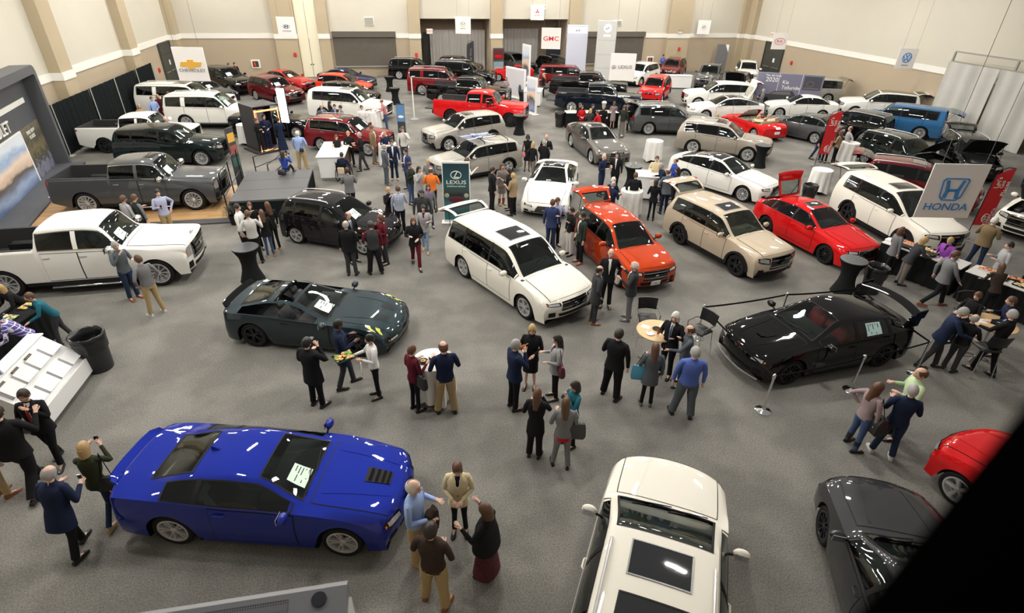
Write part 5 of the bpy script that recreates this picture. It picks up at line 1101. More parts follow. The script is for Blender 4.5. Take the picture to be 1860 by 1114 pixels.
people.append(person(0.946, 21.518, -0.917, 'dark-haired woman in long pale cardigan left of the orange shirt', h=1.7, f=True, arms=('hold', 'mouth'), top=('coat', 'ltgray'), bottom=('slim', 'black'), hair=('long', 'dark')))
people.append(person(1.395, 22.688, -1.981, 'older woman with short fair hair in grey sweater beyond the orange shirt', h=1.62, f=True, arms=('front', 'front'), top=('sweater', 'gray'), bottom=('slim', 'black'), hair=('short', 'blond')))
people.append(person(0.613, 21.951, -0.639, 'person in dark green sweater and blue jeans with folded arms', h=1.74, arms=('cross', 'cross'), top=('sweater', 'sgreen'), bottom=('slim', 'jeans'), hair=('short', 'dark')))
people.append(person(-0.336, 24.518, 0.363, 'grey-haired man in light grey suit beside the counter tables', h=1.8, arms=('front', 'down'), top=('jacket', 'slate'), under='white', bottom=('trousers', 'slate'), shoes='gray', hair=('fringe', 'gray')))
people.append(person(0.021, 25.154, -1.572, 'man in navy suit and open white shirt facing the viewer', h=1.82, arms=('down', 'down'), top=('jacket', 'navy'), under='white', bottom=('trousers', 'navy'), shoes='brown', hair=('short', 'dark')))
people.append(person(0.570, 23.794, 3.729, 'bearded man in blue suit right of the navy-suited man', h=1.78, arms=('hold', 'down'), top=('jacket', 'bluesuit'), under='white', bottom=('trousers', 'navy'), hair=('short', 'dark')))
people.append(person(-0.860, 27.846, -0.318, 'man in tan-brown suit standing at the deep red crossover', h=1.84, arms=('hold', 'down'), top=('jacket', 'tansuit'), under='white', bottom=('trousers', 'taupe'), shoes='brown', hair=('short', 'brown'), bulk=1.06))
people.append(person(0.588, 27.496, -1.592, 'man in off-white sweater with a phone at his ear', h=1.82, arms=('mouth', 'down'), top=('sweater', 'whit2'), bottom=('trousers', 'dkgray'), hair=('short', 'brown')))
people.append(person(-0.279, 27.306, -1.386, 'blonde woman in navy behind the white-clothed table by the deep red crossover', h=1.66, f=True, arms=('hold', 'front'), top=('sweater', 'navy'), bottom=('skirt', 'navy'), hair=('short', 'blond')))
people.append(person(-2.469, 26.984, -1.130, 'young woman in off-shoulder black lace top behind the white counter', h=1.66, f=True, arms=('front', 'front'), top=('dress', 'black'), bottom=('skirt', 'black'), hair=('pony', 'auburn')))
people.append(person(-1.955, 27.465, -1.238, 'short-haired blonde woman in black top beside the wheelchair', h=1.7, f=True, arms=('hold', 'front'), top=('sweater', 'black'), bottom=('trousers', 'black'), hair=('short', 'blond'), bulk=1.08))
people.append(person(-1.399, 26.769, 3.281, 'balding man in black sweater with grey trousers by the deep red crossover', h=1.8, arms=('hold', 'hold'), legs='step', top=('sweater', 'black'), bottom=('trousers', 'dkgray'), hair=('fringe', 'gray')))
people.append(person(-2.199, 25.341, 1.308, 'person in navy seated in a wheelchair, seen from behind', h=1.72, legs='sit', arms=('lap', 'lap'), top=('sweater', 'navy'), bottom=('trousers', 'black'), hair=('short', 'dark')))
people.append(person(-1.736, 21.451, 1.652, 'man in light grey blazer with folded arms behind the plum hatchback', h=1.78, arms=('cross', 'cross'), top=('jacket', 'gray'), bottom=('trousers', 'black'), hair=('short', 'dark')))
people.append(person(-4.176, 27.274, 1.548, 'bald man in blue shirt and khakis with a camera strap, behind the stage', h=1.84, arms=('swing', 'hold'), legs='apart', top=('shirt', 'ltblue'), bottom=('wide', 'khaki'), shoes='brown', hair=('fringe', 'white'), bulk=1.08))
people.append(person(-4.457, 24.328, 1.228, 'dark-haired woman in royal blue top kneeling on the stage with a camera', h=1.66, z=0.76, f=True, legs='kneel', arms=('photo', 'photo'), top=('shirt', 'royal'), bottom=('slim', 'black'), hair=('long', 'dark')))
people.append(person(-5.483, 30.470, 1.923, 'tall figure in long navy dress beside the glowing light panel', h=1.78, f=True, arms=('front', 'hold'), top=('sweater', 'navy'), bottom=('longskirt', 'navy'), hair=('short', 'dark'), skin='mid'))
people.append(person(-6.476, 30.253, -0.487, 'woman in black inside the photo booth, left side', h=1.7, f=True, z=0.1, arms=('front', 'hold'), top=('sweater', 'black'), bottom=('trousers', 'black'), hair=('short', 'auburn')))
people.append(person(-6.174, 30.723, -1.198, 'person in dark navy inside the photo booth, right side', h=1.76, z=0.1, arms=('front', 'hold'), top=('sweater', 'navy'), bottom=('trousers', 'navy'), hair=('short', 'dark')))
people.append(person(-10.747, 30.884, 1.557, 'bald man in blue shirt at the nose of the white midsize pickup', h=1.85, arms=('down', 'hold'), top=('shirt', 'blue'), bottom=('trousers', 'khaki'), hair=('bald', 'white'), bulk=1.08))
people.append(person(-13.155, 36.663, -0.877, 'man in light blue shirt in the group beside the white full-size SUV', h=1.78, f=False, arms=('front', 'down'), top=('shirt', 'ltblue'), bottom=('trousers', 'khaki'), hair=('short', 'brown')))
people.append(person(-13.232, 37.873, -0.886, 'woman in maroon dress in the group beside the white full-size SUV', h=1.68, f=True, arms=('front', 'down'), top=('sweater', 'maroon'), bottom=('skirt', 'maroon'), hair=('long', 'blond')))
people.append(person(-12.825, 37.491, -0.892, 'woman in dark clothes nearest the rear of the white full-size SUV', h=1.68, f=True, arms=('front', 'down'), top=('sweater', 'brown'), bottom=('trousers', 'black'), hair=('bob', 'brown')))
people.append(person(-12.689, 38.039, -0.900, 'tall man behind the group at the white full-size SUV', h=1.78, f=False, arms=('front', 'down'), top=('shirt', 'slate'), bottom=('trousers', 'black'), hair=('short', 'auburn')))
people.append(person(-12.384, 38.447, -0.910, 'person with auburn hair rightmost of the group at the white full-size SUV', h=1.78, f=False, arms=('front', 'down'), top=('shirt', 'dkgray'), bottom=('trousers', 'black'), hair=('short', 'auburn')))
people.append(person(-13.316, 35.048, -0.859, 'woman with long blonde hair standing by the black drape', h=1.68, f=True, arms=('front', 'down'), top=('sweater', 'tan'), bottom=('trousers', 'black'), hair=('long', 'blond')))
people.append(person(-3.587, 33.170, -1.114, 'balding man in grey suit with tie by the white three-row SUV', h=1.8, arms=('down', 'hold'), top=('jacket', 'slate'), under='ltblue', tie='blue', bottom=('trousers', 'slate'), hair=('fringe', 'auburn')))
people.append(person(-3.267, 34.701, -0.255, 'dark long-haired woman in black against the white three-row SUV', h=1.7, f=True, arms=('hold', 'down'), top=('sweater', 'black'), bottom=('slim', 'black'), hair=('long', 'dark')))
people.append(person(-2.919, 33.539, -1.484, 'person in dark jacket left of the grey blazer by the white three-row SUV', h=1.74, arms=('hold', 'down'), top=('jacket', 'dkgray'), under='ltblue', bottom=('trousers', 'black'), hair=('short', 'dark')))
people.append(person(-2.576, 33.203, 3.568, 'man in grey blazer rightmost of the four by the white three-row SUV', h=1.74, arms=('hold', 'down'), top=('jacket', 'gray'), under='white', bottom=('trousers', 'black'), hair=('short', 'dark')))
people.append(person(-1.436, 32.772, -1.352, 'man in white shirt and dark tie left of the white-clothed table', h=1.8, arms=('hold', 'down'), top=('shirt', 'white'), bottom=('trousers', 'black'), hair=('short', 'dark')))
people.append(person(-0.180, 34.562, 3.321, 'man in pink checked shirt and jeans leaning at the white-clothed table', h=1.78, arms=('reach', 'hold'), lean=14, top=('shirt', 'pink'), bottom=('trousers', 'jeans'), hair=('fringe', 'auburn')))
people.append(person(-11.418, 50.174, -0.823, 'man in dark jacket far left by the tan wall, right one of the pair', h=1.78, arms=('hold', 'down'), top=('jacket', 'black'), under='red', bottom=('trousers', 'black'), hair=('short', 'dark')))
people.append(person(-12.015, 50.809, 0.232, 'fair-haired person far left by the tan wall, left one of the pair', h=1.66, f=True, arms=('hold', 'down'), top=('sweater', 'tan'), bottom=('trousers', 'black'), hair=('short', 'brown')))
people.append(person(8.589, 42.092, -2.121, 'woman in plaid shirt beside the wide standing panel', h=1.68, f=True, arms=('hold', 'hold'), top=('shirt', 'mauve'), bottom=('slim', 'black'), hair=('long', 'auburn')))
people.append(person(11.761, 43.425, 2.528, 'long-haired blonde woman in black at the white reception counter', h=1.7, f=True, arms=('hold', 'hold'), top=('jacket', 'black'), bottom=('slim', 'black'), hair=('long', 'blond')))
people.append(person(25.889, 52.766, -1.503, 'man in blue sweater beside the dark red SUV at the far wall', h=1.8, arms=('hold', 'hold'), top=('sweater', 'blue'), bottom=('trousers', 'black'), hair=('short', 'dark'), pitch=20))
people.append(person(24.260, 40.962, -0.360, 'man in grey shirt between the dark grey SUV and the white SUV at the back', h=1.78, arms=('hold', 'hold'), top=('shirt', 'gray'), bottom=('trousers', 'black'), hair=('fringe', 'gray')))
people.append(person(25.019, 35.265, 2.525, 'man in grey shirt in front of the printed display wall', h=1.76, arms=('hold', 'down'), top=('shirt', 'gray'), bottom=('trousers', 'dkgray'), hair=('fringe', 'gray')))
people.append(person(11.076, 32.427, -1.027, 'person in black behind the left end of the chef table', h=1.7, arms=('front', 'front'), top=('sweater', 'black'), bottom=('trousers', 'black'), hair=('short', 'brown')))
people.append(person(11.076, 32.001, -1.729, 'woman in deep red sweater at the chef table', h=1.66, f=True, arms=('front', 'front'), top=('sweater', 'red'), bottom=('trousers', 'black'), hair=('long', 'dark')))
people.append(person(11.263, 31.074, 1.398, 'blonde woman in black with fur hood at the chef table', h=1.66, f=True, arms=('hold', 'hold'), top=('jacket', 'dkgray'), bottom=('slim', 'black'), hair=('bob', 'blond')))
people.append(person(11.654, 31.846, -1.398, 'dark-haired man behind the blonde woman at the chef table', h=1.74, arms=('hold', 'down'), top=('sweater', 'black'), bottom=('trousers', 'black'), hair=('short', 'dark')))
people.append(person(12.156, 31.379, -1.853, 'chef in tall white hat and black jacket behind the serving table', h=1.76, arms=('reach', 'hold'), top=('shirt', 'black'), bottom=('trousers', 'black'), hair=('chefhat', 'white')))
people.append(person(11.713, 30.583, 2.340, 'person in red hoodie leaning over the chef table', h=1.66, arms=('reach', 'reach'), lean=22, top=('sweater', 'red'), bottom=('trousers', 'black'), hair=('short', 'brown')))
people.append(person(13.454, 33.029, 1.271, 'woman in dusky plum dress seen from behind at the chef table', h=1.62, f=True, arms=('hold', 'hold'), top=('sweater', 'mauve'), bottom=('dress', 'mauve'), hair=('bob', 'auburn')))
people.append(person(13.334, 31.162, 0.992, 'man in dark green jacket and olive trousers by the open-hatch grey SUV', h=1.78, arms=('mouth', 'down'), top=('sweater', 'sgreen'), bottom=('trousers', 'taupe'), shoes='black', hair=('short', 'brown')))
people.append(person(13.966, 32.132, -2.155, 'man in dark suit behind the open-hatch grey SUV', h=1.82, arms=('hold', 'down'), tie='black', hair=('short', 'brown'), top=('jacket', 'black'), under='white', bottom=('trousers', 'black')))
people.append(person(18.013, 28.962, 1.189, 'blonde woman in blue top left of the red convertible', h=1.66, f=True, arms=('hold', 'down'), top=('sweater', 'royal'), bottom=('slim', 'dkjeans'), hair=('bob', 'blond')))
people.append(person(6.301, 25.606, -1.725, 'dark-skinned woman in black sleeveless dress holding a pink bag', h=1.72, f=True, arms=('front', 'down'), top=('dress', 'black'), bottom=('dress', 'black'), skin='dark', hair=('curly', 'black')))
people.append(person(6.243, 24.355, 0.796, 'blonde woman in black seen from behind among the three by the white coupe', h=1.7, f=True, arms=('hold', 'down'), legs='step', top=('sweater', 'black'), bottom=('trousers', 'taupe'), hair=('bob', 'blond')))
people.append(person(7.036, 25.000, -2.020, 'bald man in dark suit with green tie beyond the white coupe', h=1.86, arms=('hold', 'down'), tie='green', hair=('bald', 'gray'), top=('jacket', 'black'), under='white', bottom=('trousers', 'black')))
people.append(person(6.727, 24.281, 1.039, 'grey-haired man in black sweater and jeans seen from behind by the white coupe', h=1.8, arms=('mouth', 'hold'), top=('sweater', 'black'), bottom=('trousers', 'dkjeans'), hair=('short', 'gray')))
people.append(person(3.704, 20.647, 0.172, 'man in black suit left in the circle beside the teal floor sign', h=1.82, arms=('hold', 'down'), hair=('short', 'dark'), top=('jacket', 'black'), under='white', bottom=('trousers', 'black')))
people.append(person(4.215, 21.307, -1.242, 'woman in taupe dress in the circle beside the teal floor sign', h=1.74, f=True, arms=('hold', 'down'), top=('jacket', 'taupe'), bottom=('skirt', 'taupe'), shoes='brown', boots=True, hair=('long', 'auburn')))
people.append(person(4.395, 20.716, 3.107, 'dark-haired woman in black sweater in the circle beside the teal floor sign', h=1.7, f=True, arms=('gesture', 'down'), top=('sweater', 'black'), bottom=('slim', 'black'), hair=('bob', 'dark')))
people.append(person(4.426, 20.113, 2.227, 'blonde woman in tan jacket and wide black trousers beside the teal floor sign', h=1.7, f=True, arms=('hold', 'down'), top=('jacket', 'tan'), bottom=('wide', 'black'), hair=('short', 'blond')))
people.append(person(2.902, 22.078, 0.218, 'man in white shirt behind the teal floor sign', h=1.78, arms=('down', 'gesture'), top=('shirt', 'white'), bottom=('trousers', 'black'), hair=('short', 'brown')))
people.append(person(5.071, 16.865, 1.191, 'man in blue suit seen from behind at the nose of the white coupe', h=1.8, arms=('down', 'down'), top=('jacket', 'bluesuit'), bottom=('trousers', 'dkjeans'), hair=('short', 'brown')))
people.append(person(5.286, 17.032, -1.348, 'young man in lavender shirt and dark tie at the nose of the white coupe', h=1.8, arms=('gesture', 'hold'), top=('shirt', 'lav'), bottom=('trousers', 'black'), hair=('short', 'brown')))
people.append(person(5.577, 16.290, 3.423, 'woman in dark top and pale wide trousers beside the orange SUV', h=1.72, f=True, arms=('gesture', 'down'), top=('sweater', 'black'), bottom=('wide', 'whit2'), hair=('short', 'dark')))
people.append(person(5.719, 15.631, 3.314, 'man in dark jacket with brown shoes beside the orange SUV', h=1.8, arms=('down', 'pocket'), top=('jacket', 'sgreen'), under='white', bottom=('trousers', 'black'), shoes='brown', hair=('short', 'dark')))
people.append(person(4.978, 12.041, -0.043, 'balding man in dark grey overcoat in front of the orange SUV', h=1.76, arms=('down', 'pocket'), top=('coat', 'dkgray'), under='ltblue', bottom=('trousers', 'dkgray'), shoes='brown', hair=('fringe', 'dark')))
people.append(person(5.600, 12.821, -1.895, 'bald man in black blazer and white shirt in front of the orange SUV', h=1.84, arms=('pocket', 'down'), hair=('bald', 'gray'), top=('jacket', 'black'), under='white', bottom=('trousers', 'black')))
people.append(person(5.976, 12.032, 2.593, 'grey-haired man in dark blazer gesturing in front of the orange SUV', h=1.8, arms=('gesture', 'gesture'), top=('jacket', 'dkgray'), under='white', bottom=('trousers', 'gray'), shoes='gray', hair=('fringe', 'white')))
people.append(person(8.635, 21.731, -0.902, 'bald man in navy sweater by the nose of the warm grey sedan', h=1.8, arms=('hold', 'hold'), top=('sweater', 'navy'), bottom=('trousers', 'dkjeans'), hair=('bald', 'gray')))
people.append(person(9.334, 21.961, -2.147, 'young man in black suit with open white shirt at the black table with cups', h=1.8, arms=('down', 'hold'), hair=('short', 'dark'), top=('jacket', 'black'), under='white', bottom=('trousers', 'black')))
people.append(person(7.964, 19.099, -1.268, 'white-haired man in navy jacket behind the orange SUV hatch', h=1.76, arms=('reach', 'hold'), lean=14, top=('jacket', 'navy'), bottom=('trousers', 'navy'), hair=('short', 'white')))
people.append(person(7.817, 18.476, 0.647, 'grey-haired man in dark blue sweater seen from behind at the orange hatch', h=1.74, arms=('hold', 'hold'), top=('sweater', 'navy'), bottom=('trousers', 'black'), hair=('fringe', 'gray')))
people.append(person(9.055, 19.295, 1.307, 'man in black jacket and khakis at the white-clothed table', h=1.76, arms=('pocket', 'hold'), top=('jacket', 'black'), bottom=('trousers', 'khaki'), hair=('short', 'brown')))
people.append(person(9.653, 18.734, 1.095, 'woman in black with dark hair seen from behind near the champagne hatch', h=1.64, f=True, arms=('hold', 'hold'), top=('jacket', 'black'), bottom=('slim', 'black'), hair=('bob', 'dark')))
people.append(person(10.910, 21.433, -1.867, 'man in cream jacket behind the white high counter', h=1.72, arms=('hold', 'hold'), top=('jacket', 'cream'), bottom=('trousers', 'khaki'), hair=('short', 'brown')))
people.append(person(10.811, 20.301, 3.001, 'man in navy suit leaning at the white high counter', h=1.78, arms=('reach', 'hold'), lean=20, top=('jacket', 'navy'), bottom=('trousers', 'navy'), hair=('short', 'gray')))
people.append(person(11.512, 20.885, 3.161, 'balding man in royal blue polo behind the navy-suited man', h=1.76, arms=('hold', 'hold'), top=('shirt', 'royal'), bottom=('trousers', 'dkjeans'), hair=('fringe', 'auburn')))
people.append(person(10.432, 19.307, 1.424, 'balding man in grey suit seen from behind beside the raised beige hatch', h=1.8, arms=('hold', 'hold'), lean=8, top=('jacket', 'slate'), bottom=('trousers', 'navy'), hair=('fringe', 'auburn')))
people.append(person(11.186, 20.032, 2.632, 'dark-haired woman behind the raised beige hatch', h=1.64, f=True, arms=('hold', 'hold'), top=('sweater', 'navy'), bottom=('trousers', 'black'), hair=('bob', 'dark')))
people.append(person(21.884, 25.165, -1.065, 'man in dark coat and blue jeans leaning in behind the red feather flag', h=1.8, arms=('hold', 'down'), legs='step', lean=10, top=('jacket', 'black'), bottom=('trousers', 'dkjeans'), hair=('fringe', 'auburn'), bulk=1.06))
people.append(person(23.049, 24.692, -3.544, 'man in pale grey shirt and khaki trousers right of the red feather flag', h=1.8, arms=('hip', 'hold'), top=('shirt', 'ltgray'), bottom=('trousers', 'taupe'), hair=('fringe', 'brown')))
people.append(person(22.323, 24.406, 1.877, 'woman in tan top and black trousers behind the red feather flag', h=1.68, f=True, arms=('hold', 'down'), top=('sweater', 'tan'), bottom=('slim', 'black'), hair=('long', 'auburn')))
people.append(person(21.990, 24.658, -2.648, 'person in plum jacket farthest in the group at the red feather flag', h=1.66, f=True, arms=('hold', 'down'), top=('sweater', 'mauve'), bottom=('trousers', 'black'), hair=('short', 'auburn')))
people.append(person(15.281, 13.084, -0.252, 'woman in grey sweater and black leggings walking up to the buffet', h=1.68, f=True, arms=('hold', 'down'), legs='step', top=('cardigan', 'gray'), bottom=('slim', 'black'), boots=True, hair=('bob', 'auburn')))
people.append(person(15.307, 12.476, -0.363, 'blonde woman in dark jacket and olive trousers serving herself at the buffet', h=1.66, f=True, arms=('reach', 'reach'), lean=18, top=('jacket', 'dkgray'), bottom=('wide', 'taupe'), hair=('bob', 'blond'), bulk=1.05))
people.append(person(16.340, 12.248, -2.935, 'woman in bright purple jacket with short fair hair behind the buffet', h=1.66, f=True, arms=('reach', 'hold'), lean=8, top=('jacket', 'purple'), under='black', bottom=('slim', 'black'), hair=('short', 'blond'), pitch=22, bulk=1.05))
people.append(person(15.171, 11.131, -0.327, 'man in grey blazer and black trousers striding past the buffet', h=1.8, arms=('swingb', 'swing'), legs='walk', top=('jacket', 'gray'), bottom=('trousers', 'black'), shoes='brown', hair=('short', 'brown'), bulk=1.05))
people.append(person(18.718, 13.041, 0.347, 'grey-haired man in tan jacket and jeans seen from behind near the right feather flag', h=1.8, arms=('hold', 'hold'), legs='apart', top=('jacket', 'tansuit'), bottom=('trousers', 'dkjeans'), shoes='brown', hair=('short', 'white'), bulk=1.14))
people.append(person(17.418, 11.403, -3.609, 'man in light grey sweatshirt behind the buffet at the right edge', h=1.78, arms=('hold', 'hold'), top=('sweater', 'ltgray'), bottom=('trousers', 'dkgray'), hair=('short', 'dark')))
people.append(person(16.045, 10.304, 1.094, 'long-haired person in dark brown leaning over the middle buffet table', h=1.68, f=True, arms=('reach', 'reach'), lean=22, top=('sweater', 'brown'), bottom=('slim', 'black'), hair=('long', 'brown')))
people.append(person(14.039, 9.303, -3.080, 'young man in black quarter-zip seated behind the right-hand round table', h=1.62, legs='stand', arms=('lap', 'lap'), top=('sweater', 'black'), bottom=('trousers', 'black'), hair=('short', 'brown'), pitch=18))
people.append(person(14.654, 8.780, -3.649, 'man in navy sweater leaning toward the right-hand round table at the right edge', h=1.7, arms=('reach', 'hold'), lean=12, top=('sweater', 'navy'), bottom=('trousers', 'black'), hair=('short', 'brown'), bulk=1.08))
people.append(person(12.550, 8.633, -0.619, 'grey-haired man in navy blazer and grey trousers left of the right-hand round table', h=1.78, arms=('down', 'reach'), legs='step', lean=12, top=('jacket', 'navy'), bottom=('trousers', 'dkgray'), shoes='black', hair=('short', 'gray'), bulk=1.06))
people.append(person(12.968, 8.428, 0.315, 'bald man in black seated with his back to the viewer at the right-hand round table', h=1.6, legs='stand', arms=('lap', 'lap'), top=('sweater', 'black'), bottom=('trousers', 'dkgray'), hair=('fringe', 'gray'), bulk=1.08))
people.append(person(13.675, 8.177, 1.761, 'grey-haired man in black suit standing right of the right-hand round table', h=1.8, arms=('reach', 'reach'), legs='step', top=('jacket', 'black'), under='ltblue', bottom=('trousers', 'black'), hair=('short', 'gray')))
people.append(person(8.678, 6.602, -0.048, 'woman in mauve sweater and jeans with long auburn hair, hand on hip', h=1.68, f=True, arms=('hip', 'down'), legs='apart', top=('sweater', 'mauve'), bottom=('trousers', 'jeans'), boots=True, hair=('long', 'auburn'), bulk=1.1))
people.append(person(9.717, 6.699, -3.585, 'balding man in mint green shirt and black trousers', h=1.8, arms=('hold', 'hold'), top=('shirt', 'mint'), bottom=('trousers', 'black'), hair=('fringe', 'auburn'), bulk=1.12))
people.append(person(9.136, 6.297, 0.953, 'grey-haired man in navy sweater and jeans with tan-soled shoes in the right trio', h=1.78, arms=('hold', 'hold'), legs='apart', top=('sweater', 'navy'), bottom=('trousers', 'dkjeans'), shoes='white', hair=('short', 'gray'), bulk=1.05))
people.append(person(2.107, 9.063, 0.295, 'grey-haired man in dark suit drinking from a bottle in the centre group', h=1.82, arms=('down', 'mouth'), top=('jacket', 'navy'), under='white', bottom=('trousers', 'black'), hair=('short', 'gray'), pitch=-5))
people.append(person(2.617, 9.679, -1.922, 'blonde woman in black skirt suit in the centre group', h=1.74, f=True, arms=('front', 'hold'), top=('jacket', 'black'), under='black', bottom=('skirt', 'black'), hair=('bob', 'blond')))
people.append(person(3.071, 9.219, 3.082, 'dark-haired woman in pale cardigan over maroon with a plum handbag', h=1.72, f=True, arms=('front', 'hold'), top=('cardigan', 'ltgray'), under='maroon', bottom=('slim', 'black'), hair=('long', 'dark')))
people.append(person(2.210, 7.604, 1.113, 'woman with long brown hair in black coat seen from behind in the centre group', h=1.7, f=True, arms=('hold', 'mouth'), top=('coat', 'black'), bottom=('wide', 'black'), hair=('long', 'auburn')))
people.append(person(2.656, 7.254, 1.307, 'woman in grey suit with red sash and dark bag seen from behind', h=1.7, f=True, arms=('hold', 'down'), legs='apart', top=('jacket', 'gray'), bottom=('trousers', 'gray'), shoes='black', hair=('long', 'brown')))
people.append(person(2.992, 7.741, -2.987, 'dark-haired woman in teal blouse clasping her hands in the centre group', h=1.66, f=True, arms=('mouth', 'mouth'), top=('shirt', 'teal'), bottom=('slim', 'black'), hair=('bob', 'dark')))
people.append(person(4.342, 9.017, 0.773, 'large man in black suit seen from behind at the near round table', h=1.84, arms=('hold', 'down'), legs='apart', top=('jacket', 'black'), under='white', bottom=('wide', 'black'), hair=('short', 'dark'), bulk=1.08))
people.append(person(5.028, 8.620, 1.217, 'woman in grey-teal sweater dress with a blue and green bag at the near round table', h=1.66, f=True, arms=('hold', 'down'), top=('coat', 'slate'), bottom=('slim', 'black'), shoes='gray', hair=('long', 'auburn'), bulk=1.06))
people.append(person(5.897, 9.508, -2.475, 'man with long white hair and moustache in black suit and tie at the round table', h=1.8, arms=('gesture', 'hold'), tie='blue', hair=('bob', 'white'), top=('jacket', 'black'), under='white', bottom=('trousers', 'black')))
people.append(person(6.084, 9.117, 2.728, 'balding man in slate pullover seated right of the near round table', h=1.66, legs='stand', arms=('reach', 'hold'), top=('sweater', 'slate'), bottom=('trousers', 'dkjeans'), hair=('fringe', 'brown'), bulk=1.1))
people.append(person(5.664, 8.151, 1.225, 'heavy-set man in bright blue shirt and dark slacks seen from behind', h=1.8, arms=('down', 'down'), legs='apart', top=('shirt', 'blue'), bottom=('wide', 'slate'), hair=('short', 'gray'), bulk=1.16))
people.append(person(-2.082, 9.950, 0.992, 'person in black coat and black cap in front of the dark open sports car', h=1.78, arms=('hold', 'mouth'), top=('coat', 'black'), bottom=('trousers', 'black'), hair=('cap', 'black'), bulk=1.1))
people.append(person(-1.494, 10.513, 0.316, 'man in navy hooded parka holding a phone beside the dark open sports car', h=1.8, arms=('hold', 'hold'), legs='step', top=('coat', 'navy'), bottom=('trousers', 'dkgray'), skin='dark', hair=('short', 'black')))
people.append(person(-0.814, 10.011, 3.310, 'server in white shirt and black trousers carrying a snack tray', h=1.68, f=True, arms=('hold', 'reach'), top=('shirt', 'white'), bottom=('slim', 'black'), skin='mid', hair=('short', 'black')))
people.append(person(0.009, 9.407, 0.610, 'woman in maroon sweater with a black shoulder bag at the white-clothed table', h=1.7, f=True, arms=('hold', 'hold'), top=('sweater', 'maroon'), bottom=('slim', 'black'), hair=('short', 'auburn')))
people.append(person(0.651, 9.213, 1.675, 'man in navy sweater and khakis seen from behind at the white-clothed table', h=1.84, arms=('hold', 'hold'), legs='apart', top=('sweater', 'navy'), bottom=('wide', 'khaki'), hair=('fringe', 'auburn'), bulk=1.08))
# ------------------------------------------------------------------ extras on single cars
def first(label_part):
    for m, (o, s) in cars:
        if label_part in o['label']: return m, o, s
def on_part(o, name, key, fn, mats, nm=1):
    return put(name, part_mesh(key, fn, nm), mats, o)
m_, o_, s_ = first('bright blue two-door')
def vent(mb):
    s_.patch(mb, ((4.15, -.17), (4.72, -.21), (4.72, .21), (4.15, .17)), 4, 6, .018, 0)
    for k in range(4): s_.patch(mb, ((4.2+k*.13, -.16), (4.26+k*.13, -.17), (4.26+k*.13, .17), (4.2+k*.13, .16)), 1, 6, .032, 1)
on_part(o_, 'hood_vent', ('x', 'hood_vent'), vent, [BLACK, GLOSSB], 2)
def lip(mb):
    rows = []
    for k in range(15):
        v = -1+2*k/14; p = s_.P(11.75, v*.93)
        e = Vector((-.03 if abs(v) < .9 else .05, 0, 0)); rows.append([p+Vector((.10, 0, -.01)), p+Vector((.02, 0, .05))+e, p+Vector((-.05, 0, .095))+e, p+Vector((-.075, 0, .085))+e, p+Vector((-.03, 0, .0))+e])
    mb.loft(rows, True, True)
on_part(o_, 'spoiler', ('x', 'lip'), lip, [BLUE])
on_part(o_, 'antenna_fin', ('x', 'fin'), lambda mb: mb.loft([[s_.P(8.8, 0)+Vector(q) for q in ((.08, -.02, 0), (.08, .02, 0), (-.10, .02, 0), (-.10, -.02, 0))], [s_.P(8.8, 0)+Vector(q) for q in ((-.06, -.004, .06), (-.06, .004, .06), (-.10, .004, .06), (-.10, -.004, .06))]], True, True), [BLUE])
m_, o_, s_ = first('dark slate open-top')
def louv(mb):
    for c in (-.34, .34):
        for k in range(5): s_.patch(mb, ((4.25+k*.10, c-.13), (4.31+k*.10, c-.13), (4.31+k*.10, c+.13), (4.25+k*.10, c+.13)), 1, 4, .016, 0)
on_part(o_, 'hood_louvre', ('x', 'louv'), louv, [BLACK])
YEL = mat('stripe_yellow', (.62, .66, .10), .3, 0, 1)
for q in (1, -1): on_part(o_, 'fender_stripe', ('x', q, 'stripe'), lambda mb: [s_.patch(mb, ((4.05+k*.34, q*1.55), (4.22+k*.34, q*1.55), (4.5+k*.34, q*.92), (4.33+k*.34, q*.92)), 4, 4, .013, 0) for k in (0, 1)], [YEL])
def hoop(mb):
    for u in (8.75,): mb.tube([s_.P(u, v)+Vector((.05, 0, -.02)) for v in (-1, -.8, -.4, 0, .4, .8, 1)], .05, 8)
on_part(o_, 'roof_hoop', ('x', 'hoop'), hoop, [GLOSSB])
def spl(mb):
    rows = []
    for k in range(15):
        v = -1+2*k/14; p = s_.P(11.85, v*.95); rows.append([p+Vector((.16, 0, 0)), p+Vector((.0, 0, .12)), p+Vector((-.05, 0, .13)), p+Vector((-.0, 0, 0))])
    mb.loft(rows, True, True)
on_part(o_, 'spoiler', ('x', 'spl'), spl, [GLOSSB])
m_, o_, s_ = first('glossy black hatchback with a tall')
def wing(mb):
    rows = []; x = -2.15; zc = 1.42
    for k in range(13):
        v = -1+2*k/12; zz = zc-.05*v*v; xx = x+.14*v*v; rows.append([(xx+.13, v*.80, zz-.01), (xx+.05, v*.80, zz+.022), (xx-.11, v*.80, zz+.05), (xx-.12, v*.80, zz+.035), (xx, v*.80, zz-.02)])
    mb.loft(rows, True, True)
    for q in (1, -1):
        M = None; mb.loft([[(x+.42, q*.76, 1.02), (x+.42, q*.80, 1.02), (x-.06, q*.80, 1.02), (x-.06, q*.76, 1.02)], [(x+.33, q*.80, 1.36), (x+.33, q*.835, 1.36), (x-.02, q*.835, 1.44), (x-.02, q*.80, 1.44)]], True, True)
        mb.loft([[(x+.30, q*.79, 1.25), (x-.12, q*.79, 1.25), (x-.16, q*.79, 1.47), (x+.16, q*.79, 1.44)], [(x+.30, q*.82, 1.25), (x-.12, q*.82, 1.25), (x-.16, q*.82, 1.47), (x+.16, q*.82, 1.44)]], True, True)
on_part(o_, 'rear_wing', ('x', 'wing'), wing, [GLOSSB])
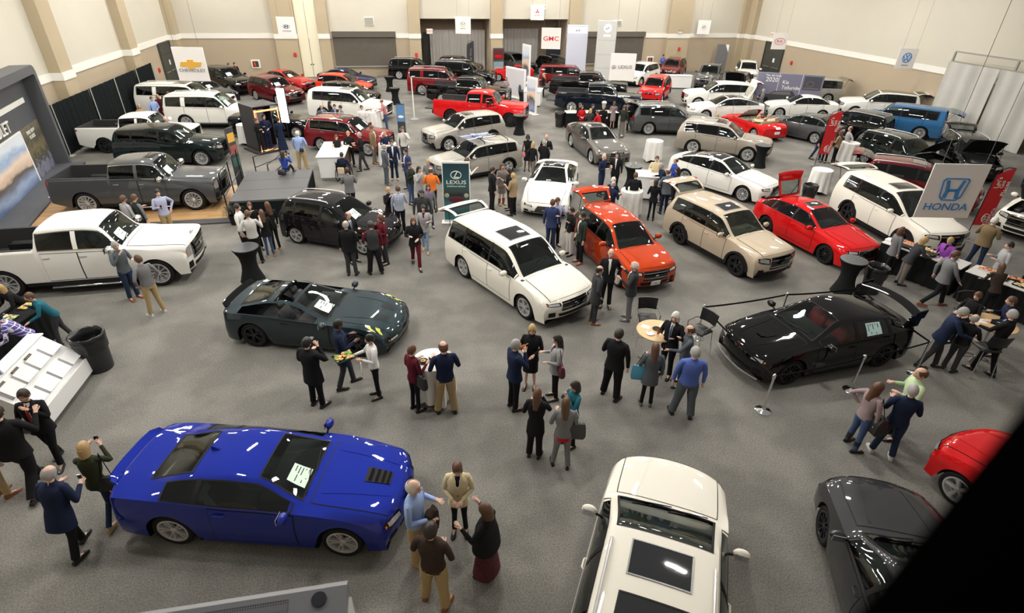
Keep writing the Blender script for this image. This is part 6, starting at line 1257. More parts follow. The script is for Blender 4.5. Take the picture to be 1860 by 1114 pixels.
def scoop(mb): s_.patch(mb, ((4.6, -.2), (5.0, -.26), (5.0, .26), (4.6, .2)), 4, 6, .018, 0); s_.patch(mb, ((4.5, -.14), (4.62, -.16), (4.62, .16), (4.5, .14)), 1, 4, .03, 0)
on_part(o_, 'hood_scoop', ('x', 'scoop'), scoop, [GLOSSB])
on_part(o_, 'splitter', ('x', 'splitter'), lambda mb: mb.tube([(s_.P(1, v)+Vector((.05, 0, -.16))) for v in (-1.02, -.9, -.6, -.3, 0, .3, .6, .9, 1.02)], .018, 6, 0, True), [mat('splitter_grey', (.30, .29, .28), .4)])
on_part(o_, 'badge', ('x', 'badge'), lambda mb: s_.patch(mb, ((2.9, -.07), (3.12, -.07), (3.12, .07), (2.9, .07)), 2, 2, .02), [REDL])
sw_ = on_part(o_, 'window_sheet', ('x', 'sidesheet'), lambda mb: sheet_part(mb, s_, (8.1, 8.62), 1.25, 1.85), [mat('pale_blue_sheet', (.55, .78, .80), .6), INK], 2)
m_, o_, s_ = first('silver crossover carrying')
SK = [mat('ski_'+n, c, .3, 0, 1) for n, c in (('blue', (.05, .12, .5)), ('pale', (.6, .68, .75)), ('black', (.02, .02, .03)))]
for u in (7.5, 8.6): on_part(o_, 'roof_bar', ('x', u, 'bar'), lambda mb: mb.tube([s_.P(u, -.95)+Vector((0, 0, .02)), s_.P(u, -.85)+Vector((0, 0, .10)), s_.P(u, 0)+Vector((0, 0, .12)), s_.P(u, .85)+Vector((0, 0, .10)), s_.P(u, .95)+Vector((0, 0, .02))], .022, 6), [BLACK])
for k, y in enumerate((-.42, -.30, -.1, .02, .26, .38)):
    def ski(mb, y=y):
        rows = []
        for t in range(9):
            xx = lerp(.75, -.95, t/8); zz = 1.70+(.09*(1-t)**2 if t < 2 else 0)+.0; rows.append([(xx, y-.045, zz), (xx, y+.045, zz), (xx, y+.045, zz+.014), (xx, y-.045, zz+.014)])
        mb.loft(rows, True, True); mb.bbox((-.25, y-.035, 1.712), (.05, y+.035, 1.76), .015)
    sk = on_part(o_, 'ski', ('x', k, 'ski'), ski, [SK[k % 3]])
# folded tan top of the convertible
m_, o_, s_ = first('bright red convertible')
def stack(mb):
    rows = []
    for k in range(13):
        v = -1+2*k/12; xx = -1.22+.36*v*v; rows.append([(xx+.22, v*.70, .98), (xx+.12, v*.72, 1.10-.03*v*v), (xx-.10, v*.74, 1.10-.03*v*v), (xx-.22, v*.74, 1.0), (xx, v*.72, .92)])
    mb.loft(rows, True, True)
on_part(o_, 'folded_top', ('x', 'stack'), stack, [INT['tan']])
on_part(o_, 'number_plate', ('x', 'bplate'), lambda mb: mb.bbox((-2.20, -.16, .48), (-2.13, .16, .62), .005), [PAPERW])
# extra glass panel in the roof of the near white SUV, vent on the heavy pickup hood
m_, o_, s_ = first('large white SUV seen from above')
on_part(o_, 'roof_glass', ('x', 'pano'), lambda mb: (s_.patch(mb, ((8.12, -.62), (8.7, -.66), (8.7, .66), (8.12, .62)), 8, 8, .006, 0), ring(mb, s_, ((8.12, -.62), (8.7, -.66), (8.7, .66), (8.12, .62)), (.05, .05), .010, 1, 8)), [G_ROOFD, BLACK], 2)
m_, o_, s_ = first('white heavy-duty crew cab')
on_part(o_, 'hood_vent', ('x', 'hdvent'), lambda mb: [s_.patch(mb, ((3.95, -.20), (4.02, -.22), (4.02, .22), (3.95, .20)), 1, 6, .02), s_.patch(mb, ((4.08, -.10), (4.13, -.12), (4.13, .12), (4.08, .10)), 1, 4, .02)], [BLACK])
# open driver door on the red pickup
m_, o_, s_ = first('bright red pickup')
def odoor(mb):
    mb.bbox((-1.0, -.05, .55), (0, .05, 1.22), .03, 0); mb.tube([(-.02, 0, 1.2), (-.42, 0, 1.72), (-.95, 0, 1.74), (-.99, 0, 1.2)], .03, 6, 0); mb.add([(-.05, 0, 1.2), (-.44, 0, 1.70), (-.94, 0, 1.72), (-.98, 0, 1.2)], [(0, 1, 2, 3)], 1)
    mb.bbox((-.9, .045, .65), (-.1, .08, 1.1), .02, 2)
od = put('open_door', part_mesh(('x', 'odoor'), odoor, 3), [REDC, G_SIDE, BLACK], o_, (1.08, -1.02, 0), (0, 0, R(62)))
# ------------------------------------------------------------------ tables, bins, barriers
BLKCL = mat('black_stretch_cloth', (.010, .011, .012), .85, spec=.15); WHTCL = noisy('white_tablecloth', (.74, .73, .71), (.78, .77, .75), 5, .8)
def highboy_black(x, y, label, h=1.08, r=.38):
    m = MB(); prof = [(.36, .0), (.34, .05), (.245, .35), (.22, .55), (.25, .8), (r-.02, h-.06), (r, h-.03), (r, h), (.01, h+.004)]
    m.lathe(prof, 28); t = empty('cocktail_table', (x, y, 0), 0, label, 'table', 'black-covered cocktail tables')
    put('stretch_cover', m.mesh('cover', 1, True, 50), [BLKCL], t)
    m = MB(); m.lathe([(r-.005, h+.004), (r-.005, h+.016), (.01, h+.017)], 28); put('tabletop', m.mesh('top', 1, True, 30), [mat('table_top_black', (.03, .032, .036), .35)], t)
    m = MB()
    for k in range(4): a = k*PI/2+.5; m.lathe([(.04, 0), (.04, .02)], 8, 0, Matrix.Translation((.33*math.cos(a), .33*math.sin(a), 0)))
    return t
def cloth_table(x, y, label, h=1.06, r=.42, low=.12):
    m = MB(); n = 72; rings = []
    for z, k, amp in ((h, .995, 0), (h-.02, 1.01, .01), (h*.75, 1.02, .05), (h*.45, 1.03, .085), (low+.1, 1.06, .11), (low, 1.07, .12)):
        rings.append([(r*k*(1+amp*math.sin(9*2*PI*j/n)+.3*amp*math.sin(4*2*PI*j/n+1))*math.cos(2*PI*j/n), r*k*(1+amp*math.sin(9*2*PI*j/n)+.3*amp*math.sin(4*2*PI*j/n+1))*math.sin(2*PI*j/n), z-(.06*math.sin(4*2*PI*j/n) if z == low else 0)) for j in range(n)])
    m.loft(rings, False, False); m.loft([rings[0], [(0.001*math.cos(2*PI*j/n), .001*math.sin(2*PI*j/n), h+.004) for j in range(n)]])
    t = empty('cocktail_table', (x, y, 0), 0, label, 'table', 'cocktail tables under white cloths')
    put('tablecloth', m.mesh('cloth', 1, True, 60), [WHTCL], t)
    m = MB(); m.lathe([(.26, 0), (.26, .02), (.03, .05), (.03, h-.02), (.36, h-.015), (.36, h-.003)], 20); put('pedestal', m.mesh('ped', 1, True, 40), [BLACK], t)
    return t
def bin_(x, y, label, h=.86, r=.30):
    m = MB(); m.lathe([(r*.80, 0), (r*.82, .02), (r*.98, h*.9), (r*1.05, h), (r*1.0, h+.01), (r*.94, h-.02), (r*.78, .04), (.01, .04)], 28, 0, None, False)
    t = empty('trash_can', (x, y, 0), 0, label, 'trash can'); put('bin', m.mesh('bin', 1, True, 50), [mat('bin_plastic', (.02, .02, .021), .5)], t)
    m = MB(); n = 40; rr = []
    for z, k in ((h*.62, 1.035), (h*.8, 1.05), (h+.015, 1.10), (h+.03, 1.04), (h+.01, .93), (h*.8, .88), (h*.5, .84)):
        rr.append([(r*.98*k*(1+.03*math.sin(13*2*PI*j/n+z*9))*math.cos(2*PI*j/n), r*.98*k*(1+.03*math.sin(13*2*PI*j/n+z*9))*math.sin(2*PI*j/n), z+.012*math.sin(7*2*PI*j/n)) for j in range(n)])
    m.loft(rr); put('bin_liner', m.mesh('liner', 1, True, 80), [mat('bin_bag', (.012, .012, .013), .22)], t)
    return t
for x, y, l in ((-4.537, 16.270, 'black-covered cocktail table standing alone left of the dark open sports car'), (7.450, 32.478, 'black-covered cocktail table right of the red pickup'), (10.244, 22.193, 'black-covered cocktail table with white cups beside two standing men'),
                (18.077, 24.467, 'black-covered cocktail table behind the white sedan, by the champagne SUV'), (13.160, 12.358, 'black-covered cocktail table beside the trash can behind the roped-off car'),
                (0.295, 46.913, 'farther of two small black-covered tables behind the upright banner stand'), (0.569, 42.026, 'nearer of two small black-covered tables behind the upright banner stand')):
    highboy_black(x, y, l)
for x, y, l in ((0.435, 9.736, 'cocktail table with long white cloth between the maroon-sweater woman and the navy-sweater man'), (13.055, 26.167, 'empty cocktail table with white cloth beside the champagne SUV'), (18.437, 20.535, 'empty cocktail table with white cloth behind the red hatchback'),
                (-0.887, 34.656, 'cocktail table with white cloth in front of the white three-row SUV'), (-0.201, 27.473, 'cocktail table with white cloth in front of the deep red crossover'), (8.989, 19.306, 'cocktail table with white cloth among the men by the orange SUV hatch'),
                (23.072, 24.392, 'small table with white cloth behind the red feather flag'), (-7.533, 32.369, 'small table with white cloth behind the photo booth')):
    cloth_table(x, y, l)
for x, y, l, h, r in ((-7.259, 12.284, 'large black trash can behind the white brochure counter', .95, .34), (13.981, 12.212, 'black trash can with crumpled liner behind the roped-off black car', .86, .30), (16.955, 19.250, 'black trash can beside the white-clothed table behind the red hatchback', .86, .28),
                      (10.364, 34.006, 'black trash can at the left end of the chef table', .86, .30), (9.723, 41.559, 'black trash can between the white standing panels', .8, .28)):
    bin_(x, y, l, h, r)
CUPW = mat('cup_white', (.8, .8, .8), .5); AMB = mat('drink_amber', (.35, .12, .03), .1); FOIL = mat('foil', (.65, .65, .66), .25, .9)
def cup(x, y, z, label, m=CUPW, h=.11, name='cup', cat='cup', group=None):
    mb = MB(); mb.lathe([(.026, 0), (.034, h), (.031, h), (.024, .008), (.001, .008)], 14, 0, None, False); o = put(name, mb.mesh('cup'), [m], None, (x, y, z)); return tag(o, label, cat, group)
def plate_(x, y, z, label, m=CUPW, r=.11, group=None, food=None):
    mb = MB(); mb.lathe([(r*.6, 0), (r, .014), (r*.97, .018), (r*.6, .006), (.001, .006)], 20, 0, None, False); o = put('plate', mb.mesh('plate'), [m], None, (x, y, z)); tag(o, label, 'plate', group)
    if food:
        mb = MB()
        for k in range(5): a = k*1.3; mb.ell((.04*math.cos(a), .04*math.sin(a), .025), (.03, .022, .02), 8, 6)
        put('food', mb.mesh('food'), [food], o)
    return o
FOOD = {'gold': noisy('food_gold', (.62, .38, .12), (.78, .58, .25), 30, .7), 'green': noisy('food_green', (.10, .28, .05), (.30, .45, .10), 40, .7), 'red': noisy('food_red', (.45, .06, .03), (.65, .25, .12), 40, .6), 'pale': noisy('food_pale', (.75, .66, .45), (.85, .78, .6), 40, .7), 'orange': noisy('food_orange', (.75, .28, .08), (.85, .45, .2), 40, .6)}
x, y = 10.244, 22.193
cup(x-.12, y+.05, 1.098, 'left white cup on the black table beside two standing men'); cup(x+.14, y+.1, 1.098, 'right white cup on the black table beside two standing men')
x, y = 0.435, 9.736
plate_(x-.20, y-.05, 1.067, 'small plate of snacks on the white table by the maroon-sweater woman', BLACK, .12, None, FOOD['gold'])
x, y = -0.887, 34.656
cup(x-.1, y, 1.066, 'dark glass on the white table in front of the white three-row SUV', AMB, .14, 'glass', 'glass'); plate_(x+.15, y+.05, 1.066, 'small dark plate on the white table in front of the white three-row SUV', BLACK, .09)
x, y = -0.201, 27.473
cup(x-.15, y+.12, 1.066, 'bottle-brown glass on the white table in front of the deep red crossover', AMB, .16, 'glass', 'glass'); cup(x+.18, y, 1.066, 'dark can on the white table in front of the deep red crossover', BLACK, .12, 'can', 'can'); plate_(x, y-.1, 1.066, 'black plate on the white table in front of the deep red crossover', BLACK, .1)
# stanchions and their belts
def stanchion(x, y, label):
    t = empty('stanchion', (x, y, 0), 0, label, 'stanchion', 'chrome stanchions around the black hatchback')
    m = MB(); m.lathe([(.17, 0), (.175, .01), (.15, .025), (.05, .045), (.03, .06), (.001, .06)], 28); put('base', m.mesh('base', 1, True, 30), [CHROME], t)
    m = MB(); m.lathe([(.025, .05), (.025, .96)], 14); put('post', m.mesh('post', 1, True, 30), [CHROME], t)
    m = MB(); m.lathe([(.032, .90), (.036, .92), (.036, 1.0), (.02, 1.02), (.001, 1.022)], 14); put('belt_head', m.mesh('head', 1, True, 30), [CHROME], t)
    return Vector((x, y, .955))
st = [stanchion(x, y, l) for x, y, l in ((7.531, 7.937, 'chrome stanchion nearest the viewer, at the left front corner of the black car'), (9.996, 8.193, 'chrome stanchion in front of the roped-off black car door'), (11.996, 8.431, 'chrome stanchion at the tail of the black car beside the man in mint'),
      (12.266, 11.019, 'chrome stanchion behind the wing of the black car'), (10.025, 11.049, 'chrome stanchion on the far side of the black car by its windshield'), (7.479, 10.858, 'chrome stanchion behind the seated man at the round table'))]
for i, (a, b, l) in enumerate(((0, 1, 'black retractable belt along the near side of the black car, front half'), (1, 2, 'black retractable belt along the near side of the black car, rear half'), (2, 3, 'black retractable belt closing off the tail of the black car'),
                   (3, 4, 'black retractable belt behind the black car, right half'), (4, 5, 'black retractable belt behind the black car, left half'), (5, 0, 'black retractable belt across the nose of the black car'))):
    p, q = st[a], st[b]; mb = MB(); d = (q-p); n = Vector((-d.y, d.x, 0)).normalized()*.003
    rows = []
    for k in range(13):
        t_ = .02+.96*k/12; c = p+d*t_+Vector((0, 0, -.16*t_*(1-t_))); rows.append([c-n+Vector((0, 0, -.024)), c+n+Vector((0, 0, -.024)), c+n+Vector((0, 0, .024)), c-n+Vector((0, 0, .024))])
    mb.loft(rows, True, True); tag(put('belt', mb.mesh('belt', 1, True, 30), [BLKCL]), l, 'barrier belt', 'belts around the black hatchback')
# round bistro tables and chairs
WOODT = noisy('maple_top', (.58, .38, .17), (.66, .46, .23), 6, .45)
def round_table(x, y, label, r=.48, h=1.04):
    t = empty('round_table', (x, y, 0), 0, label, 'table'); m = MB(); m.lathe([(.001, h-.03), (r-.01, h-.03), (r, h-.015), (r-.005, h), (.001, h)], 36); put('tabletop', m.mesh('top', 1, True, 30), [WOODT], t)
    m = MB(); m.lathe([(.035, .03), (.035, h-.03)], 14); put('column', m.mesh('col', 1, True, 30), [CHROME], t)
    for k in range(4): mb = MB(); a = k*PI/2+.4; mb.tube([(0, 0, .05), (.42*math.cos(a), .42*math.sin(a), .025)], .025, 8); put('foot', mb.mesh('foot'), [CHROME], t)
    return t
def chair(x, y, hd, label, sh=.74):
    t = empty('bar_chair', (x, y, 0), hd, label, 'chair', 'black bar chairs at the round tables')
    m = MB(); m.bbox((-.22, -.23, sh-.04), (.22, .23, sh+.03), .03); put('seat', m.mesh('seat', 1, True, 50), [mat('chair_vinyl', (.008, .008, .009), .4)], t)
    m = MB(); rows = []
    for k in range(9): v = -1+2*k/8; rows.append([(-.24+.05*v*v, v*.23, sh+.14), (-.29+.05*v*v, v*.25, sh+.44), (-.325+.05*v*v, v*.25, sh+.44), (-.275+.05*v*v, v*.23, sh+.14)])
    m.loft(rows, True, True); put('backrest', m.mesh('back', 1, True, 50), [mat('chair_vinyl')], t)
    for sx in (1, -1):
        for sy in (1, -1): mb = MB(); mb.tube([(sx*.19, sy*.2, sh-.02), (sx*.27, sy*.25, 0)], .012, 8); put('leg', mb.mesh('leg'), [CHROME], t)
    for sy in (1, -1): mb = MB(); mb.tube([(-.25, sy*.22, sh+.16), (-.1, sy*.27, sh+.2), (.18, sy*.27, sh+.18), (.2, sy*.24, sh-.02)], .013, 8); put('arm', mb.mesh('arm'), [mat('chair_arm', (.12, .12, .12), .4, .6)], t)
    mb = MB(); mb.tube([(.235, -.23, .28), (.235, .23, .28)], .01, 8); put('footrest', mb.mesh('rest'), [CHROME], t)
tx, ty = 5.057, 9.059
tx, ty = 5.75, 9.95
round_table(tx, ty, 'round maple-topped high table covered with plates and papers beside the man in a black suit')
chair(tx+.25, ty+1.0, -PI/2-.25, 'empty black bar chair behind the round table, facing the viewer'); chair(tx+1.32, ty+.25, PI+.35, 'black bar chair right of the round table behind the grey-sweater man')
for k, (a, r_, l, kind) in enumerate(((.6, .30, 'white paper sheet on the near round table beside the bottle', 'p'), (2.4, .28, 'white napkin on the near round table by the suited man', 'p'), (1.4, .05, 'black plate in the middle of the near round table', 'k'), (3.6, .25, 'silver dish on the near round table', 'f'), (5.2, .30, 'black bowl at the near rim of the round table', 'k'), (-.2, .22, 'small white plate on the near round table', 'w'), (.1, .36, 'brown bottle on the near round table', 'b'), (4.4, .15, 'amber drink glass on the near round table', 'g'))):
    px_, py_ = tx+r_*math.cos(a), ty+r_*math.sin(a)
    if kind == 'p': mb = MB(); mb.box((-.1, -.07, 0), (.1, .07, .004)); tag(put('paper', mb.mesh('paper', 1, False), [PAPERW], None, (px_, py_, 1.041), (0, 0, a)), l, 'paper')
    elif kind in 'kfw': plate_(px_, py_, 1.041, l, {'k': BLACK, 'f': FOIL, 'w': CUPW}[kind], .10)
    else: cup(px_, py_, 1.041, l, AMB, .2 if kind == 'b' else .14, 'bottle' if kind == 'b' else 'glass', 'bottle' if kind == 'b' else 'glass')
rx, ry_ = 14.15, 8.75
round_table(rx, ry_, 'round maple-topped high table with papers near the right edge, surrounded by seated men', .5)
for k, (a, r_, l, kind) in enumerate(((2.6, .3, 'white sheet on the right-hand round table, left side', 'p'), (-.6, .22, 'printed white sheets on the right-hand round table, right side', 'p'), (.3, .35, 'small dark cup on the right-hand round table', 'c'))):
    px_, py_ = rx+r_*math.cos(a), ry_+r_*math.sin(a)
    if kind == 'p': mb = MB(); mb.box((-.14, -.11, 0), (.14, .11, .004)); tag(put('paper', mb.mesh('paper', 1, False), [PAPERW], None, (px_, py_, 1.041), (0, 0, a)), l, 'paper')
    else: cup(px_, py_, 1.041, l, BLACK, .07)
# long tables with food
def skirt_table(x, y, hd, L, Wd, label, h=.92, top=None):
    t = empty('buffet_table', (x, y, 0), hd, label, 'table'); m = MB(); m.bbox((-L/2, -Wd/2, h-.03), (L/2, Wd/2, h), .01); put('tabletop', m.mesh('top'), [top or mat('marble_top', (.62, .61, .59), .4)], t)
    m = MB(); n = 140; 
    def pt(s_):
        per = 2*(L+Wd); d = (s_ % 1)*per
        if d < L: return (-L/2+d, -Wd/2), (0, -1)
        d -= L
        if d < Wd: return (L/2, -Wd/2+d), (1, 0)
        d -= Wd
        if d < L: return (L/2-d, Wd/2), (0, 1)
        d -= L
        return (-L/2, Wd/2-d), (-1, 0)
    rings = []
    for z, k, a in ((h-.031, -.01, .0), (h*.5, -.05, .012), (0.01, -.01, .02)):
        rg = []
        for j in range(n): (px_, py_), (nx_, ny_) = pt(j/n); w_ = k+a*math.sin(j*1.3); rg.append((px_+nx_*w_, py_+ny_*w_, z))
        rings.append(rg)
    m.loft(rings); put('table_skirt', m.mesh('skirt', 1, True, 60), [BLKCL], t); return t
def tray(x, y, z, hd, label, w_, d_, m, food, n=26, group=None):
    t = empty('food_tray', (x, y, z), hd, label, 'tray', group); mb = MB()
    rings = [[(sx*(w_/2-k), sy*(d_/2-k), zz) for sx, sy in ((-1, -1), (1, -1), (1, 1), (-1, 1))] for k, zz in ((.02, 0), (0, .035), (.012, .035), (.03, .008))]
    mb.loft(rings, True, True); put('tray', mb.mesh('tray', 1, False), [m], t)
    mb = MB(); rr = random.Random(int(abs(x*100+y*7)))
    for k in range(n): a = rr.uniform(0, 6.28); s1 = rr.uniform(.018, .034); mb.ell((rr.uniform(-.42, .42)*w_, rr.uniform(-.40, .40)*d_, .022+rr.uniform(0, .03)), (s1*1.3, s1, s1*.7), 8, 5, rr.randrange(len(food)))
    put('food', mb.mesh('food', len(food)), [FOOD[f] for f in food], t)['kind'] = 'stuff'
    return t
bl = [(16.15, 12.75, 2.3), (17.0, 10.65, 2.0), (17.75, 8.6, 2.1)]
b_hd = R(-68)
for k, (x_, y_, L_) in enumerate(bl):
    skirt_table(x_, y_, b_hd, L_, .80, ['black-skirted buffet table with chafing tray, farthest of the three food tables at right', 'black-skirted buffet table in the middle of the food line at right', 'black-skirted buffet table at the right edge, nearest of the food line'][k])
def onb(k, u, v):
    x_, y_, L_ = bl[k]; return x_+u*math.cos(b_hd)-v*math.sin(b_hd), y_+u*math.sin(b_hd)+v*math.cos(b_hd)
for k, u, v, w_, d_, f, l, mm in ((0, .0, .18, .5, .3, ('gold', 'pale'), 'tray of golden pastries in front of the purple jacket', 'b'), (0, .55, .18, .5, .3, ('red', 'orange'), 'tray of red sliced meat on the far buffet table', 'b'), (0, -.55, .20, .4, .3, ('orange', 'red'), 'small tray of orange fruit at the far end of the buffet', 'w'),
      (1, -.65, .2, .5, .28, ('orange', 'red'), 'white tray of salmon-coloured slices on the middle buffet table', 'w'), (1, -.3, -.05, .5, .3, ('pale', 'gold'), 'black tray of pale pinwheels on the middle buffet table', 'b'), (1, .1, .2, .45, .28, ('red', 'orange'), 'tray of red meats on the middle buffet table', 'b'), (1, .35, -.12, .55, .28, ('gold', 'pale'), 'long black tray of golden rolls on the middle buffet table', 'b'),
      (2, -.6, .2, .45, .3, ('green', 'gold'), 'tray of green and yellow vegetables on the near buffet table', 'b'), (2, -.2, -.05, .55, .3, ('gold', 'pale'), 'black tray of cheese cubes on the near buffet table', 'b'), (2, .35, .15, .5, .3, ('orange', 'red'), 'tray of ham slices at the right edge of the buffet', 'w'), (2, .55, -.2, .5, .25, ('gold', 'pale'), 'tray of crackers at the right edge of the buffet', 'b')):
    x_, y_ = onb(k, u, v); tray(x_, y_, .921, b_hd, l, w_, d_, BLACK if mm == 'b' else CUPW, f, 26, 'food trays on the buffet')
x_, y_ = onb(0, -.2, -.17)
cf_ = empty('chafing_dish', (x_, y_, .921), b_hd, 'black rectangular chafing tray with tongs on the far buffet table', 'chafing dish'); mb = MB(); mb.bbox((-.55, -.14, 0), (.55, .14, .06), .02); put('pan', mb.mesh('pan'), [GLOSSB], cf_); mb = MB(); mb.tube([(-.1, -.1, .075), (.2, .05, .08)], .01, 6); mb.tube([(-.1, -.07, .075), (.2, .06, .08)], .01, 6); put('tongs', mb.mesh('tongs'), [FOIL], cf_)
x_, y_ = onb(0, -1.0, -.05); mb = MB(); mb.bbox((-.16, -.12, 0), (.16, .12, .05), .005); tag(put('napkin_stack', mb.mesh('n'), [PAPERW], None, (x_, y_, .921), (0, 0, b_hd)), 'stack of white napkins at the far end of the buffet', 'napkins')
x_, y_ = onb(1, .72, .22); tc = empty('tiered_stand', (x_, y_, .921), 0, 'glass tiered stand with fruit between the middle and near buffet tables', 'cake stand'); mb = MB(); mb.lathe([(.02, 0), (.015, .38), (.001, .39)], 10); put('stem', mb.mesh('s'), [FOIL], tc)
for z_, r_ in ((.06, .2), (.22, .14), (.36, .08)): mb = MB(); mb.lathe([(.015, z_), (r_, z_+.02), (r_, z_+.03), (.015, z_+.012)], 20); put('tier', mb.mesh('tier'), [mat('glass_plate', (.6, .65, .6), .1)], tc)
# chef table in the middle distance
cx_, cy_ = 12.3, 33.7; chd = math.atan2(-.35, 3.4)
skirt_table(cx_, cy_, chd, 3.3, .75, 'black-skirted serving table with food in front of the chef', top=mat('white_top', (.75, .74, .7), .6))
for k, (u, f, l) in enumerate(((-1.2, ('pale', 'gold'), 'tray of pale bread at the left end of the chef table'), (-.55, ('gold', 'pale'), 'tray of golden snacks on the chef table'), (.5, ('pale', 'green'), 'tray of mixed snacks on the chef table'), (1.15, ('pale', 'gold'), 'tray at the right end of the chef table'))):
    tray(cx_+u*math.cos(chd), cy_+u*math.sin(chd), .921, chd, l, .5, .4, CUPW, f, 20, 'trays on the chef table')
cup(cx_-1.3, cy_+.25, .921, 'tall white squeeze bottle on the chef table', CUPW, .28, 'bottle', 'bottle')
# dark table at the left edge
skirt_table(-9.455, 12.980, R(75), 2.2, .8, 'black-clothed food table at the left edge behind the white brochure counter', top=BLKCL)
x_, y_ = -9.455, 12.980
tray(x_+.1, y_+.3, .921, R(75), 'silver tray of fruit and rolls on the black-clothed table at the left edge', .5, .35, FOIL, ('gold', 'green', 'pale'), 30)
tray(x_+.25, y_+.95, .921, R(75), 'yellow plate held over the black-clothed table at the left edge', .3, .22, mat('yellow_plate', (.7, .55, .15), .5), ('gold', 'pale'), 12)
# white counters
WLAM = mat('white_laminate', (.80, .80, .80), .25); GREYT = mat('toe_kick', (.06, .06, .065), .6)
k_ = empty('brochure_counter', (-7.95, 11.15, 0), R(88), 'white slanted brochure counter with pocket slots at the left', 'counter'); Lk = 2.0
mb = MB(); mb.loft([[(-Lk/2, -.62, .12), (-Lk/2, .30, .12), (-Lk/2, .30, 1.1), (-Lk/2, .12, 1.1), (-Lk/2, -.62, .42)], [(Lk/2, -.62, .12), (Lk/2, .30, .12), (Lk/2, .30, 1.1), (Lk/2, .12, 1.1), (Lk/2, -.62, .42)]], True, True); put('cabinet', mb.mesh('cab', 1, False), [WLAM], k_)
mb = MB(); mb.box((-Lk/2+.05, -.5, 0), (Lk/2-.05, .25, .12)); put('plinth', mb.mesh('pl', 1, False), [GREYT], k_)
mb = MB(); mb.bbox((-Lk/2-.06, .10, 1.10), (Lk/2+.06, .42, 1.14), .01); put('countertop', mb.mesh('ct'), [WLAM], k_)
mb = MB(); mb.box((-Lk/2, -.64, .12), (Lk/2, -.60, .50)); put('front_panel', mb.mesh('fp', 1, False), [WLAM], k_)
sl = math.atan2(.68, .74); Mk = Matrix.Translation((0, -.60, .45))@Matrix.Rotation(sl, 4, 'X')
for c in range(4):
    for r_ in range(2):
        x0_ = -.92+c*.47; y0_ = .12+r_*.42; mb = MB(); mb.box((x0_, y0_, .0), (x0_+.40, y0_+.02, .10), 0, Mk); mb.box((x0_, y0_, .08), (x0_+.40, y0_+.30, .095), 0, Mk); mb.box((x0_, y0_, 0), (x0_+.01, y0_+.3, .09), 0, Mk); mb.box((x0_+.39, y0_, 0), (x0_+.40, y0_+.3, .09), 0, Mk); put('pocket', mb.mesh('pocket', 1, False), [mat('pocket_white', (.70, .70, .71), .2)], k_)
        if r_ == 1 and c < 3: mb = MB(); mb.box((x0_+.10, y0_+.30, .03), (x0_+.30, y0_+.36, .06), 0, Mk); put('slot', mb.mesh('slot', 1, False), [mat('slot_dark', (.08, .06, .05), .6)], k_)
t = empty('counter', (-2.62, 26.7, 0), R(-4), 'white information counter beside the stage', 'counter')
mb = MB(); mb.bbox((-.55, -1.25, .12), (.55, 1.25, 1.05), .02); put('cabinet', mb.mesh('c'), [WLAM], t); mb = MB(); mb.bbox((-.62, -1.3, 1.05), (.62, 1.3, 1.1), .01); put('countertop', mb.mesh('c'), [WLAM], t); mb = MB(); mb.box((-.5, -1.1, 0), (.5, 1.1, .12)); put('plinth', mb.mesh('c', 1, False), [WLAM], t)
mb = MB()
for q in range(6): mb.box((.551, -1.2+q*.4, .2), (.565, -.84+q*.4, .98))
put('side_panel', mb.mesh('sp', 1, False), [mat('wood_dark_panel', (.10, .05, .035), .4)], t)
mb = MB(); mb.lathe([(.06, 0), (.07, .05), (.05, .07)], 16); tag(put('bowl', mb.mesh('bowl'), [GLOSSB], None, (-2.42, 27.35, 1.1)), 'small black bowl on the white information counter', 'bowl'); cup(-2.55, 27.7, 1.1, 'clear cup at the far end of the white information counter', CUPW)
for a, b, hd, l, w_, d_ in ((10.306, 40.703, R(-20), 'white reception counter behind the standing panels where a blonde woman stands', 1.2, 1.6), (23.646, 45.978, R(-12), 'white low counter behind the scarlet compact SUV', 3.2, .7), (10.531, 21.222, R(-20), 'white high counter among the men near the champagne hatch', 1.0, .9)):
    t = empty('counter', (a, b, 0), hd, l, 'counter'); mb = MB(); mb.bbox((-w_/2, -d_/2, .08), (w_/2, d_/2, 1.0), .02); put('cabinet', mb.mesh('c'), [WLAM], t); mb = MB(); mb.bbox((-w_/2-.04, -d_/2-.04, 1.0), (w_/2+.04, d_/2+.04, 1.04), .01); put('countertop', mb.mesh('c'), [WLAM], t); mb = MB(); mb.box((-w_/2+.05, -d_/2+.05, 0), (w_/2-.05, d_/2-.05, .08)); put('plinth', mb.mesh('c', 1, False), [GREYT], t)
# ------------------------------------------------------------------ stage, platform, arch
SA, SB, SZ = (-6.1, 21.3), (-3.45, 24.9), .75
t = empty('stage', ((SA[0]+SB[0])/2, (SA[1]+SB[1])/2, 0), 0, 'low black stage with grey deck and pleated black skirt beside the plum hatchback', 'stage'); sx, sy = (SB[0]-SA[0])/2, (SB[1]-SA[1])/2
for k in range(3): mb = MB(); mb.bbox((-sx, -sy+k*2*sy/3+.006, SZ-.08), (sx, -sy+(k+1)*2*sy/3-.006, SZ), .01); put('deck_panel', mb.mesh('deck'), [noisy('stage_deck', (.055, .055, .058), (.085, .085, .09), 20, .6)], t)
for p0, p1 in (((-sx, -sy), (sx, -sy)), ((sx, -sy), (sx, sy)), ((-sx, sy), (-sx, -sy)), ((sx, sy), (-sx, sy))): drape('stage_skirt', p0, p1, .01, SZ-.07, BCUR, .018, .16, parent=t)
mb = MB(); mb.box((-sx+.1, -sy+.1, 0), (sx-.1, sy-.1, SZ-.09)); put('stage_frame', mb.mesh('f', 1, False), [BLACK], t)
STEEL = mat('black_steel', (.015, .015, .016), .45, .5)
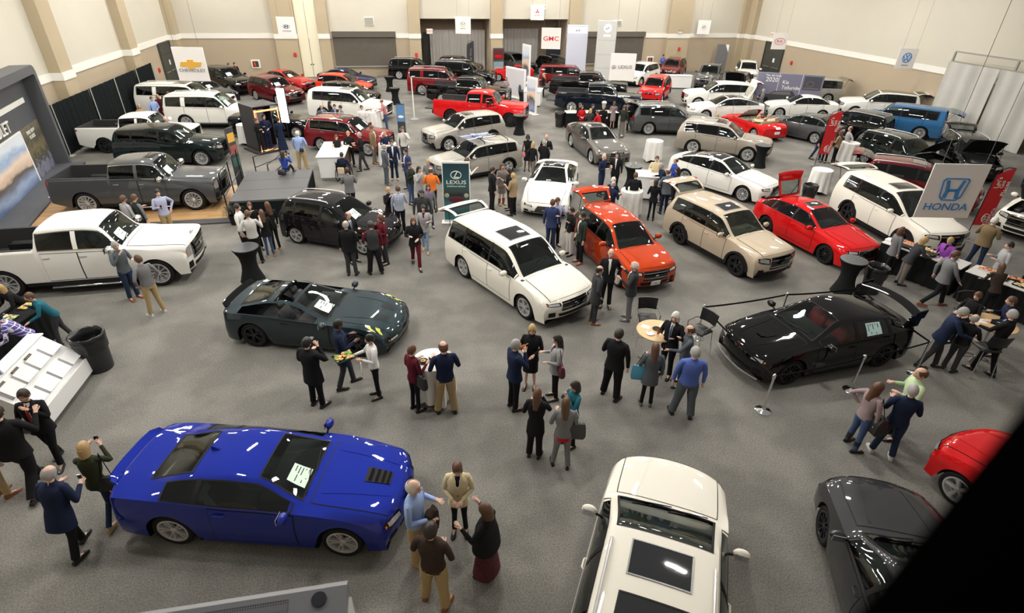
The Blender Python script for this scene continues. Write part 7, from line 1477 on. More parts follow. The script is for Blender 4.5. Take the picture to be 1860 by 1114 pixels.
def railing(pts, label, z0, h=1.0, posts=True):
    t = empty('railing', pts[0]+(0,), 0, label, 'railing'); o = Vector(pts[0]+(0,)); pv = [Vector(p+(0,))-o for p in pts]
    for a, b in zip(pv, pv[1:]):
        for hh in (h, h*.5): mb = MB(); mb.tube([a+Vector((0, 0, z0+hh)), b+Vector((0, 0, z0+hh))], .02, 8); put('rail', mb.mesh('rail'), [STEEL], t)
    for p in pv: mb = MB(); mb.tube([p+Vector((0, 0, 0)), p+Vector((0, 0, z0+h+.02))], .024, 8); put('post', mb.mesh('post'), [STEEL], t)
railing([(-6.25, 21.45), (-6.3, 23.0), (-6.35, 24.8)], 'black guard rail along the left edge of the stage', 0, 1.75)
railing([(-6.1, 26.4), (-5.2, 27.9)], 'black stair handrail behind the stage, left side', 0, .95); railing([(-5.3, 25.1), (-4.9, 26.9)], 'black stair handrail behind the stage, right side', 0, .95)
t = empty('stage_steps', (-5.3, 25.6, 0), 0, 'black steps at the back of the stage', 'steps')
for k in range(3): mb = MB(); mb.bbox((-.5, -.55+k*.3, 0.0), (.5, -.25+k*.3, .55-.18*k), .01); put('tread', mb.mesh('tread'), [BLACK], t)
# small potted foliage by the stage foot
t = empty('potted_plant', (-5.95, 20.95, 0), 0, 'dark feathery plant in a black pot at the near left corner of the stage', 'plant'); mb = MB(); mb.lathe([(.16, 0), (.2, .35), (.18, .35), (.15, .05)], 18); put('pot', mb.mesh('pot'), [BLACK], t)
mb = MB(); rr = random.Random(3)
for k in range(110):
    a = rr.uniform(0, 6.28); e = rr.uniform(.2, 1.2); L_ = rr.uniform(.25, .5); p0 = Vector((0, 0, .35)); p1 = p0+Vector((math.cos(a)*math.cos(e), math.sin(a)*math.cos(e), math.sin(e)))*L_; p2 = p1+Vector((math.cos(a)*.12, math.sin(a)*.12, -.06)); n_ = Vector((-math.sin(a), math.cos(a), 0))*.012
    mb.add([p0-n_*.3, p0+n_*.3, p1+n_, p1-n_, p2], [(0, 1, 2, 3), (3, 2, 4)])
put('foliage', mb.mesh('fol', 1, False), [mat('dark_leaf', (.012, .02, .012), .6)], t)
WOODF = mat('wood_floor', (.42, .26, .12), .45); N_, L_n, B_ = nodes(WOODF)
tc_ = N_.new('ShaderNodeTexCoord'); mp = N_.new('ShaderNodeMapping'); br = N_.new('ShaderNodeTexBrick'); L_n.new(tc_.outputs['Object'], mp.inputs[0]); L_n.new(mp.outputs[0], br.inputs[0]); br.inputs['Scale'].default_value = 1; br.inputs['Brick Width'].default_value = 1.4; br.inputs['Row Height'].default_value = .13; br.inputs['Mortar Size'].default_value = .004
br.inputs['Color1'].default_value = (.50, .31, .14, 1); br.inputs['Color2'].default_value = (.36, .21, .10, 1); br.inputs['Mortar'].default_value = (.12, .07, .03, 1); L_n.new(br.outputs['Color'], B_.inputs['Base Color'])
t = empty('display_platform', (-9.9, 23.4, 0), 0, 'low wood-look display platform with dark edging under the grey pickup', 'platform')
mb = MB(); mb.box((-3.6, -1.9, 0), (3.6, 2.0, .05)); put('wood_deck', mb.mesh('wd', 1, False), [WOODF], t); mb = MB(); EDG = mat('edge_charcoal', (.05, .052, .058), .6)
for a, b in (((-3.9, -2.35, 0), (3.95, -1.9, .05)), ((-3.9, 2.0, 0), (3.95, 2.2, .05)), ((3.6, -1.9, 0), (3.95, 2.0, .05))): mb.box(a, b)
put('ramp_edge', mb.mesh('re', 1, False), [EDG], t)
# arch display wall: origin at its far lower corner, running towards the viewer
ax_, ay_ = -15.3, 29.9; ah = math.atan2(18.0-29.9, -13.3+15.3)
arch = empty('display_arch', (ax_, ay_, 0), ah, 'tall charcoal display arch with landscape picture panels at the left edge', 'display wall')
AG = noisy('arch_charcoal', (.060, .065, .075), (.075, .08, .09), 2, .6); LA, HA = 16.0, 4.35
mb = MB(); mb.box((0, -.5, 0), (LA, -.25, HA), 0); put('back_wall', mb.mesh('bw', 1, False), [AG], arch)
mb = MB(); prof = [(0, 0), (.0, HA-.25), (.08, HA-.05), (.25, HA+.05), (LA, HA+.05)]; inn = [(.28, 0), (.28, HA-.42), (.34, HA-.33), (.45, HA-.30), (LA, HA-.30)]
rings = []
for p, q in zip(prof, inn): rings.append([(p[0], -.5, p[1]), (p[0], .28, p[1]), (q[0], .28, q[1]), (q[0], -.5, q[1])])
mb.loft(rings, True, True); put('arch_frame', mb.mesh('af', 1, True, 30), [mat('arch_grey', (.085, .09, .10), .5)], arch)
mb = MB(); mb.box((.28, -.25, 0), (LA, .9, .12)); put('base_plinth', mb.mesh('bp', 1, False), [AG], arch)
mb = MB(); mb.box((1.0, -.249, 3.02), (LA, -.22, 3.22)); put('white_stripe', mb.mesh('ws', 1, False), [BAND], arch)
def picture(name, kind):
    m = mat(name, (.3, .4, .6), .5); N, L, b = nodes(m); tc = N.new('ShaderNodeTexCoord'); sp = N.new('ShaderNodeSeparateXYZ'); L.new(tc.outputs['Generated'], sp.inputs[0])
    n = N.new('ShaderNodeTexNoise'); n.inputs['Scale'].default_value = 3.5 if kind != 'forest' else 7; n.inputs['Detail'].default_value = 8; L.new(tc.outputs['Generated'], n.inputs['Vector'])
    ad = N.new('ShaderNodeMath'); ad.operation = 'MULTIPLY_ADD'; ad.inputs[1].default_value = .45 if kind != 'forest' else .8; L.new(n.outputs['Fac'], ad.inputs[0]); L.new(sp.outputs[2], ad.inputs[2])
    r = N.new('ShaderNodeValToRGB'); e = r.color_ramp.elements
    if kind == 'lake': stops = [(.22, (.10, .15, .28)), (.40, (.30, .38, .55)), (.52, (.16, .18, .24)), (.60, (.10, .08, .06)), (.66, (.55, .42, .33)), (.80, (.78, .62, .50)), (.92, (.30, .42, .62)), (1.05, (.66, .72, .80))]
    else: stops = [(.3, (.06, .06, .08)), (.55, (.20, .20, .28)), (.75, (.05, .05, .035)), (.95, (.16, .13, .07)), (1.15, (.05, .05, .04)), (1.3, (.14, .12, .08))]
    mx = stops[-1][0]; e[0].position = stops[0][0]/mx; e[0].color = (*stops[0][1], 1); e[1].position = 1; e[1].color = (*stops[-1][1], 1)
    for p_, c_ in stops[1:-1]: q = e.new(p_/mx); q.color = (*c_, 1)
    dv = N.new('ShaderNodeMath'); dv.operation = 'DIVIDE'; dv.inputs[1].default_value = mx; L.new(ad.outputs[0], dv.inputs[0]); L.new(dv.outputs[0], r.inputs[0]); L.new(r.outputs[0], b.inputs['Base Color']); return m
mb = MB(); mb.box((2.9, -.249, .12), (9.5, -.20, 2.15)); lp = put('landscape_panel', mb.mesh('lp', 1, False), [picture('lake_picture', 'lake')], arch)
mb = MB(); mb.box((.5, -.249, .12), (2.8, -.215, 2.2)); fp = put('forest_panel', mb.mesh('fp', 1, False), [picture('forest_picture', 'forest')], arch)
mb = MB(); mb.box((2.8, -.249, .12), (2.9, -.19, 2.2)); mb.box((2.9, -.249, 2.15), (9.5, -.19, 2.2)); put('panel_frame', mb.mesh('pf', 1, False), [BAND], arch)
lettering('CHEVROLET', .62, BAND, arch, (5.3, -.20, 2.55), (PI/2, 0, PI), ext=.03)
lettering('FIND NEW', .20, BAND, arch, (1.75, -.20, 1.95), (PI/2, 0, PI)); lettering('ROADS', .20, BAND, arch, (1.75, -.20, 1.74), (PI/2, 0, PI))
GOLD = mat('bow_gold', (.72, .40, .06), .4)
def bowtie(mb, w_, y=0, th=.01):
    pts = [(-.5, -.10), (-.42, .10), (-.14, .10), (-.12, .19), (.16, .19), (.14, .10), (.5, .10), (.42, -.10), (.14, -.10), (.12, -.19), (-.16, -.19), (-.14, -.10)]
    mb.loft([[(x_*w_, y-th, z_*w_) for x_, z_ in pts], [(x_*w_, y+th, z_*w_) for x_, z_ in pts]], True, True)
mb = MB(); bowtie(mb, .9); put('bow_tie_emblem', mb.mesh('bt', 1, False), [GOLD], arch, (5.3, -.20, 3.3))
# ------------------------------------------------------------------ hanging signs
SW = mat('sign_board', (.82, .79, .77), .6)
def oval_ring(mb, rx_, rz_, th, y=0, cx=0, cz=0, d=.008, n=40):
    def c(k, r0, r1): a = 2*PI*k/n; return (cx+r0*math.cos(a), cz+r1*math.sin(a))
    rings = []
    for k in range(n+1):
        a = c(k, rx_, rz_); b = c(k, rx_-th, rz_-th); rings.append([(a[0], y-d, a[1]), (a[0], y+d, a[1]), (b[0], y+d, b[1]), (b[0], y-d, b[1])])
    mb.loft(rings)
def bar(mb, p, q, w_, y=0, d=.008):
    p, q = Vector((p[0], 0, p[1])), Vector((q[0], 0, q[1])); n_ = (q-p).cross(Vector((0, 1, 0))).normalized()*w_/2; Y = Vector((0, d, 0)); o = Vector((0, y, 0))
    mb.loft([[p-n_-Y+o, p+n_-Y+o, q+n_-Y+o, q-n_-Y+o], [p-n_+Y+o, p+n_+Y+o, q+n_+Y+o, q-n_+Y+o]], True, True)
def hang(x, y, z, label, w_=1.2, h_=1.2, hd=-YAW, name='hanging_sign'):
    t = empty(name, (x, y, z), hd, label, 'sign'); mb = MB(); mb.bbox((-w_/2, -.012, -h_/2), (w_/2, .012, h_/2), .004); put('board', mb.mesh('board'), [SW], t)
    for q in (-.38, .38):
        mb = MB(); mb.tube([(q*w_, 0, h_/2), (q*w_, 0, 10.4-z)], .006, 5); put('wire', mb.mesh('wire'), [mat('wire_grey', (.12, .12, .11), .5)], t)
    return t
def emblem(t, fn, m, name='emblem'): mb = MB(); fn(mb); return put(name, mb.mesh(name, 1, False), [m], t, (0, -.022, 0))
SGB = mat('sign_blue', (.06, .27, .62), .5); SGR = mat('sign_red', (.62, .03, .05), .5); SGK = mat('sign_dark', (.05, .055, .06), .5); SGN = mat('sign_navy', (.05, .05, .20), .5); SGG = mat('sign_grey', (.20, .20, .20), .5)
def word(t, s_, size, m, z, **k): return lettering(s_, size, m, t, (0, -.02, z), (PI/2, 0, 0), **k)
t = hang(11.73, 9.28, 4.36, 'large white hanging sign with a blue H emblem and blue capital lettering at the right')
def hh(mb):
    pts = [(-.29, .25), (-.24, .30), (.24, .30), (.29, .25), (.24, -.12), (.15, -.20), (-.15, -.20), (-.24, -.12)]
    n = len(pts)
    rings = []
    for k in range(n+1):
        a = pts[k % n]; b = (a[0]*.90, .05+(a[1]-.05)*.90); rings.append([(a[0], -.006, a[1]), (a[0], .006, a[1]), (b[0], .006, b[1]), (b[0], -.006, b[1])])
    mb.loft(rings)
    for q in (1, -1): mb.loft([[(q*.20, y_, .25), (q*.14, y_, .25), (q*.07, y_, .02), (q*.09, y_, -.15), (q*.17, y_, -.15), (q*.155, y_, .02)] for y_ in (-.006, .006)], True, True)
    mb.loft([[(-.10, y_, .06), (.10, y_, .06), (.11, y_, -.0), (-.11, y_, -.0)] for y_ in (-.006, .006)], True, True)
emblem(t, hh, SGB); word(t, 'HONDA', .225, SGB, -.35, sx=1.15)
t = hang(-7.22, 24.94, 4.98, 'white hanging sign with a gold bow-tie emblem at the left'); emblem(t, lambda mb: bowtie(mb, .86), GOLD); t.children[-1].location.z = .08; word(t, 'CHEVROLET', .16, SGG, -.22, sx=1.15)
t = hang(-6.08, 43.03, 4.83, 'white hanging sign with a small slanted H emblem above the red sedan')
emblem(t, lambda mb: (oval_ring(mb, .22, .12, .02, cz=.02), bar(mb, (-.12, -.06), (-.06, .10), .05), bar(mb, (.06, -.06), (.12, .10), .05), bar(mb, (-.09, .0), (.09, .05), .04)), SGN); word(t, 'HYUNDAI', .13, SGG, -.25)
t = hang(6.3, 47.94, 4.58, 'white hanging sign with a winged M emblem over the left opening')
emblem(t, lambda mb: (oval_ring(mb, .20, .16, .02, cz=.08), bar(mb, (-.17, .14), (0, .05), .035), bar(mb, (0, .05), (.17, .14), .035)), SGG); word(t, 'MAZDA', .12, SGG, -.22)
t = hang(13.75, 53.9, 5.15, 'white hanging sign with three red diamonds over the right opening')
emblem(t, lambda mb: [mb.loft([[(math.sin(a)*r_*.2+math.cos(a)*s1*.065, y_, .08+math.cos(a)*r_*.2-math.sin(a)*s1*.065) for r_, s1 in ((0.02, 0), (.5, 1), (1, 0), (.5, -1))] for y_ in (-.006, .006)], True, True) for a in (0, 2*PI/3, 4*PI/3)], SGR); word(t, 'MITSUBISHI', .10, SGG, -.22)
t = hang(10.33, 36.8, 4.71, 'white hanging sign with red three-letter wordmark left of the white tower'); word(t, 'GMC', .36, SGR, -.02, sx=1.25)
t = hang(11.05, 26.61, 4.46, 'pale hanging sign with a grey ringed L emblem hanging over the dark pickups'); emblem(t, lambda mb: (oval_ring(mb, .10, .075, .015, cx=-.42, cz=.0), bar(mb, (-.40, .05), (-.45, -.04), .02), bar(mb, (-.45, -.04), (-.37, -.04), .02)), SGG); word(t, 'LEXUS', .20, SGG, 0, sx=1.15).location.x = .12
t = hang(30.24, 54.0, 4.0, 'small white hanging sign with a faint triple-shield emblem on the far wall'); emblem(t, lambda mb: (oval_ring(mb, .20, .20, .02), bar(mb, (-.10, -.08), (-.06, .06), .05), bar(mb, (.02, -.04), (.08, .11), .05), bar(mb, (-.03, -.06), (.01, .08), .03)), SGG)
t = hang(31.8, 44.3, 3.75, 'white hanging sign with red letters in an oval beside the far right doors'); emblem(t, lambda mb: oval_ring(mb, .42, .25, .03), SGR); word(t, 'KIA', .30, SGR, 0)
t = hang(33.3, 33.0, 3.85, 'white hanging sign with a round blue V over W emblem on the right'); emblem(t, lambda mb: (oval_ring(mb, .30, .30, .04, cz=.06), bar(mb, (-.13, .26), (0, .08), .05), bar(mb, (.13, .26), (0, .08), .05), bar(mb, (-.24, .16), (-.11, -.14), .05), bar(mb, (.24, .16), (.11, -.14), .05), bar(mb, (-.11, -.14), (0, .05), .05), bar(mb, (.11, -.14), (0, .05), .05)), SGB); word(t, 'Volkswagen', .09, SGG, -.38)
# ------------------------------------------------------------------ towers, panels, banners
def slab(name, x, y, hd, w_, d_, h_, m, label, cat, base=None):
    t = empty(name, (x, y, 0), hd, label, cat); mb = MB(); mb.bbox((-w_/2, -d_/2, .03), (w_/2, d_/2, h_), .01); put('panel', mb.mesh('panel'), [m], t)
    mb = MB(); mb.bbox((-w_/2-.08, -d_/2-.15, 0), (w_/2+.08, d_/2+.15, .03), .01); put('base_plate', mb.mesh('bp'), [base or SW], t); return t
TWR = mat('tower_blue_white', (.60, .62, .74), .4); TWG = mat('tower_grey', (.56, .57, .55), .5); LIT = mat('lit_letters', (.95, .96, 1), .5, emit=1.6)
t = slab('display_tower', 16.4, 50.2, -YAW, 1.75, .5, 4.45, TWR, 'tall lavender-white tower with a lit wordmark panel at the top', 'display tower')
mb = MB(); mb.bbox((-.78, -.30, 3.85), (.78, -.25, 4.28), .02); put('lit_panel', mb.mesh('l'), [LIT], t); lettering('GMC', .40, mat('tower_letter', (.55, .56, .60), .5), t, (0, -.31, 4.05), (PI/2, 0, 0), sx=1.5)
t = slab('display_tower', 18.45, 48.6, -YAW, 1.55, .55, 4.9, TWG, 'tall grey tower with a round triple-shield emblem at the top', 'display tower')
for z_ in (1.3, 2.35, 3.45): mb = MB(); mb.box((-.76, -.279, z_), (.76, -.2755, z_+.015)); put('panel_joint', mb.mesh('j', 1, False), [SGG], t)
mb = MB(); mb.lathe([(.30, 0), (.30, .03), (.001, .03)], 32, 0, Matrix.Rotation(PI/2, 4, 'X')); put('round_emblem', mb.mesh('re'), [LIT], t, (0, -.27, 4.35))
emb = emblem(t, lambda mb: (bar(mb, (-.16, -.14), (-.10, .04), .07), bar(mb, (-.05, -.10), (.02, .10), .07), bar(mb, (.07, -.06), (.13, .14), .07)), SGK); emb.location = (0, -.31, 4.35)
lettering('BUICK', .2, LIT, t, (0, -.28, 3.8), (PI/2, 0, 0))
PIC = picture('panel_picture', 'lake')
for x_, y_, w_, h_, lab, hd in ((9.592, 43.447, 2.2, 2.1, 'wide white standing panel with a faded picture, nearest the plaid-shirt woman', R(-62)), (11.901, 49.815, 1.3, 3.0, 'tall narrow white standing panel behind the other two', R(-75)), (9.499, 37.883, 1.1, 2.3, 'narrow blue-picture standing panel right of the red pickup', R(-70))):
    t = slab('standing_panel', x_, y_, hd, w_, .14, h_, SW, lab, 'display panel')
    mb = MB(); mb.box((-w_/2+.08, -.085, .15), (w_/2-.08, -.071, h_-.1)); put('picture', mb.mesh('pic', 1, False), [PIC if w_ < 2 else mat('faded_picture', (.60, .58, .62), .5)], t)
    mb = MB(); mb.ell((w_*.28, -.1, .6), (.18, .03, .42), 12, 8); put('figure_print', mb.mesh('fig'), [SGK], t) if w_ > 2 else None
# lexus floor sign
t = slab('floor_sign', 2.2, 19.75, -YAW+.04, 1.02, .06, 2.35, mat('sign_frame_white', (.75, .75, .73), .4), 'free-standing dark teal sign with ringed L emblem and white wordmark behind the white minivan', 'sign')
def teal():
    m = mat('teal_picture', (.02, .08, .10), .35); N, L, b = nodes(m); tc = N.new('ShaderNodeTexCoord'); sp = N.new('ShaderNodeSeparateXYZ'); r = N.new('ShaderNodeValToRGB'); L.new(tc.outputs['Generated'], sp.inputs[0]); L.new(sp.outputs[2], r.inputs[0]); L.new(r.outputs[0], b.inputs['Base Color'])
    e = r.color_ramp.elements; e[0].position = 0; e[0].color = (.03, .15, .17, 1); e[1].position = 1; e[1].color = (.012, .035, .05, 1)
    for p_, c_ in ((.30, (.05, .16, .17)), (.44, (.01, .02, .025)), (.52, (.05, .06, .055)), (.60, (.02, .10, .11))): q = e.new(p_); q.color = (*c_, 1)
    return m
mb = MB(); mb.box((-.475, -.038, .12), (.475, -.031, 2.28)); put('poster', mb.mesh('p', 1, False), [teal()], t)
mb = MB(); oval_ring(mb, .20, .155, .025, cz=1.86); bar(mb, (.05, 1.98), (-.07, 1.77), .035); bar(mb, (-.07, 1.77), (.10, 1.77), .035); put('emblem', mb.mesh('e', 1, False), [BAND], t, (0, -.045, 0))
lettering('LEXUS', .20, BAND, t, (0, -.045, 1.58), (PI/2, 0, 0), sx=1.3); lettering('EXPERIENCE AMAZING', .065, BAND, t, (0, -.045, 1.43), (PI/2, 0, 0))
mb = MB(); mb.ell((0, -.04, .92), (.30, .012, .12), 16, 8); put('car_print', mb.mesh('cp'), [mat('print_maroon', (.10, .012, .02), .4)], t)
for q in (1, -1): mb = MB(); mb.ell((q*.36, -.04, 1.08), (.09, .01, .09), 12, 8); put('light_print', mb.mesh('lp'), [mat('print_pale', (.35, .38, .28), .5)], t)
# roll-up banner and the narrow poster stand on the stage rail
t = slab('banner_stand', 0.62, 30.6, -YAW, .42, .03, 2.25, mat('banner_dark', (.04, .045, .05), .5), 'narrow upright banner stand with blue and dark car pictures behind the white-sweater man', 'banner')
mb = MB(); mb.box((-.19, -.022, 1.35), (.19, -.0155, 2.2)); put('blue_picture', mb.mesh('p', 1, False), [mat('print_blue', (.10, .25, .50), .4)], t); mb = MB(); mb.ell((.0, -.022, 1.6), (.15, .01, .07), 12, 6); put('car_print', mb.mesh('p'), [PAPERW], t); mb = MB(); mb.ell((0, -.022, .95), (.15, .01, .09), 12, 6); put('car_print', mb.mesh('p'), [SGG], t)
t = slab('poster_stand', -6.45, 24.9, R(65), .5, .04, 2.6, mat('banner_dark'), 'narrow dark poster stand at the far left corner of the stage', 'banner')
for z_, m in ((2.2, GOLD), (1.7, mat('print_rust', (.35, .08, .05), .5)), (1.2, mat('print_green', (.05, .12, .1), .5))): mb = MB(); mb.box((-.2, -.03, z_-.18), (.2, -.021, z_+.18)); put('print', mb.mesh('p', 1, False), [m], t)
# feather flags
def flag(x, y, hd, h_, w_, m, label, lean=0, words=(), wm=None, base_z=.5, emb=False):
    t = empty('feather_flag', (x, y, 0), hd, label, 'flag'); mb = MB(); pts = [(0, 0, 0), (0, 0, h_*.78), (.03, 0, h_*.9), (.12*w_/.6, 0, h_*.97), (.35*w_/.6, 0, h_), (w_, 0, h_*.985)]; mb.tube(pts, .014, 6); put('pole', mb.mesh('pole'), [BLACK], t)
    mb = MB()
    for a in range(4): mb.tube([(0, 0, .03), (.32*math.cos(a*PI/2+.5), .32*math.sin(a*PI/2+.5), .015)], .014, 6)
    put('cross_base', mb.mesh('cb'), [mat('base_metal', (.3, .3, .3), .4, .6)], t)
    mb = MB(); n = 24
    def left(z_): k = z_/h_; return .012 if k < .78 else .012+.03*(k-.78)/.12 if k < .9 else .04+(w_-.04)*((k-.9)/.1)**1.6
    for y_ in (-.004, .004): mb.grid(lambda u, v: (lerp(left(lerp(base_z, h_, u))+.01, w_*(1 if u > .06 else .9+.1*u/.06), v), y_+.015*math.sin(u*5)*v, lerp(base_z, h_*.995, u)), n, 4)
    put('flag_cloth', mb.mesh('cloth'), [m], t)
    for s_, size, xx, zz in words: lettering(s_, size, wm or BAND, t, (xx, -.03, zz), (PI/2, -PI/2, 0))
    if emb: mb = MB(); oval_ring(mb, .17, .13, .02); oval_ring(mb, .06, .12, .015); oval_ring(mb, .11, .055, .015, cz=.06); put('emblem', mb.mesh('e', 1, False), [BAND], t, (w_*.55, -.032, base_z+.28), (0, -PI/2, 0))
    return t
FRD = mat('flag_red', (.62, .02, .025), .6)
for x_, y_, l in ((21.058, 24.115, 'red feather flag with white lettering in front of the standing group right of centre'), (20.5, 14.95, 'red feather flag with white lettering at the right behind the man in a tan jacket')):
    t = flag(x_, y_, -YAW+.05, 2.75, .62, FRD, l, words=(("Let's", .22, .20, 2.22), ('Go', .22, .38, 2.16), ('Places', .22, .56, 2.0), ('TOYOTA', .15, .52, .98)), emb=True, base_z=.62)
t = flag(7.968, 60.971, -YAW, 3.1, .62, mat('flag_black', (.025, .025, .028), .6), 'tall black feather flag with grey lettering in front of the left curtain', words=(('Feel Alive', .30, .34, 1.9),), wm=SGG); t.location = (7.1, 52.0, 0)
# posters at the back, kia display wall
t = slab('poster_board', 10.25, YB-.75, 0, 1.0, .05, 2.3, SGK, 'two stacked car posters on a board against the column between the openings', 'poster')
for z_, m in ((1.75, mat('print_darkred', (.10, .015, .02), .4)), (.75, mat('print_steel', (.22, .30, .36), .4))): mb = MB(); mb.box((-.46, -.035, z_-.42), (.46, -.026, z_+.42)); put('print', mb.mesh('p', 1, False), [m], t); mb = MB(); mb.ell((0, -.04, z_-.15), (.34, .01, .13), 12, 6); put('car_print', mb.mesh('c'), [REDC if z_ > 1 else SILVER], t)
t = slab('easel_poster', 32.2, 53.2, -.3, 1.1, .05, 2.6, mat('print_map', (.14, .14, .15), .5), 'grey map-like poster on an easel against the far right wall', 'poster'); mb = MB(); mb.add([(.2, -.03, 2.58), (.54, -.03, 2.58), (.54, -.03, 1.9), (.2, -.034, 2.58), (.54, -.034, 2.58), (.54, -.034, 1.9)], [(0, 1, 2), (3, 5, 4), (0, 3, 4, 1), (1, 4, 5, 2), (2, 5, 3, 0)]); put('corner_flash', mb.mesh('cf', 1, False), [PAPERW], t)
ka, kb = Vector((26.45, 38.4, 0)), Vector((30.35, 36.3, 0)); kd = kb-ka; t = empty('display_wall', (ka+kb)/2, math.atan2(kd.y, kd.x), 'wide printed display wall showing a large dark SUV and white 2020 lettering', 'display wall'); LK = kd.length/2
mb = MB(); mb.bbox((-LK, -.1, 0), (LK, .1, 2.35), .01); put('wall_panel', mb.mesh('wp'), [mat('display_lavender', (.19, .19, .27), .5)], t)
mb = MB(); mb.box((-LK+.03, -.108, .03), (LK-.03, -.1005, .8)); put('ground_print', mb.mesh('gp', 1, False), [mat('print_rose', (.30, .22, .25), .5)], t)
for xx in (-LK*.33, LK*.36): mb = MB(); mb.box((xx-.012, -.112, 0), (xx+.012, -.1, 2.35)); put('seam', mb.mesh('s', 1, False), [PAPERW], t)
mb = MB(); mb.loft([[(x_, y_, z_) for x_, z_ in ((-1.85, .62), (-1.9, .95), (-1.75, 1.15), (-1.2, 1.2), (-.85, 1.5), (.35, 1.55), (.6, 1.2), (.62, .62))] for y_ in (-.122, -.114)], True, True); put('suv_print', mb.mesh('sp', 1, False), [mat('print_charcoal', (.05, .05, .055), .4)], t).scale.z = .78
mb = MB(); mb.loft([[(x_, y_, z_) for x_, z_ in ((-1.1, 1.2), (-.8, 1.45), (.2, 1.48), (.3, 1.2))] for y_ in (-.127, -.121)], True, True); put('window_print', mb.mesh('sp', 1, False), [mat('print_grey', (.16, .15, .16), .4)], t).scale.z = .78
for xx in (-1.4, .1): mb = MB(); mb.lathe([(.26, 0), (.26, .012), (.001, .012)], 20, 0, Matrix.Rotation(PI/2, 4, 'X')); put('wheel_print', mb.mesh('w'), [BLACK], t, (xx, -.12, .48))
mb = MB(); mb.box((LK*.42, -.108, 1.35), (LK*.95, -.1005, 2.25)); put('interior_print', mb.mesh('ip', 1, False), [mat('print_dark', (.07, .07, .09), .5)], t); mb = MB(); oval_ring(mb, .25, .2, .035, cx=LK*.62, cz=1.75); mb.box((LK*.45, -.005, 1.42), (LK*.9, .005, 1.5)); put('dash_print', mb.mesh('dp', 1, False), [mat('print_grey')], t, (0, -.115, 0))
lettering('The All-New', .20, PAPERW, t, (-1.15, -.115, 2.18), (PI/2, 0, 0)); lettering('2020', .42, PAPERW, t, (-1.2, -.115, 1.9), (PI/2, 0, 0)); lettering('Kia', .34, PAPERW, t, (-.25, -.135, 1.78), (PI/2, 0, 0)); lettering('Telluride', .34, PAPERW, t, (.15, -.135, 1.42), (PI/2, 0, 0))
# tall white pole with base, drum behind
t = empty('light_pole', (1.6, 37.1, 0), 0, 'thin white pole on a small foot left of the red pickup', 'pole'); mb = MB(); mb.tube([(0, 0, 0), (-.03, 0, 2.5)], .035, 10); put('pole', mb.mesh('p'), [BAND], t); mb = MB(); mb.lathe([(.3, 0), (.3, .02), (.06, .12), (.001, .12)], 16); put('foot', mb.mesh('f'), [mat('foot_grey', (.25, .25, .25), .5)], t)
# ------------------------------------------------------------------ photo booth and light panel
t = empty('photo_booth', (-6.45, 31.3, 0), R(36), 'open-fronted black photo booth outlined with orange light strips', 'booth')
BB = mat('booth_black', (.03, .028, .032), .5); ORL = mat('orange_strip', (1, .32, .12), .5, emit=2.2); bw_, bd_, bh_ = 1.25, 1.5, 2.25
for nm, a, b in (('side_panel', (-bw_/2-.05, -bd_/2, 0), (-bw_/2, bd_/2, bh_)), ('side_panel', (bw_/2, .1, 0), (bw_/2+.05, bd_/2, bh_)), ('back_panel', (-bw_/2, bd_/2-.05, 0), (bw_/2, bd_/2, bh_)), ('roof_panel', (-bw_/2-.05, -bd_/2, bh_), (bw_/2+.05, bd_/2, bh_+.05)), ('floor_panel', (-bw_/2-.25, -bd_/2-.15, 0), (bw_/2+.1, bd_/2, .10))):
    mb = MB(); mb.bbox(a, b, .01); put(nm, mb.mesh(nm), [BB], t)
for a, b in (((-bw_/2, -bd_/2-.03, .1), (-bw_/2+.05, -bd_/2, bh_-.1)), ((bw_/2-.05, -bd_/2-.03, .1), (bw_/2, -bd_/2, bh_-.1)), ((-bw_/2, -bd_/2-.03, .1), (bw_/2, -bd_/2, .16)), ((-bw_/2+.05, -bd_/2-.03, bh_-.22), (bw_/2-.05, -bd_/2, bh_-.14))):
    mb = MB(); mb.bbox(a, b, .01); put('light_strip', mb.mesh('ls'), [ORL], t)
mb = MB(); mb.box((.0, .5, 1.0), (.5, .52, 1.9)); put('mirror_panel', mb.mesh('mp', 1, False), [mat('booth_mirror', (.4, .4, .45), .05, .9)], t)
mb = MB(); mb.bbox((-.35, .35, .1), (-.1, .5, 1.3), .02); put('camera_column', mb.mesh('cc'), [mat('booth_grey', (.25, .25, .26), .4)], t)
t = empty('studio_light', (-5.5, 32.75, 0), R(-20), 'tall glowing white light panel standing behind the photo booth', 'light'); mb = MB(); mb.bbox((-.22, -.04, 1.0), (.22, .0, 2.75), .02); put('lit_face', mb.mesh('lf'), [mat('panel_glow', (.82, .86, 1), emit=14)], t)
mb = MB(); mb.bbox((-.25, .001, .98), (.25, .08, 2.77), .02); put('housing', mb.mesh('h'), [BLACK], t); mb = MB(); mb.tube([(0, .04, .02), (0, .04, 1.0)], .03, 8); mb.tube([(-.4, -.2, .02), (0, .04, .1), (.4, -.2, .02)], .02, 6); put('stand', mb.mesh('st'), [BLACK], t)
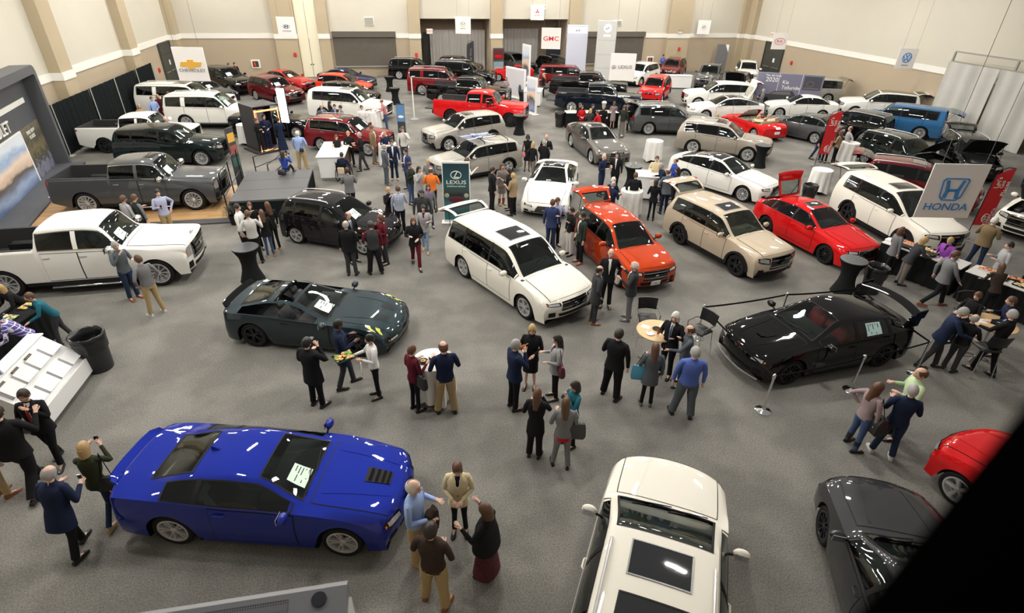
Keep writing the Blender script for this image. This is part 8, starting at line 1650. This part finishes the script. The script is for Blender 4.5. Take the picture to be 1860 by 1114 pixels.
# wheelchair
wx, wy = -2.199, 25.341
t = empty('wheelchair', (wx, wy, 0), R(75), 'black wheelchair with large spoked wheels beside the white counter', 'wheelchair')
for q in (1, -1):
    mb = MB(); n = 24; mb.tube([(.0+.30*math.cos(2*PI*i/n), q*.29, .30+.30*math.sin(2*PI*i/n)) for i in range(n+1)], .018, 6, 0, False)
    for k in range(8): a = k*PI/4; mb.tube([(0, q*.29, .3), (.29*math.cos(a), q*.29, .3+.29*math.sin(a))], .004, 4)
    put('large_wheel', mb.mesh('lw'), [BLACK], t); mb = MB(); mb.lathe([(.09, -.015), (.09, .015)], 14, 0, Matrix.Translation((.42, q*.25, .09))@Matrix.Rotation(PI/2, 4, 'X')); put('caster', mb.mesh('ca'), [BLACK], t)
    mb = MB(); mb.tube([(-.24, q*.24, .25), (-.24, q*.24, .92), (-.36, q*.24, .94)], .014, 6); mb.tube([(-.24, q*.25, .68), (.22, q*.25, .68), (.3, q*.25, .45), (.45, q*.24, .15)], .014, 6); put('side_frame', mb.mesh('sf'), [STEEL], t)
mb = MB(); mb.bbox((-.24, -.23, .44), (.22, .23, .48), .01); mb.bbox((-.27, -.23, .5), (-.235, .23, .9), .01); put('sling_seat', mb.mesh('ss'), [BLKCL], t); mb = MB(); mb.bbox((-.40, -.14, .45), (-.29, .14, .72), .02); tag(put('paper_bag', mb.mesh('pb'), [mat('kraft_bag', (.60, .48, .36), .8)], None, (wx-.38*.26*0, wy, 0), (0, 0, R(75))), 'pale shopping bag hanging behind the wheelchair', 'bag')
# ------------------------------------------------------------------ balcony things close to the camera
t = empty('wall_unit', (-1.1, 2.1, 5.0), R(-1.5), 'brushed metal wall unit with perforated panels and a round black knob at the bottom edge', 'fixture')
BRM = mat('brushed_metal', (.22, .22, .23), .45, .5); L_ = .58
mb = MB(); mb.loft([[(-1.6, -.40, -.5), (-1.6, -.40, -.08), (-1.6, .10, 0), (-1.6, .14, -.02), (-1.6, .14, -.5)], [(L_, -.40, -.5), (L_, -.40, -.08), (L_, .10, 0), (L_, .14, -.02), (L_, .14, -.5)]], True, True); put('housing', mb.mesh('h', 1, False), [BRM], t)
def perf():
    m = mat('perforated_metal', (.12, .12, .13), .5, .2); N, L, b = nodes(m); tc = N.new('ShaderNodeTexCoord'); v = N.new('ShaderNodeTexVoronoi'); v.inputs['Scale'].default_value = 70; v.inputs['Randomness'].default_value = 0; r = N.new('ShaderNodeValToRGB'); r.color_ramp.interpolation = 'CONSTANT'; r.color_ramp.elements[0].color = (.03, .03, .035, 1); r.color_ramp.elements[1].color = (.15, .15, .16, 1); r.color_ramp.elements[1].position = .36
    L.new(tc.outputs['Object'], v.inputs['Vector']); L.new(v.outputs['Distance'], r.inputs[0]); L.new(r.outputs[0], b.inputs['Base Color']); return m
sl_ = math.atan2(.08, .5)
for a, b in ((-.78, -.28), (-.26, .24)):
    mb = MB(); Mp = Matrix.Translation((0, .10, 0))@Matrix.Rotation(sl_, 4, 'X'); mb.box((a, -.22, .0015), (b, -.035, .006), 0, Mp); put('perforated_panel', mb.mesh('pp', 1, False), [perf()], t)
mb = MB(); mb.lathe([(.045, 0), (.045, .012), (.001, .014)], 24, 0, Matrix.Translation((.42, .10-.065, -.011))@Matrix.Rotation(sl_, 4, 'X')); put('round_knob', mb.mesh('rk'), [mat('knob_dark', (.02, .022, .03), .3)], t)
mb = MB(); mb.box((L_-.002, -.36, -.45), (L_+.015, .08, -.10)); put('end_cap', mb.mesh('ec', 1, False), [mat('end_white', (.6, .6, .6), .5)], t)
mb = MB(); mb.box((-1.3, -1.50, -.42), (-1.15, -.40, -.3)); mb.box((.2, -1.50, -.42), (.35, -.40, -.3)); put('wall_bracket', mb.mesh('wb', 1, False), [STEEL], t)
rp, rq = Vector((0.2195, 0.079, 8.1894)), Vector((0.0755, 0.0222, 8.0463))
mb = MB(); mb.tube([rp, rq], 0.026, 24); tag(put('balcony_railing', mb.mesh('rail'), [mat('railing_black', (.001, .001, .001), 1, spec=0)]), 'out-of-focus black railing bar across the lower right corner', 'railing')
# ------------------------------------------------------------------ things people carry
def who(frag):
    for r, p, M in people:
        if frag in r['label']: return r, p, M
def held(frag, joint, off, mb, name, mats, label, cat, nm=1, rot=None):
    r, p, M = who(frag); q = M@(p[joint]+Vector(off)); o = put(name, mb.mesh(name, nm), mats, None, q, (0, 0, r.rotation_euler[2]) if rot is None else rot); return tag(o, label, cat)
def phone(frag, label, j='wrr', off=(.10, .06, .03)): mb = MB(); mb.bbox((-.006, -.037, -.075), (.006, .037, .075), .004); return held(frag, j, off, mb, 'phone', [GLOSSB], label, 'phone')
phone('older man in dark navy coat', 'dark phone held by the older man in the navy coat', off=(.10, .06, .02)); phone('dark green sweater photographing', 'phone raised by the woman in dark green behind the blue coupe', off=(.08, .07, .06))
phone('navy hooded parka', 'phone held by the man in the navy parka', off=(.1, .04, .05)); phone('maroon sweater with a black shoulder', 'phone held over the table by the maroon-sweater woman', off=(.12, .03, .03))
mb = MB(); mb.bbox((-.05, -.07, -.04), (.03, .07, .05), .015); mb.lathe([(.035, 0), (.035, .08), (.001, .08)], 14, 0, Matrix.Translation((.03, 0, 0))@Matrix.Rotation(PI/2, 4, 'Y')); held('royal blue top kneeling', 'wrr', (.08, .07, .05), mb, 'camera', [BLACK], 'black camera held up by the woman kneeling on the stage', 'camera')
def bag(frag, label, off, m, size=(.09, .16, .13), j='hip', strap=True, name='handbag'):
    mb = MB(); a, b, c = size; rings = [[(sx*a*k, sy*b*k2, z) for sx, sy in ((-1, -.8), (-1, .8), (-.6, 1), (.6, 1), (1, .8), (1, -.8), (.6, -1), (-.6, -1))] for z, k, k2 in ((-c, .8, .9), (-c*.6, 1, 1), (c*.4, .85, .95), (c, .35, .85))]
    mb.loft(rings, True, True)
    r, p, M = who(frag)
    if strap:
        sh = p['shl' if off[1] > 0 else 'shr']; o_ = p[j]+Vector(off); k = r.scale[0]
        for q in (-.5, .5): mb.tube([(0, q*b, c*.9), (Vector((sh.x-o_.x, sh.y-o_.y+off[1]*.12, sh.z-o_.z+.07)))], .008, 6, 1)
    else:
        mb.tube([(0, -b*.5, c*.8), (0, -b*.3, c+.10), (0, b*.3, c+.10), (0, b*.5, c*.8)], .008, 6, 1)
    return held(frag, j, off, mb, name, m if isinstance(m, list) else [m, BLACK], label, 'bag', 2)
BAGB = mat('bag_black', (.015, .015, .016), .45); BAGP = mat('bag_plum', (.09, .012, .03), .4)
bag('dark green sweater photographing', 'black shoulder bag of the woman in dark green', (-.03, -.23, -.02), BAGB); bag('maroon sweater with a black', 'black zipped shoulder bag of the maroon-sweater woman', (.02, -.24, -.02), BAGB, (.07, .17, .15))
bag('pale cardigan over maroon', 'plum leather shoulder bag in the centre group', (-.05, .26, .08), [BAGP, BAGP], (.07, .18, .14)); bag('grey suit with red sash', 'soft dark grey bag of the woman in the grey suit', (.0, -.26, .05), [mat('bag_grey', (.05, .05, .052), .7), CUPW], (.08, .18, .17))
bag('grey-teal sweater dress', 'blue and green shopping bag of the woman at the near round table', (.02, .27, -.02), [mat('bag_blue', (.08, .32, .50), .5), BLACK], (.05, .17, .18)); bag('black sleeveless dress', 'pink handbag of the woman in the black dress', (.05, -.25, -.12), [mat('bag_pink', (.75, .18, .22), .5), BLACK], (.06, .15, .11), strap=False)
bag('bald man in blue shirt and khakis with', 'black camera bag on the back of the blue-shirted photographer', (-.16, -.08, .02), BAGB, (.05, .10, .08)); bag('mauve sweater and jeans', 'dark coat and bag held by the woman in mauve', (.12, -.25, -.08), BAGB, (.14, .13, .2)); bag('royal blue top kneeling', 'black bag beside the kneeling woman on the stage', (-.25, .05, -.04), BAGB, (.10, .16, .11), strap=False)
mb = MB()
rr = random.Random(4)
mb.loft([[(.09*math.cos(a)*k+.02*math.sin(3*a), .15*math.sin(a)*k, z+.015*math.cos(4*a)) for a in [i*PI/8 for i in range(16)]] for z, k in ((-.36, .75), (-.2, 1.0), (0, .95), (.07, .8), (.10, .4))], True, True)
held('white-haired man in light blue shirt', 'wrr', (.02, .10, .0), mb, 'folded_coat', [CL['brown']], 'dark brown coat draped over the arm of the white-haired man by the blue coupe', 'coat')
r, p, M = who('server in white shirt'); q = M@(p['wrr']+Vector((.22, .10, .04))); tray(q.x, q.y, q.z, r.rotation_euler[2]+.3, 'black tray heaped with spring rolls and lettuce carried by the server', .42, .34, BLACK, ('gold', 'orange', 'green'), 60)
mb = MB(); mb.bbox((-.02, -.12, -.30), (.0, .12, .0), .005); held('server in white shirt', 'wrl', (.05, -.02, -.02), mb, 'napkin', [WHTCL], 'white service cloth hanging from the server arm', 'cloth')
for frag, l, m in (('drinking from a bottle', 'dark bottle at the lips of the grey-haired man in the centre group', AMB),):
    mb = MB(); mb.lathe([(.001, 0), (.03, 0), (.03, .13), (.012, .18), (.012, .24), (.001, .24)], 12, 0, Matrix.Rotation(R(75), 4, 'Y')); held(frag, 'wrr', (-.10, .09, .05), mb, 'bottle', [m], l, 'bottle')
def hand_cup(frag, l, m=CUPW, j='wrr', off=(.10, .04, -.03)):
    mb = MB(); mb.lathe([(.026, 0), (.034, .11), (.031, .11), (.024, .008), (.001, .008)], 14, 0, None, False); held(frag, j, off, mb, 'cup', [m], l, 'cup')
hand_cup('blonde woman in black skirt suit', 'small clear cup held by the blonde woman in the centre group', mat('cup_clear', (.6, .65, .66), .1), off=(.10, .06, -.02)); hand_cup('bright purple jacket', 'small plate-cup held by the woman in purple', CUPW, 'wrl', (.10, -.02, -.04))
hand_cup('slate pullover seated', 'dark cup held by the seated man in the slate pullover', BLACK, 'wrl', (.10, 0, -.02)); hand_cup('pale lilac shirt', 'dark cup held by the bearded man between the pickups', BLACK, off=(.1, .04, -.02)); hand_cup('black suit with red tie', 'amber snack cup held by the man with the red tie', AMB, 'wrr', (.1, .04, -.03))
hand_cup('navy sweater and jeans with tan-soled', 'dark drink held by the man in navy in the right trio', BLACK)
# chairs of the right-hand table
chair(13.55, 8.25, PI/2-.25, 'black bar chair with chrome legs in front of the right-hand round table'); chair(14.6, 9.75, -PI/2-.1, 'black bar chair behind the right-hand round table by the buffet skirt')
mb = MB(); T2 = who('red sash'); 
mb.loft([[(.150*math.cos(a), .190*math.sin(a), z) for a in [PI*.35+i*PI*1.3/14 for i in range(15)]] for z in (0, .075)], closed=False); mb.loft([[(.157*math.cos(a), .197*math.sin(a), z) for a in [PI*.35+i*PI*1.3/14 for i in range(15)]] for z in (0, .075)], closed=False)
ms = put('sash', mb.mesh('sash'), [CL['red']], T2[0], (0, 0, .79)); ms['label'] = 'red sash'
# necklace and glasses details on near figures
n_ = who('cream blazer'); mb = MB(); h_ = n_[1]['hip']; mb.tube([h_+Vector((.07, -.05, .55)), h_+Vector((.135, -.035, .42)), h_+Vector((.155, 0, .36)), h_+Vector((.135, .035, .42)), h_+Vector((.07, .05, .55))], .004, 5); put('necklace', mb.mesh('n'), [mat('pearl_white', (.8, .78, .72), .3)], n_[0])
